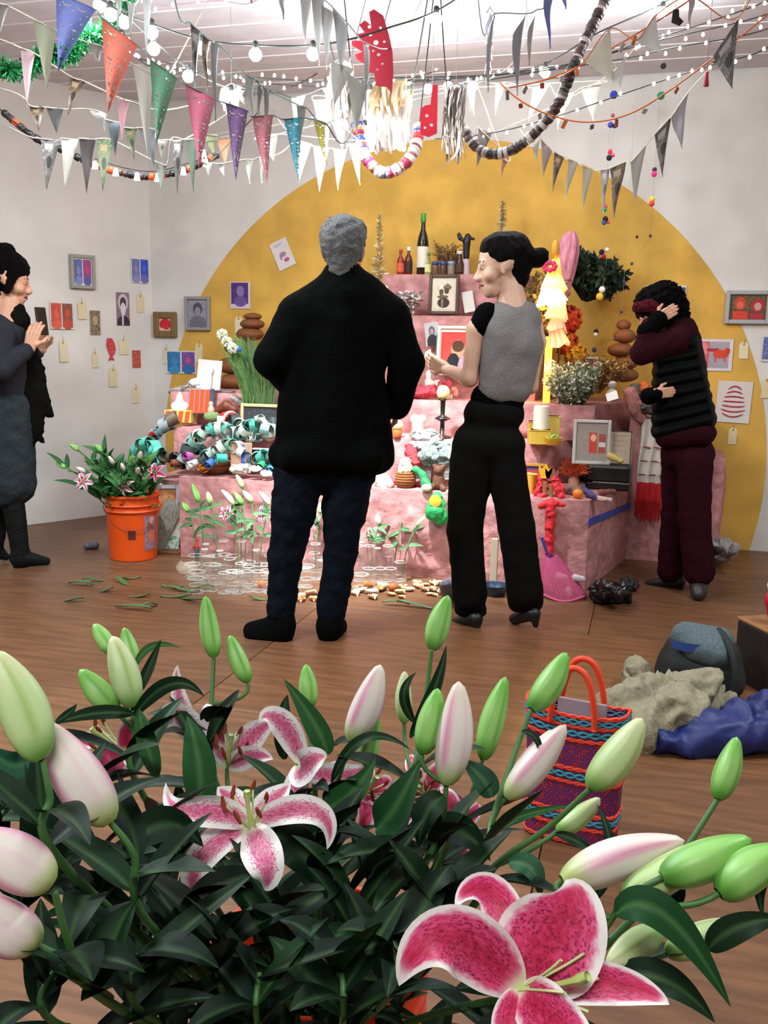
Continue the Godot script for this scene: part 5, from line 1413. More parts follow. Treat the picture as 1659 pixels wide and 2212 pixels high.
func wall_art():
	var grey := M(Color("9c9898"), 0.4, 0.3)
	hangf([150, 551, 203, 624], true, 0.022, M(Color("9a948a"), 0.45), duo(Color("5a5f98"), Color("8a4a88"), Color("7a86b8"), Color("c8407a")), "duo1", "grey framed pair of blue and magenta prints, top left of the wall", 0.0)
	hang("print", [283, 558, 321, 612], true, duo(Color("6a6a9c"), Color("2f46b0"), Color("8a86b0"), Color("4a62d0")), "duo2", "pair of blue and violet prints high on the left wall", "print")
	hang("print", [108, 653, 158, 711], true, duo(Color("c04a3a"), Color("6a5648"), Color("d8604a"), Color("d8482c")), "duo3", "orange and brown paired print beside the raised phone", "print")
	hang("print", [251, 632, 279, 703], true, pic(40, 90, Color("8a6a7c"), [["e", .5, .3, .38, .26, Color("c8bcc0")], ["e", .5, .32, .24, .18, Color("4a3642")], ["e", .5, .5, .2, .2, Color("d8ccd0")], ["e", .5, .95, .5, .25, Color("3a2634")], ["r", .42, .6, .14, .4, Color("d8d0d4")]]), "port", "tall dark mauve portrait print on the left wall", "print")
	hang("print", [194, 671, 216, 723], true, pic(32, 64, Color("8a745c"), [["n", .05, .05, .9, .9, Color("5a4636")], ["e", .5, .4, .25, .2, Color("b09a7c")]]), "brown", "small brown portrait print left of the red fish", "print")
	hang("print", [285, 757, 303, 794], true, pic(24, 48, Color("b04a38"), [["n", .1, .1, .8, .8, Color("d87a68")]]), "rust", "small rust red print right of the red fish", "print")
	var f := onwall(229, 730, 249, 779, true, 0.006, 0.06)
	var t := thing("fish_cutout", "red paper fish cutout pinned upright on the left wall", "paper fish", f[0].origin)
	t.basis = f[0].basis * Basis.from_scale(Vector3(f[1], f[2], 1.0))
	var s := Sh.new()
	s.prism(Transform3D(), PackedVector2Array([Vector2(-.3, .5), Vector2(.2, .48), Vector2(.42, .25), Vector2(.5, .0), Vector2(.35, -.2), Vector2(.05, -.32), Vector2(.3, -.5), Vector2(-.05, -.44), Vector2(-.4, -.5), Vector2(-.15, -.3), Vector2(-.32, -.1), Vector2(-.45, .2)]), 0.004)
	ms("fish_body", s, M(Color("c63a42")), t)
	s = Sh.new()
	for k in 9: s.lathe(Transform3D(Basis(Vector3.RIGHT, PI / 2) , Vector3(-0.12 + (k % 3) * 0.17, 0.28 - (k / 3) * 0.17, 0.0025)), [[0.06, 0], [0.08, 0], [0.08, -0.001]], 10, PI)
	ms("scales", s, M(Color("e0787c")), t)
	hangf([334, 674, 384, 729], false, 0.045, M(Color("7a5c38"), 0.5), pic(48, 48, Color("d8c8b8"), [["e", .5, .45, .5, .45, Color("c81c2c")], ["r", .1, .2, .8, .6, Color("c81c2c")], ["n", .1, .55, .8, .4, Color("d84a50")], ["e", .25, .9, .2, .14, Color("d8b0a0")]]), "redfr", "small bronze framed red print left of the yellow disc")
	hangf([402, 641, 456, 714], false, 0.02, grey, pic(56, 76, Color("8a8694"), [["n", 0, 0, 1, 1, Color("a29eaa")], ["e", .5, .33, .24, .22, Color("4a4650")], ["e", .5, .42, .15, .16, Color("8a8690")], ["e", .5, .85, .42, .28, Color("6a6672")]]), "greyp", "silver framed grey portrait at the yellow disc's left rim")
	hang("print", [360, 758, 424, 807], false, duo(Color("2c6aa0"), Color("5a50a0"), Color("3f86b8"), Color("b84a80")), "duo4", "blue and purple paired print low on the disc's left rim", "print")
	hang("print", [498, 609, 541, 667], false, pic(40, 56, Color("d0bcc8"), [["r", .06, .04, .86, .8, Color("4a2c68")], ["e", .5, .34, .2, .2, Color("8a6aa8")], ["e", .5, .72, .34, .2, Color("6a4a8c")]]), "purp", "purple portrait print on the yellow disc left of grey hair", "print")
	hang("print", [592, 518, 630, 581], false, pic(40, 64, Color("d8cccc"), [["r", .2, .12, .5, .02, Color("8a7a84")], ["r", .2, .18, .4, .02, Color("8a7a84")], ["e", .5, .5, .2, .09, Color("a07a94")], ["e", .6, .72, .16, .07, Color("b45a7c")], ["r", .3, .5, .1, .18, Color("8a7a9c")]]), "tilt", "white sheet with small mauve drawing pinned askew on disc", "print", 0.42)
	hang("print", [1392, 617, 1481, 683], false, pic(84, 60, Color("d4c8c4"), [["r", .48, .08, .5, .86, Color("3a4048")], ["r", .72, .3, .22, .6, Color("8a2030")], ["e", .82, .22, .1, .12, Color("6a7a8c")], ["r", .06, .14, .3, .02, Color("9a9090")], ["n", .5, .1, .2, .5, Color("5a6a78")]]), "redfig", "print with a red clad figure behind the bent visitor's head", "print")
	hangf([1566, 628, 1664, 700], false, 0.024, M(Color("a8a4aa"), 0.4), pic(96, 64, Color("5a4a2e"), [["n", 0, 0, 1, .6, Color("7a6a40")], ["e", .28, .34, .16, .26, Color("c8402c")], ["e", .28, .4, .09, .14, Color("d86a50")], ["r", .1, .66, .42, .34, Color("d0402c")], ["e", .76, .42, .2, .28, Color("a82c30")], ["e", .76, .46, .1, .16, Color("c89890")], ["r", .58, .74, .36, .26, Color("a82c34")]]), "twored", "silver framed picture of two red figures at the right edge")
	hang("print", [1496, 733, 1582, 801], false, pic(88, 66, Color("d8ccd0"), [["r", .06, .08, .86, .84, Color("a49aa4")], ["r", .06, .08, .36, .84, Color("c85a64")], ["e", .26, .3, .12, .2, Color("d8848a")], ["r", .36, .3, .3, .12, Color("a82c34")], ["e", .7, .46, .2, .14, Color("d0462a")], ["e", .86, .36, .07, .1, Color("c23c24")], ["r", .56, .54, .04, .2, Color("c23c24")], ["r", .8, .54, .04, .2, Color("c23c24")]]), "beast", "print with an orange animal behind the bent visitor's back", "print")
	hang("print", [1644, 724, 1678, 781], false, pic(30, 50, Color("d0c8cc"), [["r", .1, .08, .9, .84, Color("5a6498")], ["n", .1, .1, .9, .8, Color("8088b0")]]), "blueedge", "blue print cut off by the right picture edge", "print")
	# the sheet of stacked red brush strokes
	f = onwall(1547, 824, 1622, 913, false, 0.004, -0.03)
	var sheet := flat("brushstroke_print", f[0], f[1], f[2], M(Color("d4cac6")), "x")
	tag(sheet, "white sheet with seven stacked red brush strokes", "print")
	s = Sh.new()
	for k in 7:
		var pts := []
		var w: float = [0.17, 0.2, 0.25, 0.27, 0.29, 0.31, 0.27][k]
		for i in 13:
			var a := i / 12.0 * 2 - 1
			pts.append(f[0] * Vector3(a * w * f[1] * 1.15, (0.38 - k * 0.123) * f[2] + (3 - k) * 0.0042 * -a * a * 1.6, 0.0025))
		s.tube(pts, [0.002, 0.004, 0.005, 0.005, 0.0045, 0.005, 0.005, 0.0045, 0.005, 0.005, 0.0045, 0.004, 0.002], 5)
	ms("brush_strokes", s, M(Color("b84450"), 0.8), sheet).set_meta("kind", "stuff")
	# cream paper tags
	var n := 0
	for a in [[137, 758, 9, 24, 1, "below the orange paired print"], [177, 670, 9, 20, 1, "right of the orange paired print"], [205, 776, 6, 18, 1, "left of the red fish"], [267, 748, 10, 18, 1, "right of the red fish"], [303, 655, 8, 20, 1, "right of the tall mauve portrait"], [244, 815, 9, 21, 1, "directly below the red fish"], [293, 853, 8, 18, 1, "lowest of those on the left wall"],
		[360, 768, 7, 18, 0, "overlapped by the low blue paired print"], [430, 762, 8, 20, 0, "above the blank board on the disc"], [1606, 757, 10, 18, 0, "right of the orange animal print"], [1655, 838, 10, 22, 0, "at the far right edge of the wall"], [1582, 942, 9, 18, 0, "under the red brush stroke sheet"], [516, 702, 8, 18, 0, "left of the topmost round loaves"]]:
		f = onwall(a[0] - a[2], a[1] - a[3], a[0] + a[2], a[1] + a[3], a[4] == 1, 0.003, rng.randf_range(-0.06, 0.06))
		t = thing("paper_tag", "cream paper tag pinned " + a[5], "paper tag", f[0].origin)
		t.basis = f[0].basis
		var w: float = f[1] / 2
		var h: float = f[2] / 2
		s = Sh.new()
		s.prism(Transform3D(), PackedVector2Array([Vector2(-w, -h), Vector2(w, -h), Vector2(w, h * 0.7), Vector2(w * 0.5, h), Vector2(-w * 0.5, h), Vector2(-w, h * 0.7)]), 0.002)
		ms("card", s, M(Color("d8c8a0") if n % 3 else Color("dccdaa")), t)
		s = Sh.new()
		s.lathe(Transform3D(Basis(Vector3.RIGHT, PI / 2), Vector3(0, h * 0.72, 0.0015)), [[0.003, 0], [0.006, 0.0005], [0.006, -0.001]], 10)
		s.tube(curve([Vector3(0, h * 0.72, 0.002), Vector3(0.008, h * 1.1, 0.004), Vector3(0, h * 1.35, 0.001)], 5), 0.0012, 4)
		ms("string", s, M(Color("8a6a3c")), t)
		n += 1

# ---------- things on the floor ----------
func bag(nm: String, l: Array, m: Material, label: String, cat: String, wob := 0.03, cell := 0.012, wf := 9.0) -> MeshInstance3D:
	var o := ms(nm, crumple(blob(l, 0.03, cell), wob, wf) if wob > 0.015 else blob(l, 0.03, cell, wob, wf), m)
	tag(o, label, cat)
	return o
func bucket(p: Vector3, r: float, h: float, col: Color, label: String) -> Node3D:
	var t := thing("bucket", label, "bucket", p)
	ms("bucket_body", lath([[0, 0.004], [r * 0.84, 0.004], [r * 0.86, 0], [r * 0.87, 0.006], [r * 0.95, h * 0.74], [r * 1.03, h * 0.745], [r * 1.03, h * 0.76], [r * 0.96, h * 0.77], [r * 0.965, h * 0.83], [r * 1.04, h * 0.835], [r * 1.04, h * 0.85], [r * 0.98, h * 0.86], [r * 0.985, h * 0.95], [r * 1.04, h * 0.955], [r * 1.04, h * 0.985], [r, h], [r * 0.95, h * 0.985], [r * 0.82, 0.02], [0, 0.02]], 40), M(col, 0.4), t)
	return t
func floor_things():
	# orange bucket on the left
	var p := onf(262, 1214)
	var t := bucket(p + Vector3(0, 0, -0.13), 0.147, 0.365, Color("e2500f"), "orange plastic bucket holding lilies left of the altar")
	var ya := facing(p)
	var s := Sh.new()
	s.grid(func(a, w):
		var an: float = PI / 2 - ya - 0.45 - a * 0.6
		var y: float = 0.06 + w * 0.19
		var r: float = 0.147 * (0.87 + 0.085 * (y / 0.27)) + 0.0012
		return Vector3(cos(an) * r, y, sin(an) * r), 12, 6)
	ms("side_label", s, T("blab", pic(40, 60, Color("9a7a8a"), [["n", 0, 0, 1, 1, Color("6a5a7a")], ["e", .6, .4, .25, .2, Color("d86a3a")], ["r", .2, .6, .5, .2, Color("8a4a4a")], ["e", .6, .85, .2, .12, Color("d8a088")]])), t)
	s = Sh.new()
	s.grid(func(a, w):
		var an: float = PI / 2 - ya + (a - 0.5) * 0.3 + 0.06
		var y: float = 0.125 + w * 0.05
		var r: float = 0.147 * (0.87 + 0.085 * (y / 0.27)) + 0.001
		return Vector3(cos(an) * r, y, sin(an) * r), 6, 2)
	ms("dark_patch", s, M(Color("5a1c14"), 0.6), t)
	s = Sh.new()
	var hp := []
	for i in 17:
		var an := PI / 2 - ya - 1.4 + 2.8 * i / 16.0
		hp.append(Vector3(cos(an) * 0.156, 0.30 - 0.12 * sin(PI * i / 16.0) , sin(an) * 0.156))
	s.tube(hp, 0.0025, 6)
	ms("wire_handle", s, M(Color("8a3a1c"), 0.4), t)
	# frames leaning in the corner beside the bucket
	var lean := Basis(Vector3.UP, 0.35) * Basis(Vector3.RIGHT, -0.28)
	var q := onz(358, 1122, -4.86)
	frame("leaning_picture", Transform3D(lean, q), 60 * mp(q), 150 * mp(q), 0.025, 0.02, M(Color("a8a8b0"), 0.5), pic(40, 80, Color("a86a40"), [["n", 0, 0, 1, 1, Color("8a4a2c")]]), "lean1", "pale grey framed brown picture leaning against the low pink block", "framed picture")
	q = onz(354, 1138, -4.76)
	tag(flat("weathered_board", Transform3D(lean * Basis(Vector3.BACK, -0.42), q), 40 * mp(q), 120 * mp(q), nz(Color("6a665c"), Color("a29e90"), 0.05, Vector3(4, 1, 4), 0.9), "wbd", 0.015, null, 0.003), "grey weathered board leaning diagonally beside the orange bucket", "board")
	q = onz(372, 1158, -4.78)
	tag(flat("leaning_canvas", Transform3D(lean * Basis(Vector3.BACK, -0.1), q), 34 * mp(q), 80 * mp(q), pic(30, 60, Color("b8b4ac"), [["n", 0, .5, 1, .5, Color("3a8a6a")]]), "cnv", 0.015), "pale canvas with a green patch behind the weathered board", "canvas")
	s = Sh.new()
	s.box(Transform3D(Basis(Vector3.UP, 0.2), Vector3(0, 0.008, 0)), Vector3(0.2, 0.016, 0.12), 0.003)
	var o := ms("wooden_tray", s, M(Color("6e4526")))
	o.position = onf(358, 1192)
	tag(o, "low wooden tray under the leaning frames", "tray")
	bag("dark_tool", [[onf(188, 1180, 0.02), 0.02, onf(206, 1178, 0.02), 0.022]], M(Color("4a4a55"), 0.4), "dark grey object on the floor behind the orange bucket", "tool", 0.004, 0.007)
	# clear jars
	var prof := [[[0, 0], [.034, 0], [.037, .006], [.037, .075], [.03, .088], [.031, .1], [.029, .1]], [[0, 0], [.028, 0], [.03, .006], [.03, .1], [.014, .135], [.013, .17], [.016, .172]], [[0, 0], [.04, 0], [.044, .01], [.046, .05], [.04, .062], [.042, .07], [.04, .07]], [[0, 0], [.03, 0], [.033, .005], [.034, .15], [.026, .165], [.027, .185], [.025, .185]]]
	var meshes := []
	var rims := []
	for pr in prof:
		meshes.append(lath(pr, 20).mesh())
		var e: Array = pr[pr.size() - 1]
		var rs := Sh.new()
		var ring_pts := []
		for i in 21: ring_pts.append(Vector3(cos(TAU * i / 20) * e[0], e[1], sin(TAU * i / 20) * e[0]))
		rs.tube(ring_pts, 0.0022, 6, false)
		rims.append(rs.mesh())
		rs = Sh.new()
		ring_pts = []
		for i in 21: ring_pts.append(Vector3(cos(TAU * i / 20) * pr[1][0], 0.003, sin(TAU * i / 20) * pr[1][0]))
		rs.tube(ring_pts, 0.0016, 5, false)
		rims.append(rs.mesh())
	var glass := G(Color(0.96, 0.98, 0.97, 0.008))
	var rim_glass := G(Color(0.96, 0.97, 0.95, 0.4))
	var wide := ["wide", "long necked", "squat", "tall"]
	for k in 60:
		var px := 0.0
		var py := 0.0
		if k < 36:
			px = 420 + (k % 9) * 20 + rng.randf_range(-7, 7)
			py = 1228 + (k / 9) * 17 + rng.randf_range(-4, 4)
		elif k < 46:
			px = 645 + (k - 36) % 4 * 17 + rng.randf_range(-4, 4)
			py = 1234 + (k - 36) / 4 * 17
		else:
			px = 775 + (k - 46) % 5 * 22 + rng.randf_range(-5, 5)
			py = 1240 + (k - 46) / 5 * 15
		var kind := rng.randi() % 4
		if py > 1262 and kind == 3: kind = 0
		if k % 9 == 0 and k < 36: kind = 2
		var nth := ["first", "second", "third", "fourth", "fifth", "sixth", "seventh", "eighth", "ninth"]
		var spot := ""
		if k < 36: spot = "%s from left in the %s row left of the dark jeans" % [nth[k % 9], ["back", "second", "third", "front"][k / 9]]
		elif k < 46: spot = "%s from left in the %s row seen between the jean legs" % [nth[(k - 36) % 4], ["back", "middle", "front"][(k - 36) / 4]]
		else: spot = "%s from left in the %s row right of the dark jeans" % [nth[(k - 46) % 5], ["back", "middle", "front"][(k - 46) / 5]]
		var j := thing("glass_jar", "%s clear jar, %s" % [wide[kind], spot], "jar", onf(px, py), 0.0, "clear glass jars on the floor")
		ms("jar_glass", meshes[kind], glass, j)
		ms("jar_rim", rims[kind * 2], rim_glass, j)
		ms("jar_foot", rims[kind * 2 + 1], rim_glass, j)
		if kind != 2:
			var wlevel := 0.04
			ms("water", lath([[0, 0.003], [prof[kind][2][0] - 0.003, 0.004], [prof[kind][2][0] - 0.003, wlevel], [0, wlevel]], 14), G(Color(0.9, 0.93, 0.9, 0.01)), j)
	t = thing("glass_dish", "round clear glass dish at the left end of the jars", "dish", onf(405, 1236))
	ms("dish", lath([[0, 0], [0.05, 0.0], [0.062, 0.03], [0.04, 0.06], [0.03, 0.062]], 24), G(Color(0.95, 0.9, 0.8, 0.2)), t)
	t = thing("toy_doll", "tiny doll in red top and blue trousers among jars", "doll", onf(426, 1206))
	s = blob([[Vector3(0, 0.055, 0), 0.011, Vector3(0, 0.085, 0), 0.012], [Vector3(0, 0.08, 0), 0.006, Vector3(0.022, 0.065, 0.01), 0.005], [Vector3(0, 0.08, 0), 0.006, Vector3(-0.02, 0.062, 0.01), 0.005], [Vector3(0, 0.104, 0), 0.011, Vector3(0, 0.106, 0), 0.011]], 0.006, 0.004)
	ms("doll_top", s, M(Color("c81c28")), t)
	ms("doll_trousers", blob([[Vector3(-0.006, 0.006, 0), 0.007, Vector3(-0.004, 0.055, 0), 0.009], [Vector3(0.006, 0.006, 0), 0.007, Vector3(0.004, 0.055, 0), 0.009]], 0.004, 0.004), M(Color("26327c")), t)
	# petals and shells spilled along the altar foot
	for k in 46:
		var px := rng.randf_range(765, 980)
		if k > 38: px = rng.randf_range(640, 690)
		var py := rng.randf_range(1268, 1296) - (8 if px > 900 else 0)
		if k > 38: py = rng.randf_range(1284, 1300)
		s = Sh.new()
		var L := rng.randf_range(0.018, 0.034)
		s.grid(func(a, w):
			var x: float = (a - 0.5) * 2
			return Vector3(x * L * sin(PI * (0.12 + 0.8 * w)) * 0.8, L * 0.5 * (x * x) + 0.003, (w - 0.5) * 2 * L), 6, 6)
		var col: Color = [Color("e8cfa8"), Color("e8b888"), Color("f0dcc0"), Color("d8a070"), Color("e0b090")][rng.randi() % 5]
		o = ms("dried_petal", s, M(col, 0.7))
		o.position = onf(px, py)
		o.rotation = Vector3(rng.randf_range(-.25, .25), rng.randf() * TAU, 0)
		tag(o, "curled %s petal scattered at the altar's foot" % ("cream" if col.r > 0.9 and col.b > 0.6 else "tan"), "petal", "curled %s petals at the foot of the altar" % ("cream" if col.r > 0.9 and col.b > 0.6 else "tan"))
	var n := 0
	for a in [[565, 1262, "d8641c", "orange fruit slice glowing among the clear jars"], [795, 1262, "c8742c", "orange brown gourd right of the dark jeans"], [848, 1268, "b85a24", "burnt orange flower lying in the petals"]]:
		s = Sh.new()
		s.ball(Transform3D(), Vector3(0.024, 0.02, 0.02), 12)
		o = ms("orange_ornament", s, M(Color(a[2]), 0.6))
		o.position = onf(a[0], a[1], 0.02)
		tag(o, a[3], ["fruit", "gourd", "flower"][n])
		n += 1
	# fallen lily leaves and stem pieces
	n = 0
	for a in [[175, 1266, 30, 0.1], [200, 1258, 22, 0.6], [265, 1260, 30, -0.5], [285, 1250, 20, 0.8], [300, 1290, 26, 0.2], [160, 1300, 24, 0.05], [290, 1318, 45, 0.0], [325, 1312, 18, 1.1], [395, 1278, 36, 0.1], [425, 1256, 24, 0.2], [380, 1290, 34, 0.3], [412, 1298, 40, -0.4], [440, 1274, 22, 0.3], [855, 1308, 30, 0.3], [900, 1312, 45, -0.05], [560, 1296, 22, 0.4], [372, 1270, 28, -0.1], [230, 1278, 16, 0.3]]:
		var pp := onf(a[0], a[1])
		var L: float = a[2] * mp(pp)
		s = Sh.new()
		s.grid(func(u, w):
			var x: float = (u - 0.5) * 2
			return Vector3((w - 0.5) * 2 * L, 0.008 + absf(x) * 0.006 + 0.012 * sin(w * 3 + n), x * 0.016 * sin(PI * (0.05 + 0.9 * w))), 4, 10)
		o = ms("fallen_leaf", s, leafm())
		o.position = pp
		o.rotation.y = a[3]
		tag(o, "green lily leaf dropped on the floor, " + ["far left", "far left and turned", "left of centre, pointing up", "short and slanted", "small, below the bucket", "lowest at far left", "long and thin below the bucket", "standing upright", "in the pile by the jars", "beside the glass dish", "second in the pile", "front of the pile", "by the jars' left corner", "right of the dark shoes", "long, between the two visitors", "at the jar front", "back of the pile", "short, under the bucket"][n], "leaf")
		n += 1
	# between the trousers: bag, plank, bin
	bag("print_bag", [[onf(965, 1278, 0.03), 0.03, onf(962, 1262, 0.11), 0.026], [onf(978, 1280, 0.03), 0.028, onf(974, 1262, 0.1), 0.024]], nz(Color("5a4a6a"), Color("a8a8c0"), 0.06, Vector3.ONE * 5, 0.7, 0.2), "small blue grey printed bag left of the black trousers", "bag", 0.01, 0.008, 20.0)
	s = Sh.new()
	s.box(Transform3D(Basis(Vector3.RIGHT, -0.05), Vector3(0, 0.13, 0)), Vector3(0.035, 0.26, 0.02), 0.003)
	o = ms("wooden_plank", s, M(Color("a89880")))
	o.position = onz(1066, 1246, -4.52) * Vector3(1, 0, 1)
	tag(o, "pale upright plank seen between the black trouser legs", "plank")
	t = thing("blue_bowl", "dark blue bowl on the floor between the trouser legs", "bowl", onf(1068, 1285))
	ms("bowl", lath([[0, 0], [0.05, 0], [0.062, 0.05], [0.066, 0.054], [0.06, 0.052], [0.048, 0.006], [0, 0.006]], 24), M(Color("1c2c44"), 0.4), t)
	# pink net
	var net := StandardMaterial3D.new()
	net.albedo_color = Color("d85a8a")
	net.roughness = 0.8
	net.backlight_enabled = true
	net.backlight = Color(0.6, 0.6, 0.6)
	net.cull_mode = BaseMaterial3D.CULL_DISABLED
	t = thing("pink_net", "pink mesh toy net with a blue handle holding white shoes", "net", onf(1215, 1288))
	s = Sh.new()
	var f := func(a: float, w: float) -> Vector3:
		var r: float = 0.112 * (1.0 - 0.7 * pow(w, 1.3))
		return Vector3(cos(a * TAU) * r - 0.07 * w, 0.01 + w * 0.19 + 0.008 * sin(a * 20), sin(a * TAU) * r * 0.9)
	for i in 46:
		var a1 := []
		var a2 := []
		for k in 15:
			a1.append(f.call(i / 46.0 + k * 0.012, k / 14.0))
			a2.append(f.call(i / 46.0 - k * 0.012, k / 14.0))
		s.tube(a1, 0.0013, 3, false)
		s.tube(a2, 0.0013, 3, false)
	var veil := StandardMaterial3D.new()
	veil.albedo_color = Color(0.86, 0.36, 0.54, 0.4)
	veil.transparency = BaseMaterial3D.TRANSPARENCY_ALPHA
	veil.roughness = 0.8
	veil.cull_mode = BaseMaterial3D.CULL_DISABLED
	var vs := Sh.new()
	vs.grid(f, 40, 14)
	ms("net_veil", vs, veil, t)
	ms("mesh", s, net, t).set_meta("kind", "stuff")
	s = Sh.new()
	var rp := []
	for i in 33: rp.append(f.call(i / 32.0, 0.0))
	s.tube(rp, 0.005, 6, false)
	ms("net_rim", s, net, t)
	s = Sh.new()
	s.tube([Vector3(-0.06, 0.16, 0.02), Vector3(-0.11, 0.29, 0.03)], 0.008, 8)
	ms("handle", s, M(Color("4a3f9a"), 0.5), t)
	n = 0
	for a in [[1203, 1248, 0.3, "d8ccc4", "pale grey shoe heel up in the pink net"], [1240, 1250, 0.2, "c8b8c0", "white shoe with a blue mark in the pink net"], [1228, 1276, 1.5, "dcd4d8", "white shoe lying flat in the pink net"]]:
		var b := onf(a[0], 1292, 0.0)
		var c: Vector3 = Vector3(b.x, (1292 - a[1]) * 0.0022 + 0.012, b.z + 0.02 * n - 0.01)
		bag("white_shoe", [[c, 0.018, c + Vector3(cos(a[2]) * 0.035, -sin(a[2]) * 0.02, 0.0), 0.016]], M(Color(a[3]), 0.4), a[4], "shoe", 0.004, 0.006, 20.0)
		n += 1
	# black bags by the altar's right corner
	var plastic := M(Color("121113"), 0.22)
	bag("black_plastic_bag", [[onf(1300, 1280, 0.05), 0.05, onf(1340, 1284, 0.04), 0.05], [onf(1312, 1276, 0.08), 0.04, onf(1335, 1278, 0.09), 0.03]], plastic, "shiny crumpled black plastic bag by the altar's right corner", "bag", 0.024, 0.008, 13.0)
	bag("dark_bundle", [[onf(1352, 1262, 0.03), 0.03, onf(1368, 1264, 0.03), 0.026]], M(Color("161417"), 0.6), "black bundle just right of the shiny plastic bag", "bundle", 0.02, 0.008, 20.0)
	bag("clear_bag", [[onf(1535, 1192, 0.06), 0.05, onf(1560, 1188, 0.1), 0.06], [onf(1568, 1186, 0.14), 0.03, onf(1585, 1186, 0.17), 0.02]], nz(Color("7a7078"), Color("a8a0a0"), 0.05, Vector3.ONE * 3, 0.35, 0.4), "crumpled grey plastic bag against the wall behind visitor", "bag", 0.028, 0.008, 10.0)
	bag("dark_pouch", [[onf(1540, 1190, 0.17), 0.026, onf(1552, 1190, 0.2), 0.02]], M(Color("1c1614")), "dark pouch resting on the crumpled grey plastic bag", "pouch", 0.01, 0.008)
	# backpack, khaki jacket, blue bag, box at the right
	t = thing("backpack", "grey topped black backpack standing on the floor at right", "backpack", onf(1508, 1490), facing(onf(1508, 1490)) - 0.2)
	ms("pack_body", blob([[Vector3(-0.1, 0.05, 0), 0.06, Vector3(-0.075, 0.15, 0), 0.05], [Vector3(0.1, 0.05, 0), 0.06, Vector3(0.085, 0.15, 0), 0.05], [Vector3(-0.06, 0.08, 0.0), 0.07, Vector3(0.06, 0.08, 0.0), 0.07]], 0.03, 0.01, 0.008), M(Color("141517"), 0.7), t)
	ms("pack_top", blob([[Vector3(-0.06, 0.185, -0.01), 0.055, Vector3(0.055, 0.185, -0.01), 0.055], [Vector3(0.0, 0.165, 0.04), 0.05, Vector3(0.06, 0.155, 0.04), 0.05]], 0.03, 0.01, 0.008), nz(Color("38444a"), Color("55646a"), 0.05, Vector3.ONE * 4, 0.8), t)
	s = Sh.new()
	s.grid(func(a, w): return Vector3(-0.085 + a * 0.11, 0.192 - w * 0.03, 0.075 + 0.016 * sin(a * PI)), 8, 2)
	ms("blue_patch", s, M(Color("1c3a7a"), 0.6), t)
	s = Sh.new()
	s.tube(curve([Vector3(0.05, 0.23, 0), Vector3(0.12, 0.22, 0.07), Vector3(0.15, 0.1, 0.09), Vector3(0.13, 0.02, 0.08)], 10), 0.013, 8)
	ms("strap", s, M(Color("101113"), 0.7), t)
	var kh := nz(Color("7c715c"), Color("90866e"), 0.03, Vector3.ONE * 2.5, 0.85, 0.3, 4)
	bag("khaki_jacket", [[onf(1340, 1545, 0.06), 0.07, onf(1500, 1500, 0.08), 0.07], [onf(1370, 1575, 0.05), 0.06, onf(1470, 1540, 0.08), 0.07], [onf(1365, 1490, 0.05), 0.05, onf(1520, 1480, 0.11), 0.04], [onf(1380, 1460, 0.05), 0.04, onf(1375, 1450, 0.06), 0.03], [onf(1330, 1570, 0.04), 0.04, onf(1400, 1590, 0.03), 0.03], [onf(1530, 1500, 0.06), 0.04, onf(1560, 1510, 0.05), 0.03]], kh, "crumpled khaki jacket heaped in front of the backpack", "jacket", 0.05, 0.01, 5.0)
	s = Sh.new()
	for k in 5:
		var b := onf(1320 + k * 1, 1535 + k * 2, 0.02)
		s.tube(curve([onf(1345, 1545, 0.05), onf(1325 - k * 6, 1540, 0.05), onf(1300 + k * 3, 1520 + k * 14, 0.01)], 6), 0.004, 5)
	tag(ms("jacket_cords", s, M(Color("4a4238"))), "thin dark cords trailing from the khaki jacket", "cord")
	bag("white_scrap", [[onf(1275, 1552, 0.012), 0.014, onf(1288, 1546, 0.014), 0.012]], M(Color("d0ccc8")), "small white scrap between tote and khaki jacket", "scrap", 0.006, 0.006, 30.0)
	bag("blue_bag", [[onf(1440, 1605, 0.03), 0.035, onf(1650, 1590, 0.05), 0.05], [onf(1530, 1575, 0.06), 0.05, onf(1680, 1540, 0.09), 0.06], [onf(1600, 1560, 0.07), 0.05, onf(1640, 1530, 0.1), 0.05], [onf(1430, 1590, 0.02), 0.025, onf(1500, 1590, 0.04), 0.04]], M(Color("0a1a5a"), 0.55), "royal blue fabric bag slumped on the floor at right", "bag", 0.035, 0.012, 5.0)
	t = thing("black_box", "tall black box cut off at the right edge", "box", onf(1665, 1492), 0.5)
	s = Sh.new()
	s.box(Transform3D(Basis(), Vector3(0.06, 0.11, -0.06)), Vector3(0.22, 0.22, 0.2), 0.006)
	ms("box_body", s, M(Color("120f0f"), 0.6), t)
	s = Sh.new()
	s.box(Transform3D(Basis(), Vector3(0.06, 0.226, -0.06)), Vector3(0.225, 0.012, 0.205), 0.003)
	ms("box_rim", s, M(Color("8a5a34"), 0.6), t)
	q = t.to_global(Vector3(0.03, 0.232, -0.04)) if t.is_inside_tree() else t.position
	bag("soft_toy", [[q + Vector3(0, 0.035, 0), 0.036, q + Vector3(-0.02, 0.09, 0), 0.03]], M(Color("b01c2c"), 0.3), "red and white soft toy on the black box at the right edge", "toy", 0.004, 0.007)
	bag("white_ball", [[q + Vector3(-0.02, 0.14, 0), 0.024, q + Vector3(-0.022, 0.142, 0), 0.024]], M(Color("d8d8d4"), 0.4), "white ball atop the red soft toy", "ball", 0.0, 0.006)
	tote()

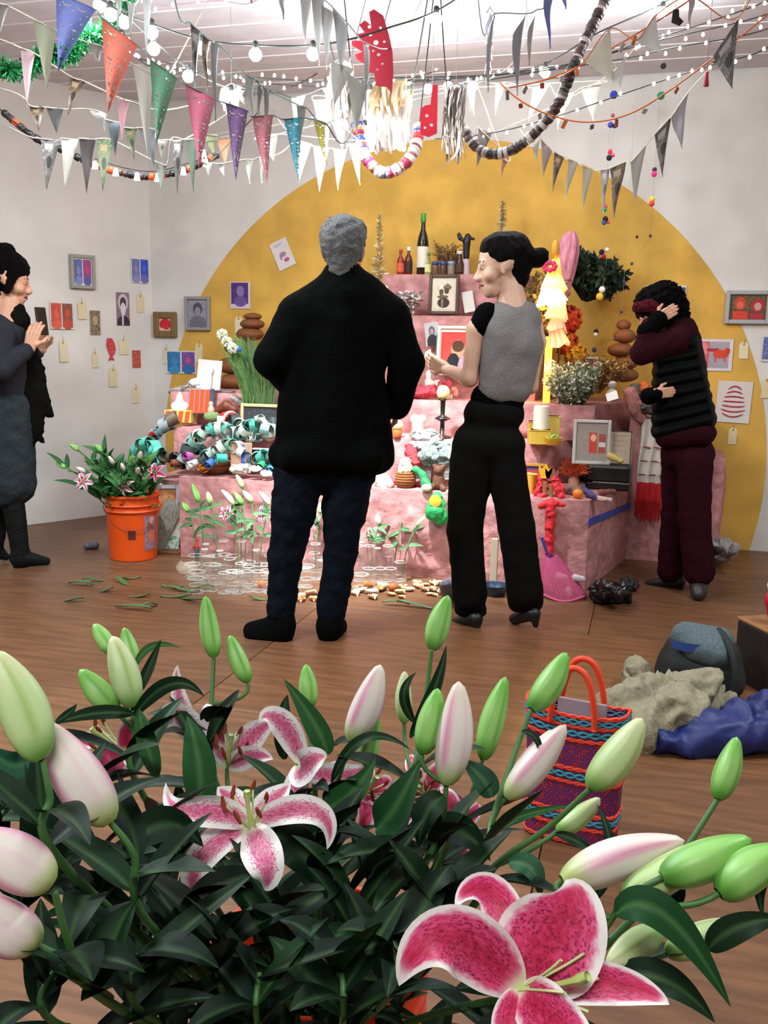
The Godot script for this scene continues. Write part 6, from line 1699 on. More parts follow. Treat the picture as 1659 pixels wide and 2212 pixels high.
func tote():
	# woven plastic shopping bag: purple weave, orange braid bands, two rope handles
	var p := onf(1228, 1826)
	var t := thing("woven_tote", "purple woven tote bag with orange rope handles and braided bands", "bag", p + Vector3(0, 0, -0.06), facing(p) - 0.25)
	var u := mp(p)
	var W := 0.118
	var H := 0.335
	var D := 0.05
	var shape := func(a: float, y: float) -> Vector3:   # a round the bag, y up
		var an := a * TAU
		var c := cos(an)
		var s := sin(an)
		var k := 1.0 / pow(pow(absf(c), 4.0) + pow(absf(s), 4.0), 0.25)
		var f := 0.94 + 0.1 * y / H
		return Vector3(c * k * W * f, y + 0.01 * (y / H) * cos(an * 2), s * k * D * (1.1 - 0.25 * y / H))
	var s := Sh.new()
	var rows := 46
	var cols := 120
	for j in rows:
		for i in cols:
			var up := (i + j) % 2 == 0
			s.col = Color("6a2a6a") if up else Color("8a2c5c")
			if fn.get_noise_2d(i * 0.2, j * 0.3) > 0.25: s.col = Color("a03040")
			var o := 1.0 + (0.012 if up else 0.0)
			var q := []
			for e in [[0.06, 0.06], [0.94, 0.06], [0.94, 0.94], [0.06, 0.94]]:
				var v: Vector3 = shape.call((i + e[0]) / cols, (j + e[1]) * H / rows)
				q.append(Vector3(v.x * o, v.y, v.z * o))
			s.quad(q[0], q[1], q[2], q[3])
	ms("weave", s, V(0.5), t).set_meta("kind", "stuff")
	s = Sh.new()
	s.grid(func(a, w): return shape.call(a, w * H) * Vector3(0.985, 1, 0.985), 60, 8)
	ms("lining", s, M(Color("4a1c48"), 0.6), t)
	for b in [[0.335, "e0381c"], [0.31, "d83a20"], [0.275, "d83a20"], [0.2, "d83a20"], [0.165, "d83a20"], [0.085, "d83a20"], [0.05, "d83a20"], [0.008, "c8341c"]]:
		s = Sh.new()
		for st in 2:
			var pts := []
			for i in 121:
				var v: Vector3 = shape.call(i / 120.0, b[0] + 0.003 * sin(i * 0.9 + st * PI))
				pts.append(v * Vector3(1.02, 1, 1.03) + Vector3(0, 0, 0))
			s.tube(pts, 0.0035, 5, false)
		ms("orange_braid", s, M(Color(b[1]), 0.6), t)
	for y in [0.322, 0.292, 0.182, 0.068]:
		s = Sh.new()
		for st in 2:
			var pts := []
			for i in 161: pts.append(shape.call(i / 160.0, y + 0.006 * sin(i * 0.6 + st * PI)) * Vector3(1.02, 1, 1.03))
			s.tube(pts, 0.004, 5, false)
		ms("blue_braid", s, M(Color("2f7f9a"), 0.6), t)
	for sd in [-1, 1]:
		s = Sh.new()
		s.tube(spline([Vector3(-0.055, 0.3, sd * 0.045), Vector3(-0.05, 0.36, sd * 0.045), Vector3(-0.03, 0.425, sd * 0.042), Vector3(0.0, 0.445, sd * 0.04), Vector3(0.03, 0.425, sd * 0.042), Vector3(0.05, 0.36, sd * 0.045), Vector3(0.055, 0.3, sd * 0.045)], 6), 0.008, 8)
		ms("rope_handle", s, M(Color("e2401c"), 0.6), t)
	s = Sh.new()
	s.box(Transform3D(Basis(Vector3.RIGHT, -0.2), Vector3(0.01, 0.3, 0.0)), Vector3(0.12, 0.1, 0.012), 0.002)
	ms("papers_inside", s, M(Color("8a7a84")), t)

# ---------- overhead: bunting, light strings, garlands ----------
func px(l: Array) -> Array:   # [x, y, distance] in the photo to points
	var o := []
	for q in l: o.append(at(q[0], q[1], q[2]))
	return o
func top(x: float, y: float) -> Vector3: return onf(x, y, CEIL - 0.005)   # an anchor on the ceiling
func cord(pts: Array, r: float, m: Material, t: Node3D, nm := "cord"):
	var s := Sh.new()
	var q := []
	for p in spline(pts, 8): q.append(p - t.position)
	s.tube(q, r, 5, false)
	ms(nm, s, m, t)
var photos := []
func pen_mat(k: String) -> Material:
	if photos.is_empty():
		for c in [["5c5654", "2c2828", "9a9490"], ["6a5442", "34261e", "a08a70"], ["5a6a48", "2e3a28", "8c7a58"], ["a8a29c", "7c7672", "c8c2bc"]]:
			var im := pic(48, 96, Color(c[0]), [["n", 0, 0, 1, 1, Color(c[1])], ["n", 0, .2, 1, .5, Color(c[2])], ["r", .2, .1, .5, .12, Color(c[2])], ["e", .5, .45, .25, .12, Color(c[1])]])
			photos.append(T("photo_paper%d" % photos.size(), im, 0.5))
	if k.begins_with("p"): return photos[int(k.substr(1, 1))]
	if not mats.has("paper" + k):
		var m := StandardMaterial3D.new()
		m.albedo_color = Color(k).darkened(0.22)
		m.roughness = 0.7
		m.backlight_enabled = true
		m.backlight = Color(0.25, 0.25, 0.25)
		m.cull_mode = BaseMaterial3D.CULL_DISABLED
		mats["paper" + k] = m
	return mats["paper" + k]
func pennant(t: Node3D, a: Array, d: float, dt: float, cut := false):   # [left x, y, right x, y, tip x, y, colour or photo]
	var p := at(a[0], a[1], d) - t.position
	var q := at(a[2], a[3], d + dt) - t.position
	var r := at(a[4], a[5], d + dt * 0.5) - t.position
	var n := (q - p).cross(r - p).normalized()
	var bend := rng.randf_range(-0.012, 0.012)
	var f := func(u, w): return p.lerp(q, u).lerp(r, w) + n * (bend * sin(w * 5.0) * (1 - w) + 0.004 * sin(u * 6 + w * 3))
	var s := Sh.new()
	if not cut:
		s.grid(f, 4, 10)
	else:   # cut paper: real holes
		var nu := 24
		var nv := 52
		for j in nv:
			for i in nu:
				var u := (i + 0.5) / nu
				var w := (j + 0.5) / nv
				var x := absf(u - 0.5) * 2
				var hole := x < 0.84 and w > 0.06 and w < 0.9 and (sin(x * 16 + w * 9) * sin(w * 52) > 0.8 or (absf(sin(w * 11.0 + 0.4)) > 0.985 and absf(x - 0.4) < 0.16) or (absf(w - 0.84) < 0.025 and x < 0.3))
				if not hole: s.quad(f.call(float(i) / nu, float(j) / nv), f.call(float(i + 1) / nu, float(j) / nv), f.call(float(i + 1) / nu, float(j + 1) / nv), f.call(float(i) / nu, float(j + 1) / nv))
	ms("pennant", s, pen_mat(a[6]), t)
func bunting(label: String, d: float, cc: Color, start: Array, pens: Array, end: Array, dt := 0.03, cut := false, own := []):
	var t := thing("bunting", label, "bunting", at(pens[0][0], pens[0][1], d))
	var pts := start.duplicate()
	for a in pens:
		if own.is_empty(): pts.append_array([at(a[0], a[1], d), at(a[2], a[3], d + dt)])
		pennant(t, a, d, dt, cut)
	pts.append_array(own)
	pts.append_array(end)
	cord(pts, 0.0025, M(cc), t)
func globes(label: String, pts: Array, bulbs: Array, e := 0.11):
	var t := thing("light_string", label, "light string", pts[1])
	cord(pts, 0.0035, M(Color("2c3230"), 0.6), t)
	var gl := lath([[0, -0.024], [0.012, -0.021], [0.021, -0.011], [0.024, 0], [0.021, 0.011], [0.012, 0.02], [0.0, 0.024]], 16).mesh()
	var so := lath([[0.0, 0.018], [0.011, 0.018], [0.011, 0.04], [0.006, 0.046], [0, 0.046]], 10).mesh()
	for b in bulbs:
		var o := ms("globe_bulb", gl, E(Color(1, 0.97, 0.94), 4.0), t)
		o.position = at(b[0], b[1], b[2]) - t.position
		ms("socket", so, M(Color("1c201e"), 0.5), o)
		var l := OmniLight3D.new()
		l.name = "bulb_light"
		l.light_color = Color(0.94, 0.99, 1.0)
		l.light_energy = e * (b[3] if b.size() > 3 else 1.0)
		l.light_size = 0.024
		l.omni_range = 9
		l.omni_attenuation = 2
		l.shadow_enabled = true
		o.add_child(l, true)
var tiny: ArrayMesh
func fairy(label: String, pts: Array, n: int, cc := Color("2a3030")):
	var t := thing("fairy_lights", label, "light string", pts[1])
	cord(pts, 0.0028, M(cc, 0.6), t)
	if tiny == null: tiny = lath([[0, -0.008], [0.005, -0.006], [0.0072, 0], [0.005, 0.006], [0.003, 0.009], [0, 0.01]], 10).mesh()
	var path := spline(pts, 16)
	for k in n:
		var o := ms("fairy_bulb", tiny, E(Color(1, 0.88, 0.82), 3.2), t)
		o.position = path[int((k + rng.randf() * 0.8) / n * (path.size() - 2)) + 1] - t.position + Vector3(rng.randf_range(-0.01, 0.01), rng.randf_range(-0.022, 0.014), rng.randf_range(0, 0.015))
func beads(nm: String, label: String, pts: Array, n: int, r: float, cols: Array, rough := 0.4, flatness := 0.55):
	var t := thing(nm, label, "garland", pts[0])
	cord(pts, 0.003, M(Color("2a2624")), t)
	var path := spline(pts.slice(1, -1), 24)
	var disc := lath([[0, -1], [0.8, -0.9], [1, -0.5], [1, 0.5], [0.8, 0.9], [0, 1]], 10).mesh()
	for k in n:
		var f := (k + 0.5) / n * (path.size() - 2)
		var p: Vector3 = path[int(f)].lerp(path[int(f) + 1], f - int(f))
		var d: Vector3 = (path[int(f) + 1] - path[int(f)]).normalized()
		var o := ms("bead", disc, M(cols[rng.randi() % cols.size()], rough), t)
		var rr := r * rng.randf_range(0.85, 1.15)
		o.transform = Transform3D(Basis(Quaternion(Vector3.UP, d)) * Basis.from_euler(Vector3(rng.randf_range(-.25, .25), rng.randf() * 3, rng.randf_range(-.25, .25))) * Basis.from_scale(Vector3(rr, rr * flatness, rr)), p - t.position)
func strands(nm: String, label: String, cat: String, p: Vector3, n: int, w: float, h0: float, h1: float, m: Material, th := 0.004, dep := 0.03):   # hanging strips too many to count
	var t := thing(nm, label, cat, p)
	var s := Sh.new()
	for k in n:
		var x := rng.randf_range(-w, w)
		var L := rng.randf_range(h0, h1)
		var z := rng.randf_range(-dep, dep)
		var tw := rng.randf() * 3
		s.grid(func(u, v):
			var a: float = tw + v * 2.0
			return Vector3(x + 0.01 * sin(v * 5 + tw) + cos(a) * (u - 0.5) * th * 2, -L * v, z + sin(a) * (u - 0.5) * th * 2), 1, 5)
	ms("strips", s, m, t).set_meta("kind", "stuff")
	var c := Sh.new()
	var up := CEIL - p.y
	c.tube([Vector3(-w, 0.0, 0), Vector3(0, 0.02, 0), Vector3(w, 0, 0)], 0.003, 5, false)
	c.tube([Vector3(0, 0.02, 0), Vector3(0, up, 0)], 0.001, 4, false)
	ms("hanging_cord", c, M(Color("8a8480")), t)
func cutout(nm: String, label: String, d: float, poly: Array, holes: Array, col: Color):   # perforated felt shape
	var t := thing(nm, label, "paper cutout", at(poly[0][0], poly[0][1], d))
	var b := cb
	t.basis = b
	var pts := PackedVector2Array()
	var u := d / 2028.0
	for q in poly: pts.append(Vector2((q[0] - poly[0][0]) * u, -(q[1] - poly[0][1]) * u))
	var c := CSGPolygon3D.new()
	c.name = "cut_shape"
	c.polygon = pts
	c.depth = 0.003
	var m := M(col, 0.85)
	c.material = m
	for h in holes:
		var y := CSGCylinder3D.new()
		y.name = "hole"
		y.operation = CSGShape3D.OPERATION_SUBTRACTION
		y.radius = h[2] * u
		y.height = 0.05
		y.sides = 10
		y.rotation.x = PI / 2
		y.position = Vector3((h[0] - poly[0][0]) * u, -(h[1] - poly[0][1]) * u, 0)
		y.material = m
		c.add_child(y, true)
	t.add_child(c, true)
	var s := Sh.new()
	var up := b.transposed() * Vector3(0, CEIL - t.position.y, 0)
	s.tube([Vector3.ZERO, up], 0.0012, 4, false)
	ms("hanging_thread", s, M(Color("9a9490")), t)

func overhead():
	# globe bulb strings
	globes("string of large glowing globe bulbs swagging left across the ceiling", [top(150, -60)] + px([[240, 14, 3.4], [328, 52, 3.4], [437, 86, 3.4], [552, 98, 3.4], [676, 98, 3.4], [760, 84, 3.42], [839, 60, 3.45], [942, 24, 3.5]]) + [top(1040, -40)],
		[[240, 32, 3.4], [328, 70, 3.4], [437, 104, 3.4], [552, 118, 3.4], [676, 117, 3.4], [942, 42, 3.5]], 0.055)
	globes("short string of globe bulbs at upper left over the orange pennant", [top(180, -60)] + px([[215, -4, 3.5], [268, 30, 3.5], [332, 88, 3.5], [407, 147, 3.7], [500, 190, 4.3]]) + px([[620, 190, 4.5]]) + [onz(700, 150, BACK)],
		[[215, 12, 3.5], [268, 48, 3.5], [332, 106, 3.5], [407, 165, 3.7], [500, 207, 4.3, 1.6]], 0.07)
	globes("string of globe bulbs rising to the upper right corner", [onz(840, 175, BACK)] + px([[925, 172, 4.5], [968, 168, 4.5], [1060, 165, 4.4], [1178, 138, 4.3], [1290, 72, 4.2], [1431, 8, 4.15]]) + [top(1490, -50)],
		[[925, 192, 4.5, 0.4], [968, 187, 4.5, 0.4], [1022, 186, 4.45, 0.4], [1178, 157, 4.3], [1431, 27, 4.15]], 0.12)
	globes("tight cluster of globe bulbs glowing inside the white paper fringe", [top(690, -30)] + px([[730, 150, 4.5], [790, 178, 4.5], [830, 225, 4.45], [862, 255, 4.45], [885, 215, 4.5]]) + [top(930, -40)],
		[[750, 188, 4.5], [800, 205, 4.5], [830, 245, 4.4, 1.3], [862, 275, 4.4, 1.2], [788, 282, 4.4]], 0.1)
	# fairy lights
	fairy("fairy lights on dark wire, uppermost strand at right", px([[700, 172, 4.45], [870, 168, 4.4], [1040, 163, 4.3], [1200, 148, 4.2], [1400, 88, 4.1], [1560, 38, 4.0], [1680, -8, 3.95]]) + [top(1760, -60)], 30)
	fairy("fairy lights on dark wire, second strand at right", px([[720, 178, 4.5], [900, 176, 4.4], [1190, 146, 4.25], [1420, 88, 4.1], [1665, 28, 4.0]]) + [top(1800, -60)], 30)
	fairy("fairy lights on dark wire, third strand at right", px([[1060, 172, 4.35], [1330, 130, 4.2], [1450, 104, 4.1], [1670, 58, 4.0]]) + [top(1850, -60)], 16)
	fairy("fairy lights on dark wire, lowest strand at right", px([[940, 300, 4.6], [1060, 288, 4.5], [1200, 252, 4.4], [1420, 178, 4.2], [1540, 140, 4.1], [1670, 96, 4.0]]) + [top(1850, -60)], 26)
	fairy("fairy lights in a curve over the green and pink pennants", [top(200, -60)] + px([[285, 110, 4.2], [360, 135, 4.2], [480, 160, 4.3], [620, 172, 4.4], [760, 178, 4.5], [870, 170, 4.5]]) + [onz(960, 150, BACK)], 34)
	fairy("second curve of fairy lights just below the first at left", [top(220, -60)] + px([[300, 128, 4.25], [420, 152, 4.3], [560, 178, 4.4], [700, 188, 4.5], [800, 190, 4.55]]) + [onz(900, 170, BACK)], 30)
	fairy("thin strand of fairy lights along the very top edge", [top(280, -70)] + px([[322, 4, 3.9], [350, 12, 3.9], [470, 2, 3.9], [545, 5, 3.9]]) + [top(640, -70)], 10, Color("8a6a78"))
	# cut paper pennants
	bunting("big cut paper pennants in blue, orange, green, pink and purple", 3.0, Color("5a5a5a"), [top(60, -420)] + px([[100, -40, 3.0]]), [[121, -18, 207, 22, 125, 155, "1c2f8e"], [219, 37, 297, 100, 233, 243, "d8481c"], [323, 127, 382, 170, 338, 312, "1e7a48"], [400, 182, 465, 215, 430, 362, "d84a74"], [487, 223, 535, 240, 510, 392, "7a3f8e"], [545, 252, 590, 250, 577, 396, "e07080"], [613, 258, 650, 255, 646, 392, "2fb0d0"], [676, 258, 702, 266, 706, 356, "e8d838"]], px([[760, 285, 3.6]]) + [top(860, -60)], 0.03, true)
	bunting("lowest row of photo pennants over the white left wall", 3.6, Color("b8b0a8"), [lw(-60, 230)] + px([[40, 285, 3.6]]), [[88, 299, 130, 303, 101, 412, "p0"], [132, 299, 170, 302, 140, 406, "cfc6bc"], [172, 299, 207, 302, 187, 419, "3a2a2a"], [210, 300, 245, 304, 222, 416, "p2"], [338, 350, 362, 352, 349, 420, "9a9c92"], [370, 300, 396, 302, 384, 418, "p0"], [404, 302, 428, 304, 418, 416, "5f7260"], [440, 350, 458, 352, 452, 382, "efe9de"], [474, 354, 490, 352, 484, 384, "e8e2d8"], [530, 345, 548, 345, 540, 398, "e6e0d6"], [560, 340, 574, 340, 566, 396, "f0ece4"]], px([[620, 320, 4.2]]) + [onz(680, 250, BACK)])
	bunting("grey and brown photo pennants hanging at far left under green foil", 3.4, Color("c8bca8"), [lw(-80, 170)] + px([[30, 200, 3.4]]), [[64, 228, 96, 232, 84, 284, "p1"], [100, 232, 137, 236, 123, 288, "3c3634"], [190, 236, 226, 246, 228, 288, "9c948c"], [228, 258, 260, 266, 250, 338, "4c5a60"], [268, 275, 296, 278, 290, 346, "p2"], [298, 276, 334, 280, 334, 362, "7c7c80"], [338, 300, 362, 302, 350, 342, "p3"]], px([[420, 290, 3.9]]) + [onz(560, 200, BACK)])
	bunting("olive, brown and beige pennants high at the left edge", 3.2, Color("a89c8c"), [top(-160, -300)] + px([[-20, 0, 3.2]]), [[-6, 6, 20, 14, 0, 76, "6a6058"], [70, 40, 122, 66, 102, 196, "7c7a5a"], [190, 92, 222, 102, 214, 140, "6a544c"], [286, 138, 330, 150, 320, 340, "b4aa9e"]], px([[360, 170, 3.6]]) + [top(480, -60)])
	bunting("small pink pennants in a short descending row at left", 3.3, Color("a89c8c"), [lw(-80, 60)] + px([[0, 85, 3.3]]), [[46, 104, 76, 116, 58, 232, "c8a0a8"], [152, 165, 184, 177, 146, 252, "p1"], [255, 210, 281, 219, 263, 302, "d890a0"]], px([[380, 235, 3.7]]) + [onz(520, 190, BACK)])
	bunting("long dark narrow photo pennants left of the globe bulbs", 3.2, Color("6f7a78"), [top(330, -380)] + px([[380, 10, 3.2]]), [[411, 50, 431, 68, 422, 214, "p0"], [438, 76, 454, 88, 448, 216, "p1"], [456, 88, 473, 98, 466, 262, "4a4442"], [530, 160, 551, 170, 546, 262, "8c8478"], [552, 172, 565, 182, 560, 262, "7a7068"], [567, 186, 581, 196, 578, 302, "6e665e"], [640, 225, 660, 232, 648, 330, "8a8378"]], px([[720, 250, 3.8]]) + [top(800, -40)])
	bunting("short pale strips hanging from the top edge at left", 3.3, Color("a8a49e"), [top(230, -330)], [[250, -6, 260, -2, 256, 66, "8c8a86"], [274, 2, 291, 10, 283, 84, "6c6864"], [306, -8, 326, -4, 318, 126, "8a8480"], [538, -20, 550, -20, 544, 8, "6a686e"], [606, -16, 620, -14, 612, 42, "7c7a86"]], [top(680, -300)])
	bunting("bright white pennants in front of the yellow disc's top", 4.2, Color("d8dcd4"), [onz(590, 240, BACK)] + px([[610, 270, 4.3]]), [[640, 300, 672, 312, 646, 394, "f4f2ee"], [677, 316, 711, 320, 690, 414, "f6f4f0"], [720, 322, 748, 324, 730, 411, "f6f4f0"], [752, 312, 779, 308, 778, 400, "f4f2ee"], [675, 215, 720, 214, 706, 330, "f2efe8"], [714, 248, 752, 252, 740, 326, "p3"], [560, 300, 600, 290, 592, 350, "d8d4cc"]], px([[815, 300, 4.4]]) + [onz(880, 240, BACK)])
	bunting("pale grey paper streamers hanging at top centre", 3.3, Color("b4b0ac"), [top(600, -320)] + px([[630, -20, 3.3]]), [[645, -14, 672, -10, 660, 96, "aaa6a4"], [672, -6, 700, 0, 690, 142, "b4afa8"], [694, 8, 722, 30, 706, 150, "bdb8b4"], [716, 8, 752, 62, 738, 168, "a6a4a8"], [716, 130, 764, 150, 720, 232, "cfc8bc"], [745, 150, 792, 190, 770, 290, "c4bcb2"], [784, 90, 798, 110, 790, 250, "b8b2b0"]], px([[860, 90, 3.6]]) + [top(940, -60)], 0.03, false, px([[650, -14, 3.3], [700, 0, 3.3], [750, 50, 3.3], [795, 96, 3.35]]))
	bunting("thin grey and blue pennants hanging top right of centre", 3.4, Color("9a96a0"), [top(1010, -300)] + px([[1040, 60, 3.4]]), [[1052, 100, 1068, 30, 1054, 200, "9c8f8c"], [1108, 75, 1136, 30, 1117, 208, "7e7c86"], [1140, 70, 1158, 24, 1143, 142, "b8aea8"], [1176, -16, 1196, -10, 1188, 106, "5a62b8"], [1216, -10, 1228, -10, 1222, 20, "8a8ed0"]], [top(1290, -300)], 0.03, false, px([[1068, 30, 3.4], [1134, 30, 3.4], [1158, 22, 3.4], [1190, -12, 3.4]]))
	bunting("cream and white pennants tilted on the orange yarn at right", 3.7, Color("c87a48"), [onz(1190, 170, BACK)] + px([[1220, 160, 3.9]]), [[1262, 132, 1318, 62, 1328, 178, "ebe4c8"], [1326, 158, 1359, 108, 1340, 190, "f2eee6"], [1374, 88, 1416, 34, 1430, 116, "f2eeea"], [1484, -6, 1500, -6, 1490, 60, "c8a8a4"], [1540, 122, 1596, 38, 1582, 192, "p0"]], [top(1700, -200)], 0.03, false, px([[1262, 132, 3.7], [1318, 62, 3.72], [1376, 86, 3.7], [1416, 34, 3.72], [1492, -6, 3.7], [1596, 36, 3.72]]))
	bunting("fine lace and photo pennants swagging over the disc's right side", 4.2, Color("c8bca0"), [onz(1120, 270, BACK)] + px([[1130, 290, 4.4]]), [[1150, 318, 1166, 300, 1160, 350, "d8d4c4"], [1168, 300, 1192, 326, 1174, 382, "b49a94"], [1198, 328, 1218, 342, 1194, 412, "p1"], [1228, 344, 1248, 352, 1221, 432, "cfc6b4"], [1258, 358, 1281, 368, 1259, 458, "d4c4a4"], [1296, 368, 1315, 366, 1303, 462, "p3"], [1317, 364, 1352, 350, 1327, 470, "p1"], [1362, 350, 1396, 312, 1372, 442, "b8b2aa"], [1414, 290, 1450, 252, 1431, 382, "p0"], [1450, 252, 1488, 198, 1473, 322, "b0aab0"]], px([[1560, 110, 4.1]]) + [top(1640, -60)])
	bunting("translucent cream pennants behind the dark film garland", 4.5, Color("c8b8a8"), [onz(980, 170, BACK)], [[1070, 180, 1092, 178, 1070, 250, "e2cfc8"], [1150, 190, 1186, 184, 1142, 262, "ece0d8"], [1202, 205, 1240, 200, 1205, 280, "e4d4d0"], [1256, 190, 1300, 175, 1282, 262, "eadccc"], [1010, 190, 1030, 185, 1024, 250, "dcc8c0"], [1085, 334, 1099, 338, 1084, 380, "a8745c"], [1033, 275, 1062, 290, 1030, 362, "5a4a48"]], px([[1330, 150, 4.4]]) + [top(1440, -40)])
	bunting("muted coloured strips behind the white fringe", 4.6, Color("8a8480"), [onz(600, 200, BACK)], [[630, 210, 660, 205, 640, 290, "e8e2da"], [700, 190, 716, 188, 706, 250, "b85a48"], [720, 232, 742, 230, 732, 252, "2a4ab0"], [880, 195, 893, 195, 886, 250, "c87a4a"], [995, 180, 1005, 178, 998, 230, "6a9ac0"], [1010, 178, 1024, 176, 1016, 240, "d88a68"], [470, 300, 500, 300, 486, 360, "d8906a"], [440, 290, 470, 290, 462, 340, "a0a878"]], px([[1060, 170, 4.6]]) + [top(1140, -30)])
	# garlands
	beads("dark_garland", "long dark garland of stacked film scraps sweeping down from the upper right", [top(1330, -50)] + px([[1318, -20, 4.1], [1272, 72, 4.1], [1240, 140, 4.1], [1205, 225, 4.15], [1165, 278, 4.2], [1110, 322, 4.3], [1062, 333, 4.35], [1030, 318, 4.4], [1005, 285, 4.4], [972, 245, 4.4]]) + [top(950, -30)], 120, 0.023, [Color("2a2224"), Color("3a2a28"), Color("4a3434"), Color("1e1a1c"), Color("6a5a58"), Color("b8b0ac"), Color("3a1c20")])
	beads("mixed_garland", "U shaped garland of many coloured scraps below the white fringe", [top(740, -40)] + px([[772, 270, 4.3], [785, 330, 4.3], [822, 372, 4.3], [865, 362, 4.3], [895, 325, 4.3], [905, 275, 4.35]]) + [top(940, -40)], 64, 0.026, [Color("e8e0d8"), Color("c84a4a"), Color("8a8fa0"), Color("3a4a9a"), Color("5a4a4c"), Color("d8b8a8"), Color("7a4a50"), Color("d8d8e0"), Color("a02c50"), Color("e0a060")])
	beads("lantern_garland", "dark and red garland with small lanterns low at left", [lw(-60, 180)] + px([[10, 245, 3.9], [40, 270, 3.9], [80, 300, 3.9], [130, 322, 3.95], [200, 355, 4.0], [255, 372, 4.0], [320, 382, 4.0], [385, 372, 4.0], [430, 355, 4.0], [470, 335, 4.05]]) + [onz(560, 240, BACK)], 52, 0.014, [Color("1c1818"), Color("2a2020"), Color("c8481c"), Color("3a2a24"), Color("141212")], 0.4, 0.9)
	var lt := thing("lantern_string", "row of little glowing white lanterns along the low dark garland", "light string", at(250, 372, 3.98))
	var lp := []
	for a in [[205, 355], [250, 370], [296, 380], [340, 382], [396, 368], [445, 350], [440, 330]]:
		lp.append(at(a[0], a[1] - 12, 3.96))
		var s := Sh.new()
		s.lathe(Transform3D(Basis(), at(a[0], a[1], 3.96) - lt.position), [[0, 0.014], [0.007, 0.012], [0.012, -0.012], [0.014, -0.018], [0, -0.018]], 10)
		ms("lantern_bulb", s, E(Color(1, 0.93, 0.9), 2.2), lt)
	cord(lp, 0.002, M(Color("1c1818")), lt)
	var gf := thing("green_foil_garland", "bushy green foil garland at the upper left", "garland", at(120, 110, 3.9))
	var gs := Sh.new()
	var path := spline([lw(-40, 130)] + px([[0, 142, 3.9], [50, 150, 3.9], [100, 118, 3.9], [150, 115, 3.9], [190, 75, 3.9], [232, 62, 3.95]]) + [top(320, -60)], 60)
	for k in 2600:
		var c: Vector3 = path[rng.randi() % path.size()] - gf.position
		var d := Vector3(rng.randfn(), rng.randfn() - 0.3, rng.randfn()).normalized() * rng.randf_range(0.03, 0.06)
		var w := d.cross(Vector3(rng.randfn(), rng.randfn(), rng.randfn())).normalized() * 0.003
		gs.col = [Color("1a6a34"), Color("14502a"), Color("2a8a48"), Color("0f3a20")][rng.randi() % 4]
		gs.quad(c - w, c + d - w, c + d + w, c + w)
	ms("foil_strips", gs, V(0.35), gf).set_meta("kind", "stuff")
	# felt cutouts, fringe, tinsel
	cutout("red_leaf", "large red felt leaf cutout with jagged left edge at top centre", 3.5, [[808, 20], [828, 34], [840, 75], [848, 112], [850, 160], [846, 202], [836, 188], [812, 184], [808, 157], [795, 156], [791, 140], [770, 127], [767, 118], [784, 112], [760, 98], [760, 88], [780, 88], [772, 74], [788, 70], [776, 54], [788, 44], [802, 55], [797, 26]], [[800, 75, 4], [794, 98, 5], [812, 92, 6], [798, 58, 4], [818, 118, 4], [826, 138, 3], [815, 150, 3], [830, 90, 3], [822, 60, 3], [806, 110, 3]], Color("98142a"))
	cutout("red_strip", "long red felt cutout hanging right of the white fringe", 4.2, [[934, 184], [946, 184], [944, 288], [926, 296], [908, 290], [908, 236], [918, 228], [930, 226]], [[922, 250, 4], [932, 270, 4], [918, 276, 3]], Color("b8182c"))
	strands("white_fringe", "mass of brightly lit white paper fringe at top centre", "paper fringe", at(838, 205, 4.4), 260, 0.10, 0.1, 0.26, M(Color("f4f1ec"), 0.7), 0.007, 0.05)
	strands("paper_pods", "cream and brown paper pods above the white fringe", "paper fringe", at(842, 178, 4.3), 26, 0.08, 0.08, 0.15, M(Color("d8c09c"), 0.7), 0.012, 0.03)
	strands("silver_tinsel", "silver brown tinsel strands left of the dark garland", "tinsel", at(985, 190, 4.2), 90, 0.045, 0.15, 0.33, M(Color("a89a94"), 0.25, 0.5), 0.004, 0.03)
	strands("lavender_tinsel", "thin strip of glittering tinsel hanging at the top right of centre", "tinsel", at(1058, 28, 3.6), 16, 0.012, 0.08, 0.26, M(Color("c8c4cc"), 0.25, 0.5), 0.004, 0.01)
	strands("white_streamer", "white crinkled paper streamer left of the red leaf", "paper fringe", at(735, 140, 3.7), 46, 0.045, 0.1, 0.24, M(Color("d2cac2"), 0.7), 0.008, 0.03)
	strands("bright_streamer", "bright white streamers left of the yellow disc's top", "paper fringe", at(500, 190, 4.35), 30, 0.05, 0.03, 0.11, M(Color("f2efea"), 0.7), 0.009, 0.03)
	var rb := thing("curled_ribbon", "white ribbon end curling over the yellow disc", "ribbon", at(985, 325, 4.2))
	var rs := Sh.new()
	var rc := px([[990, 250, 4.2], [988, 300, 4.2], [984, 328, 4.2], [974, 344, 4.18], [952, 366, 4.2]])
	var rpth := spline(rc, 6)
	for k in rpth.size() - 1: rs.quad(rpth[k] - rb.position, rpth[k + 1] - rb.position, rpth[k + 1] - rb.position + cb * Vector3(0.014, 0.006, 0), rpth[k] - rb.position + cb * Vector3(0.014, 0.006, 0))
	ms("ribbon", rs, M(Color("ece8e2"), 0.5), rb)
	# orange yarns with small charms
	for a in [["orange yarn dangling small charms, upper swag at right", [[1100, 190, 4.0], [1180, 172, 4.0], [1262, 138, 4.0], [1330, 100, 3.95], [1400, 58, 3.9], [1490, 0, 3.9]]], ["orange yarn dangling small charms, lower swag at right", [[1080, 180, 4.1], [1120, 215, 4.1], [1180, 246, 4.1], [1262, 264, 4.1], [1350, 250, 4.05], [1440, 200, 4.0], [1560, 110, 3.95], [1670, 22, 3.9]]]]:
		var t := thing("orange_yarn", a[0], "yarn", at(a[1][0][0], a[1][0][1], a[1][0][2]))
		cord(px(a[1]) + [top(1560 if a[1].size() < 7 else 1760, -60)], 0.0035, M(Color("c8642c")), t, "yarn")
		var pth := spline(px(a[1]), 10)
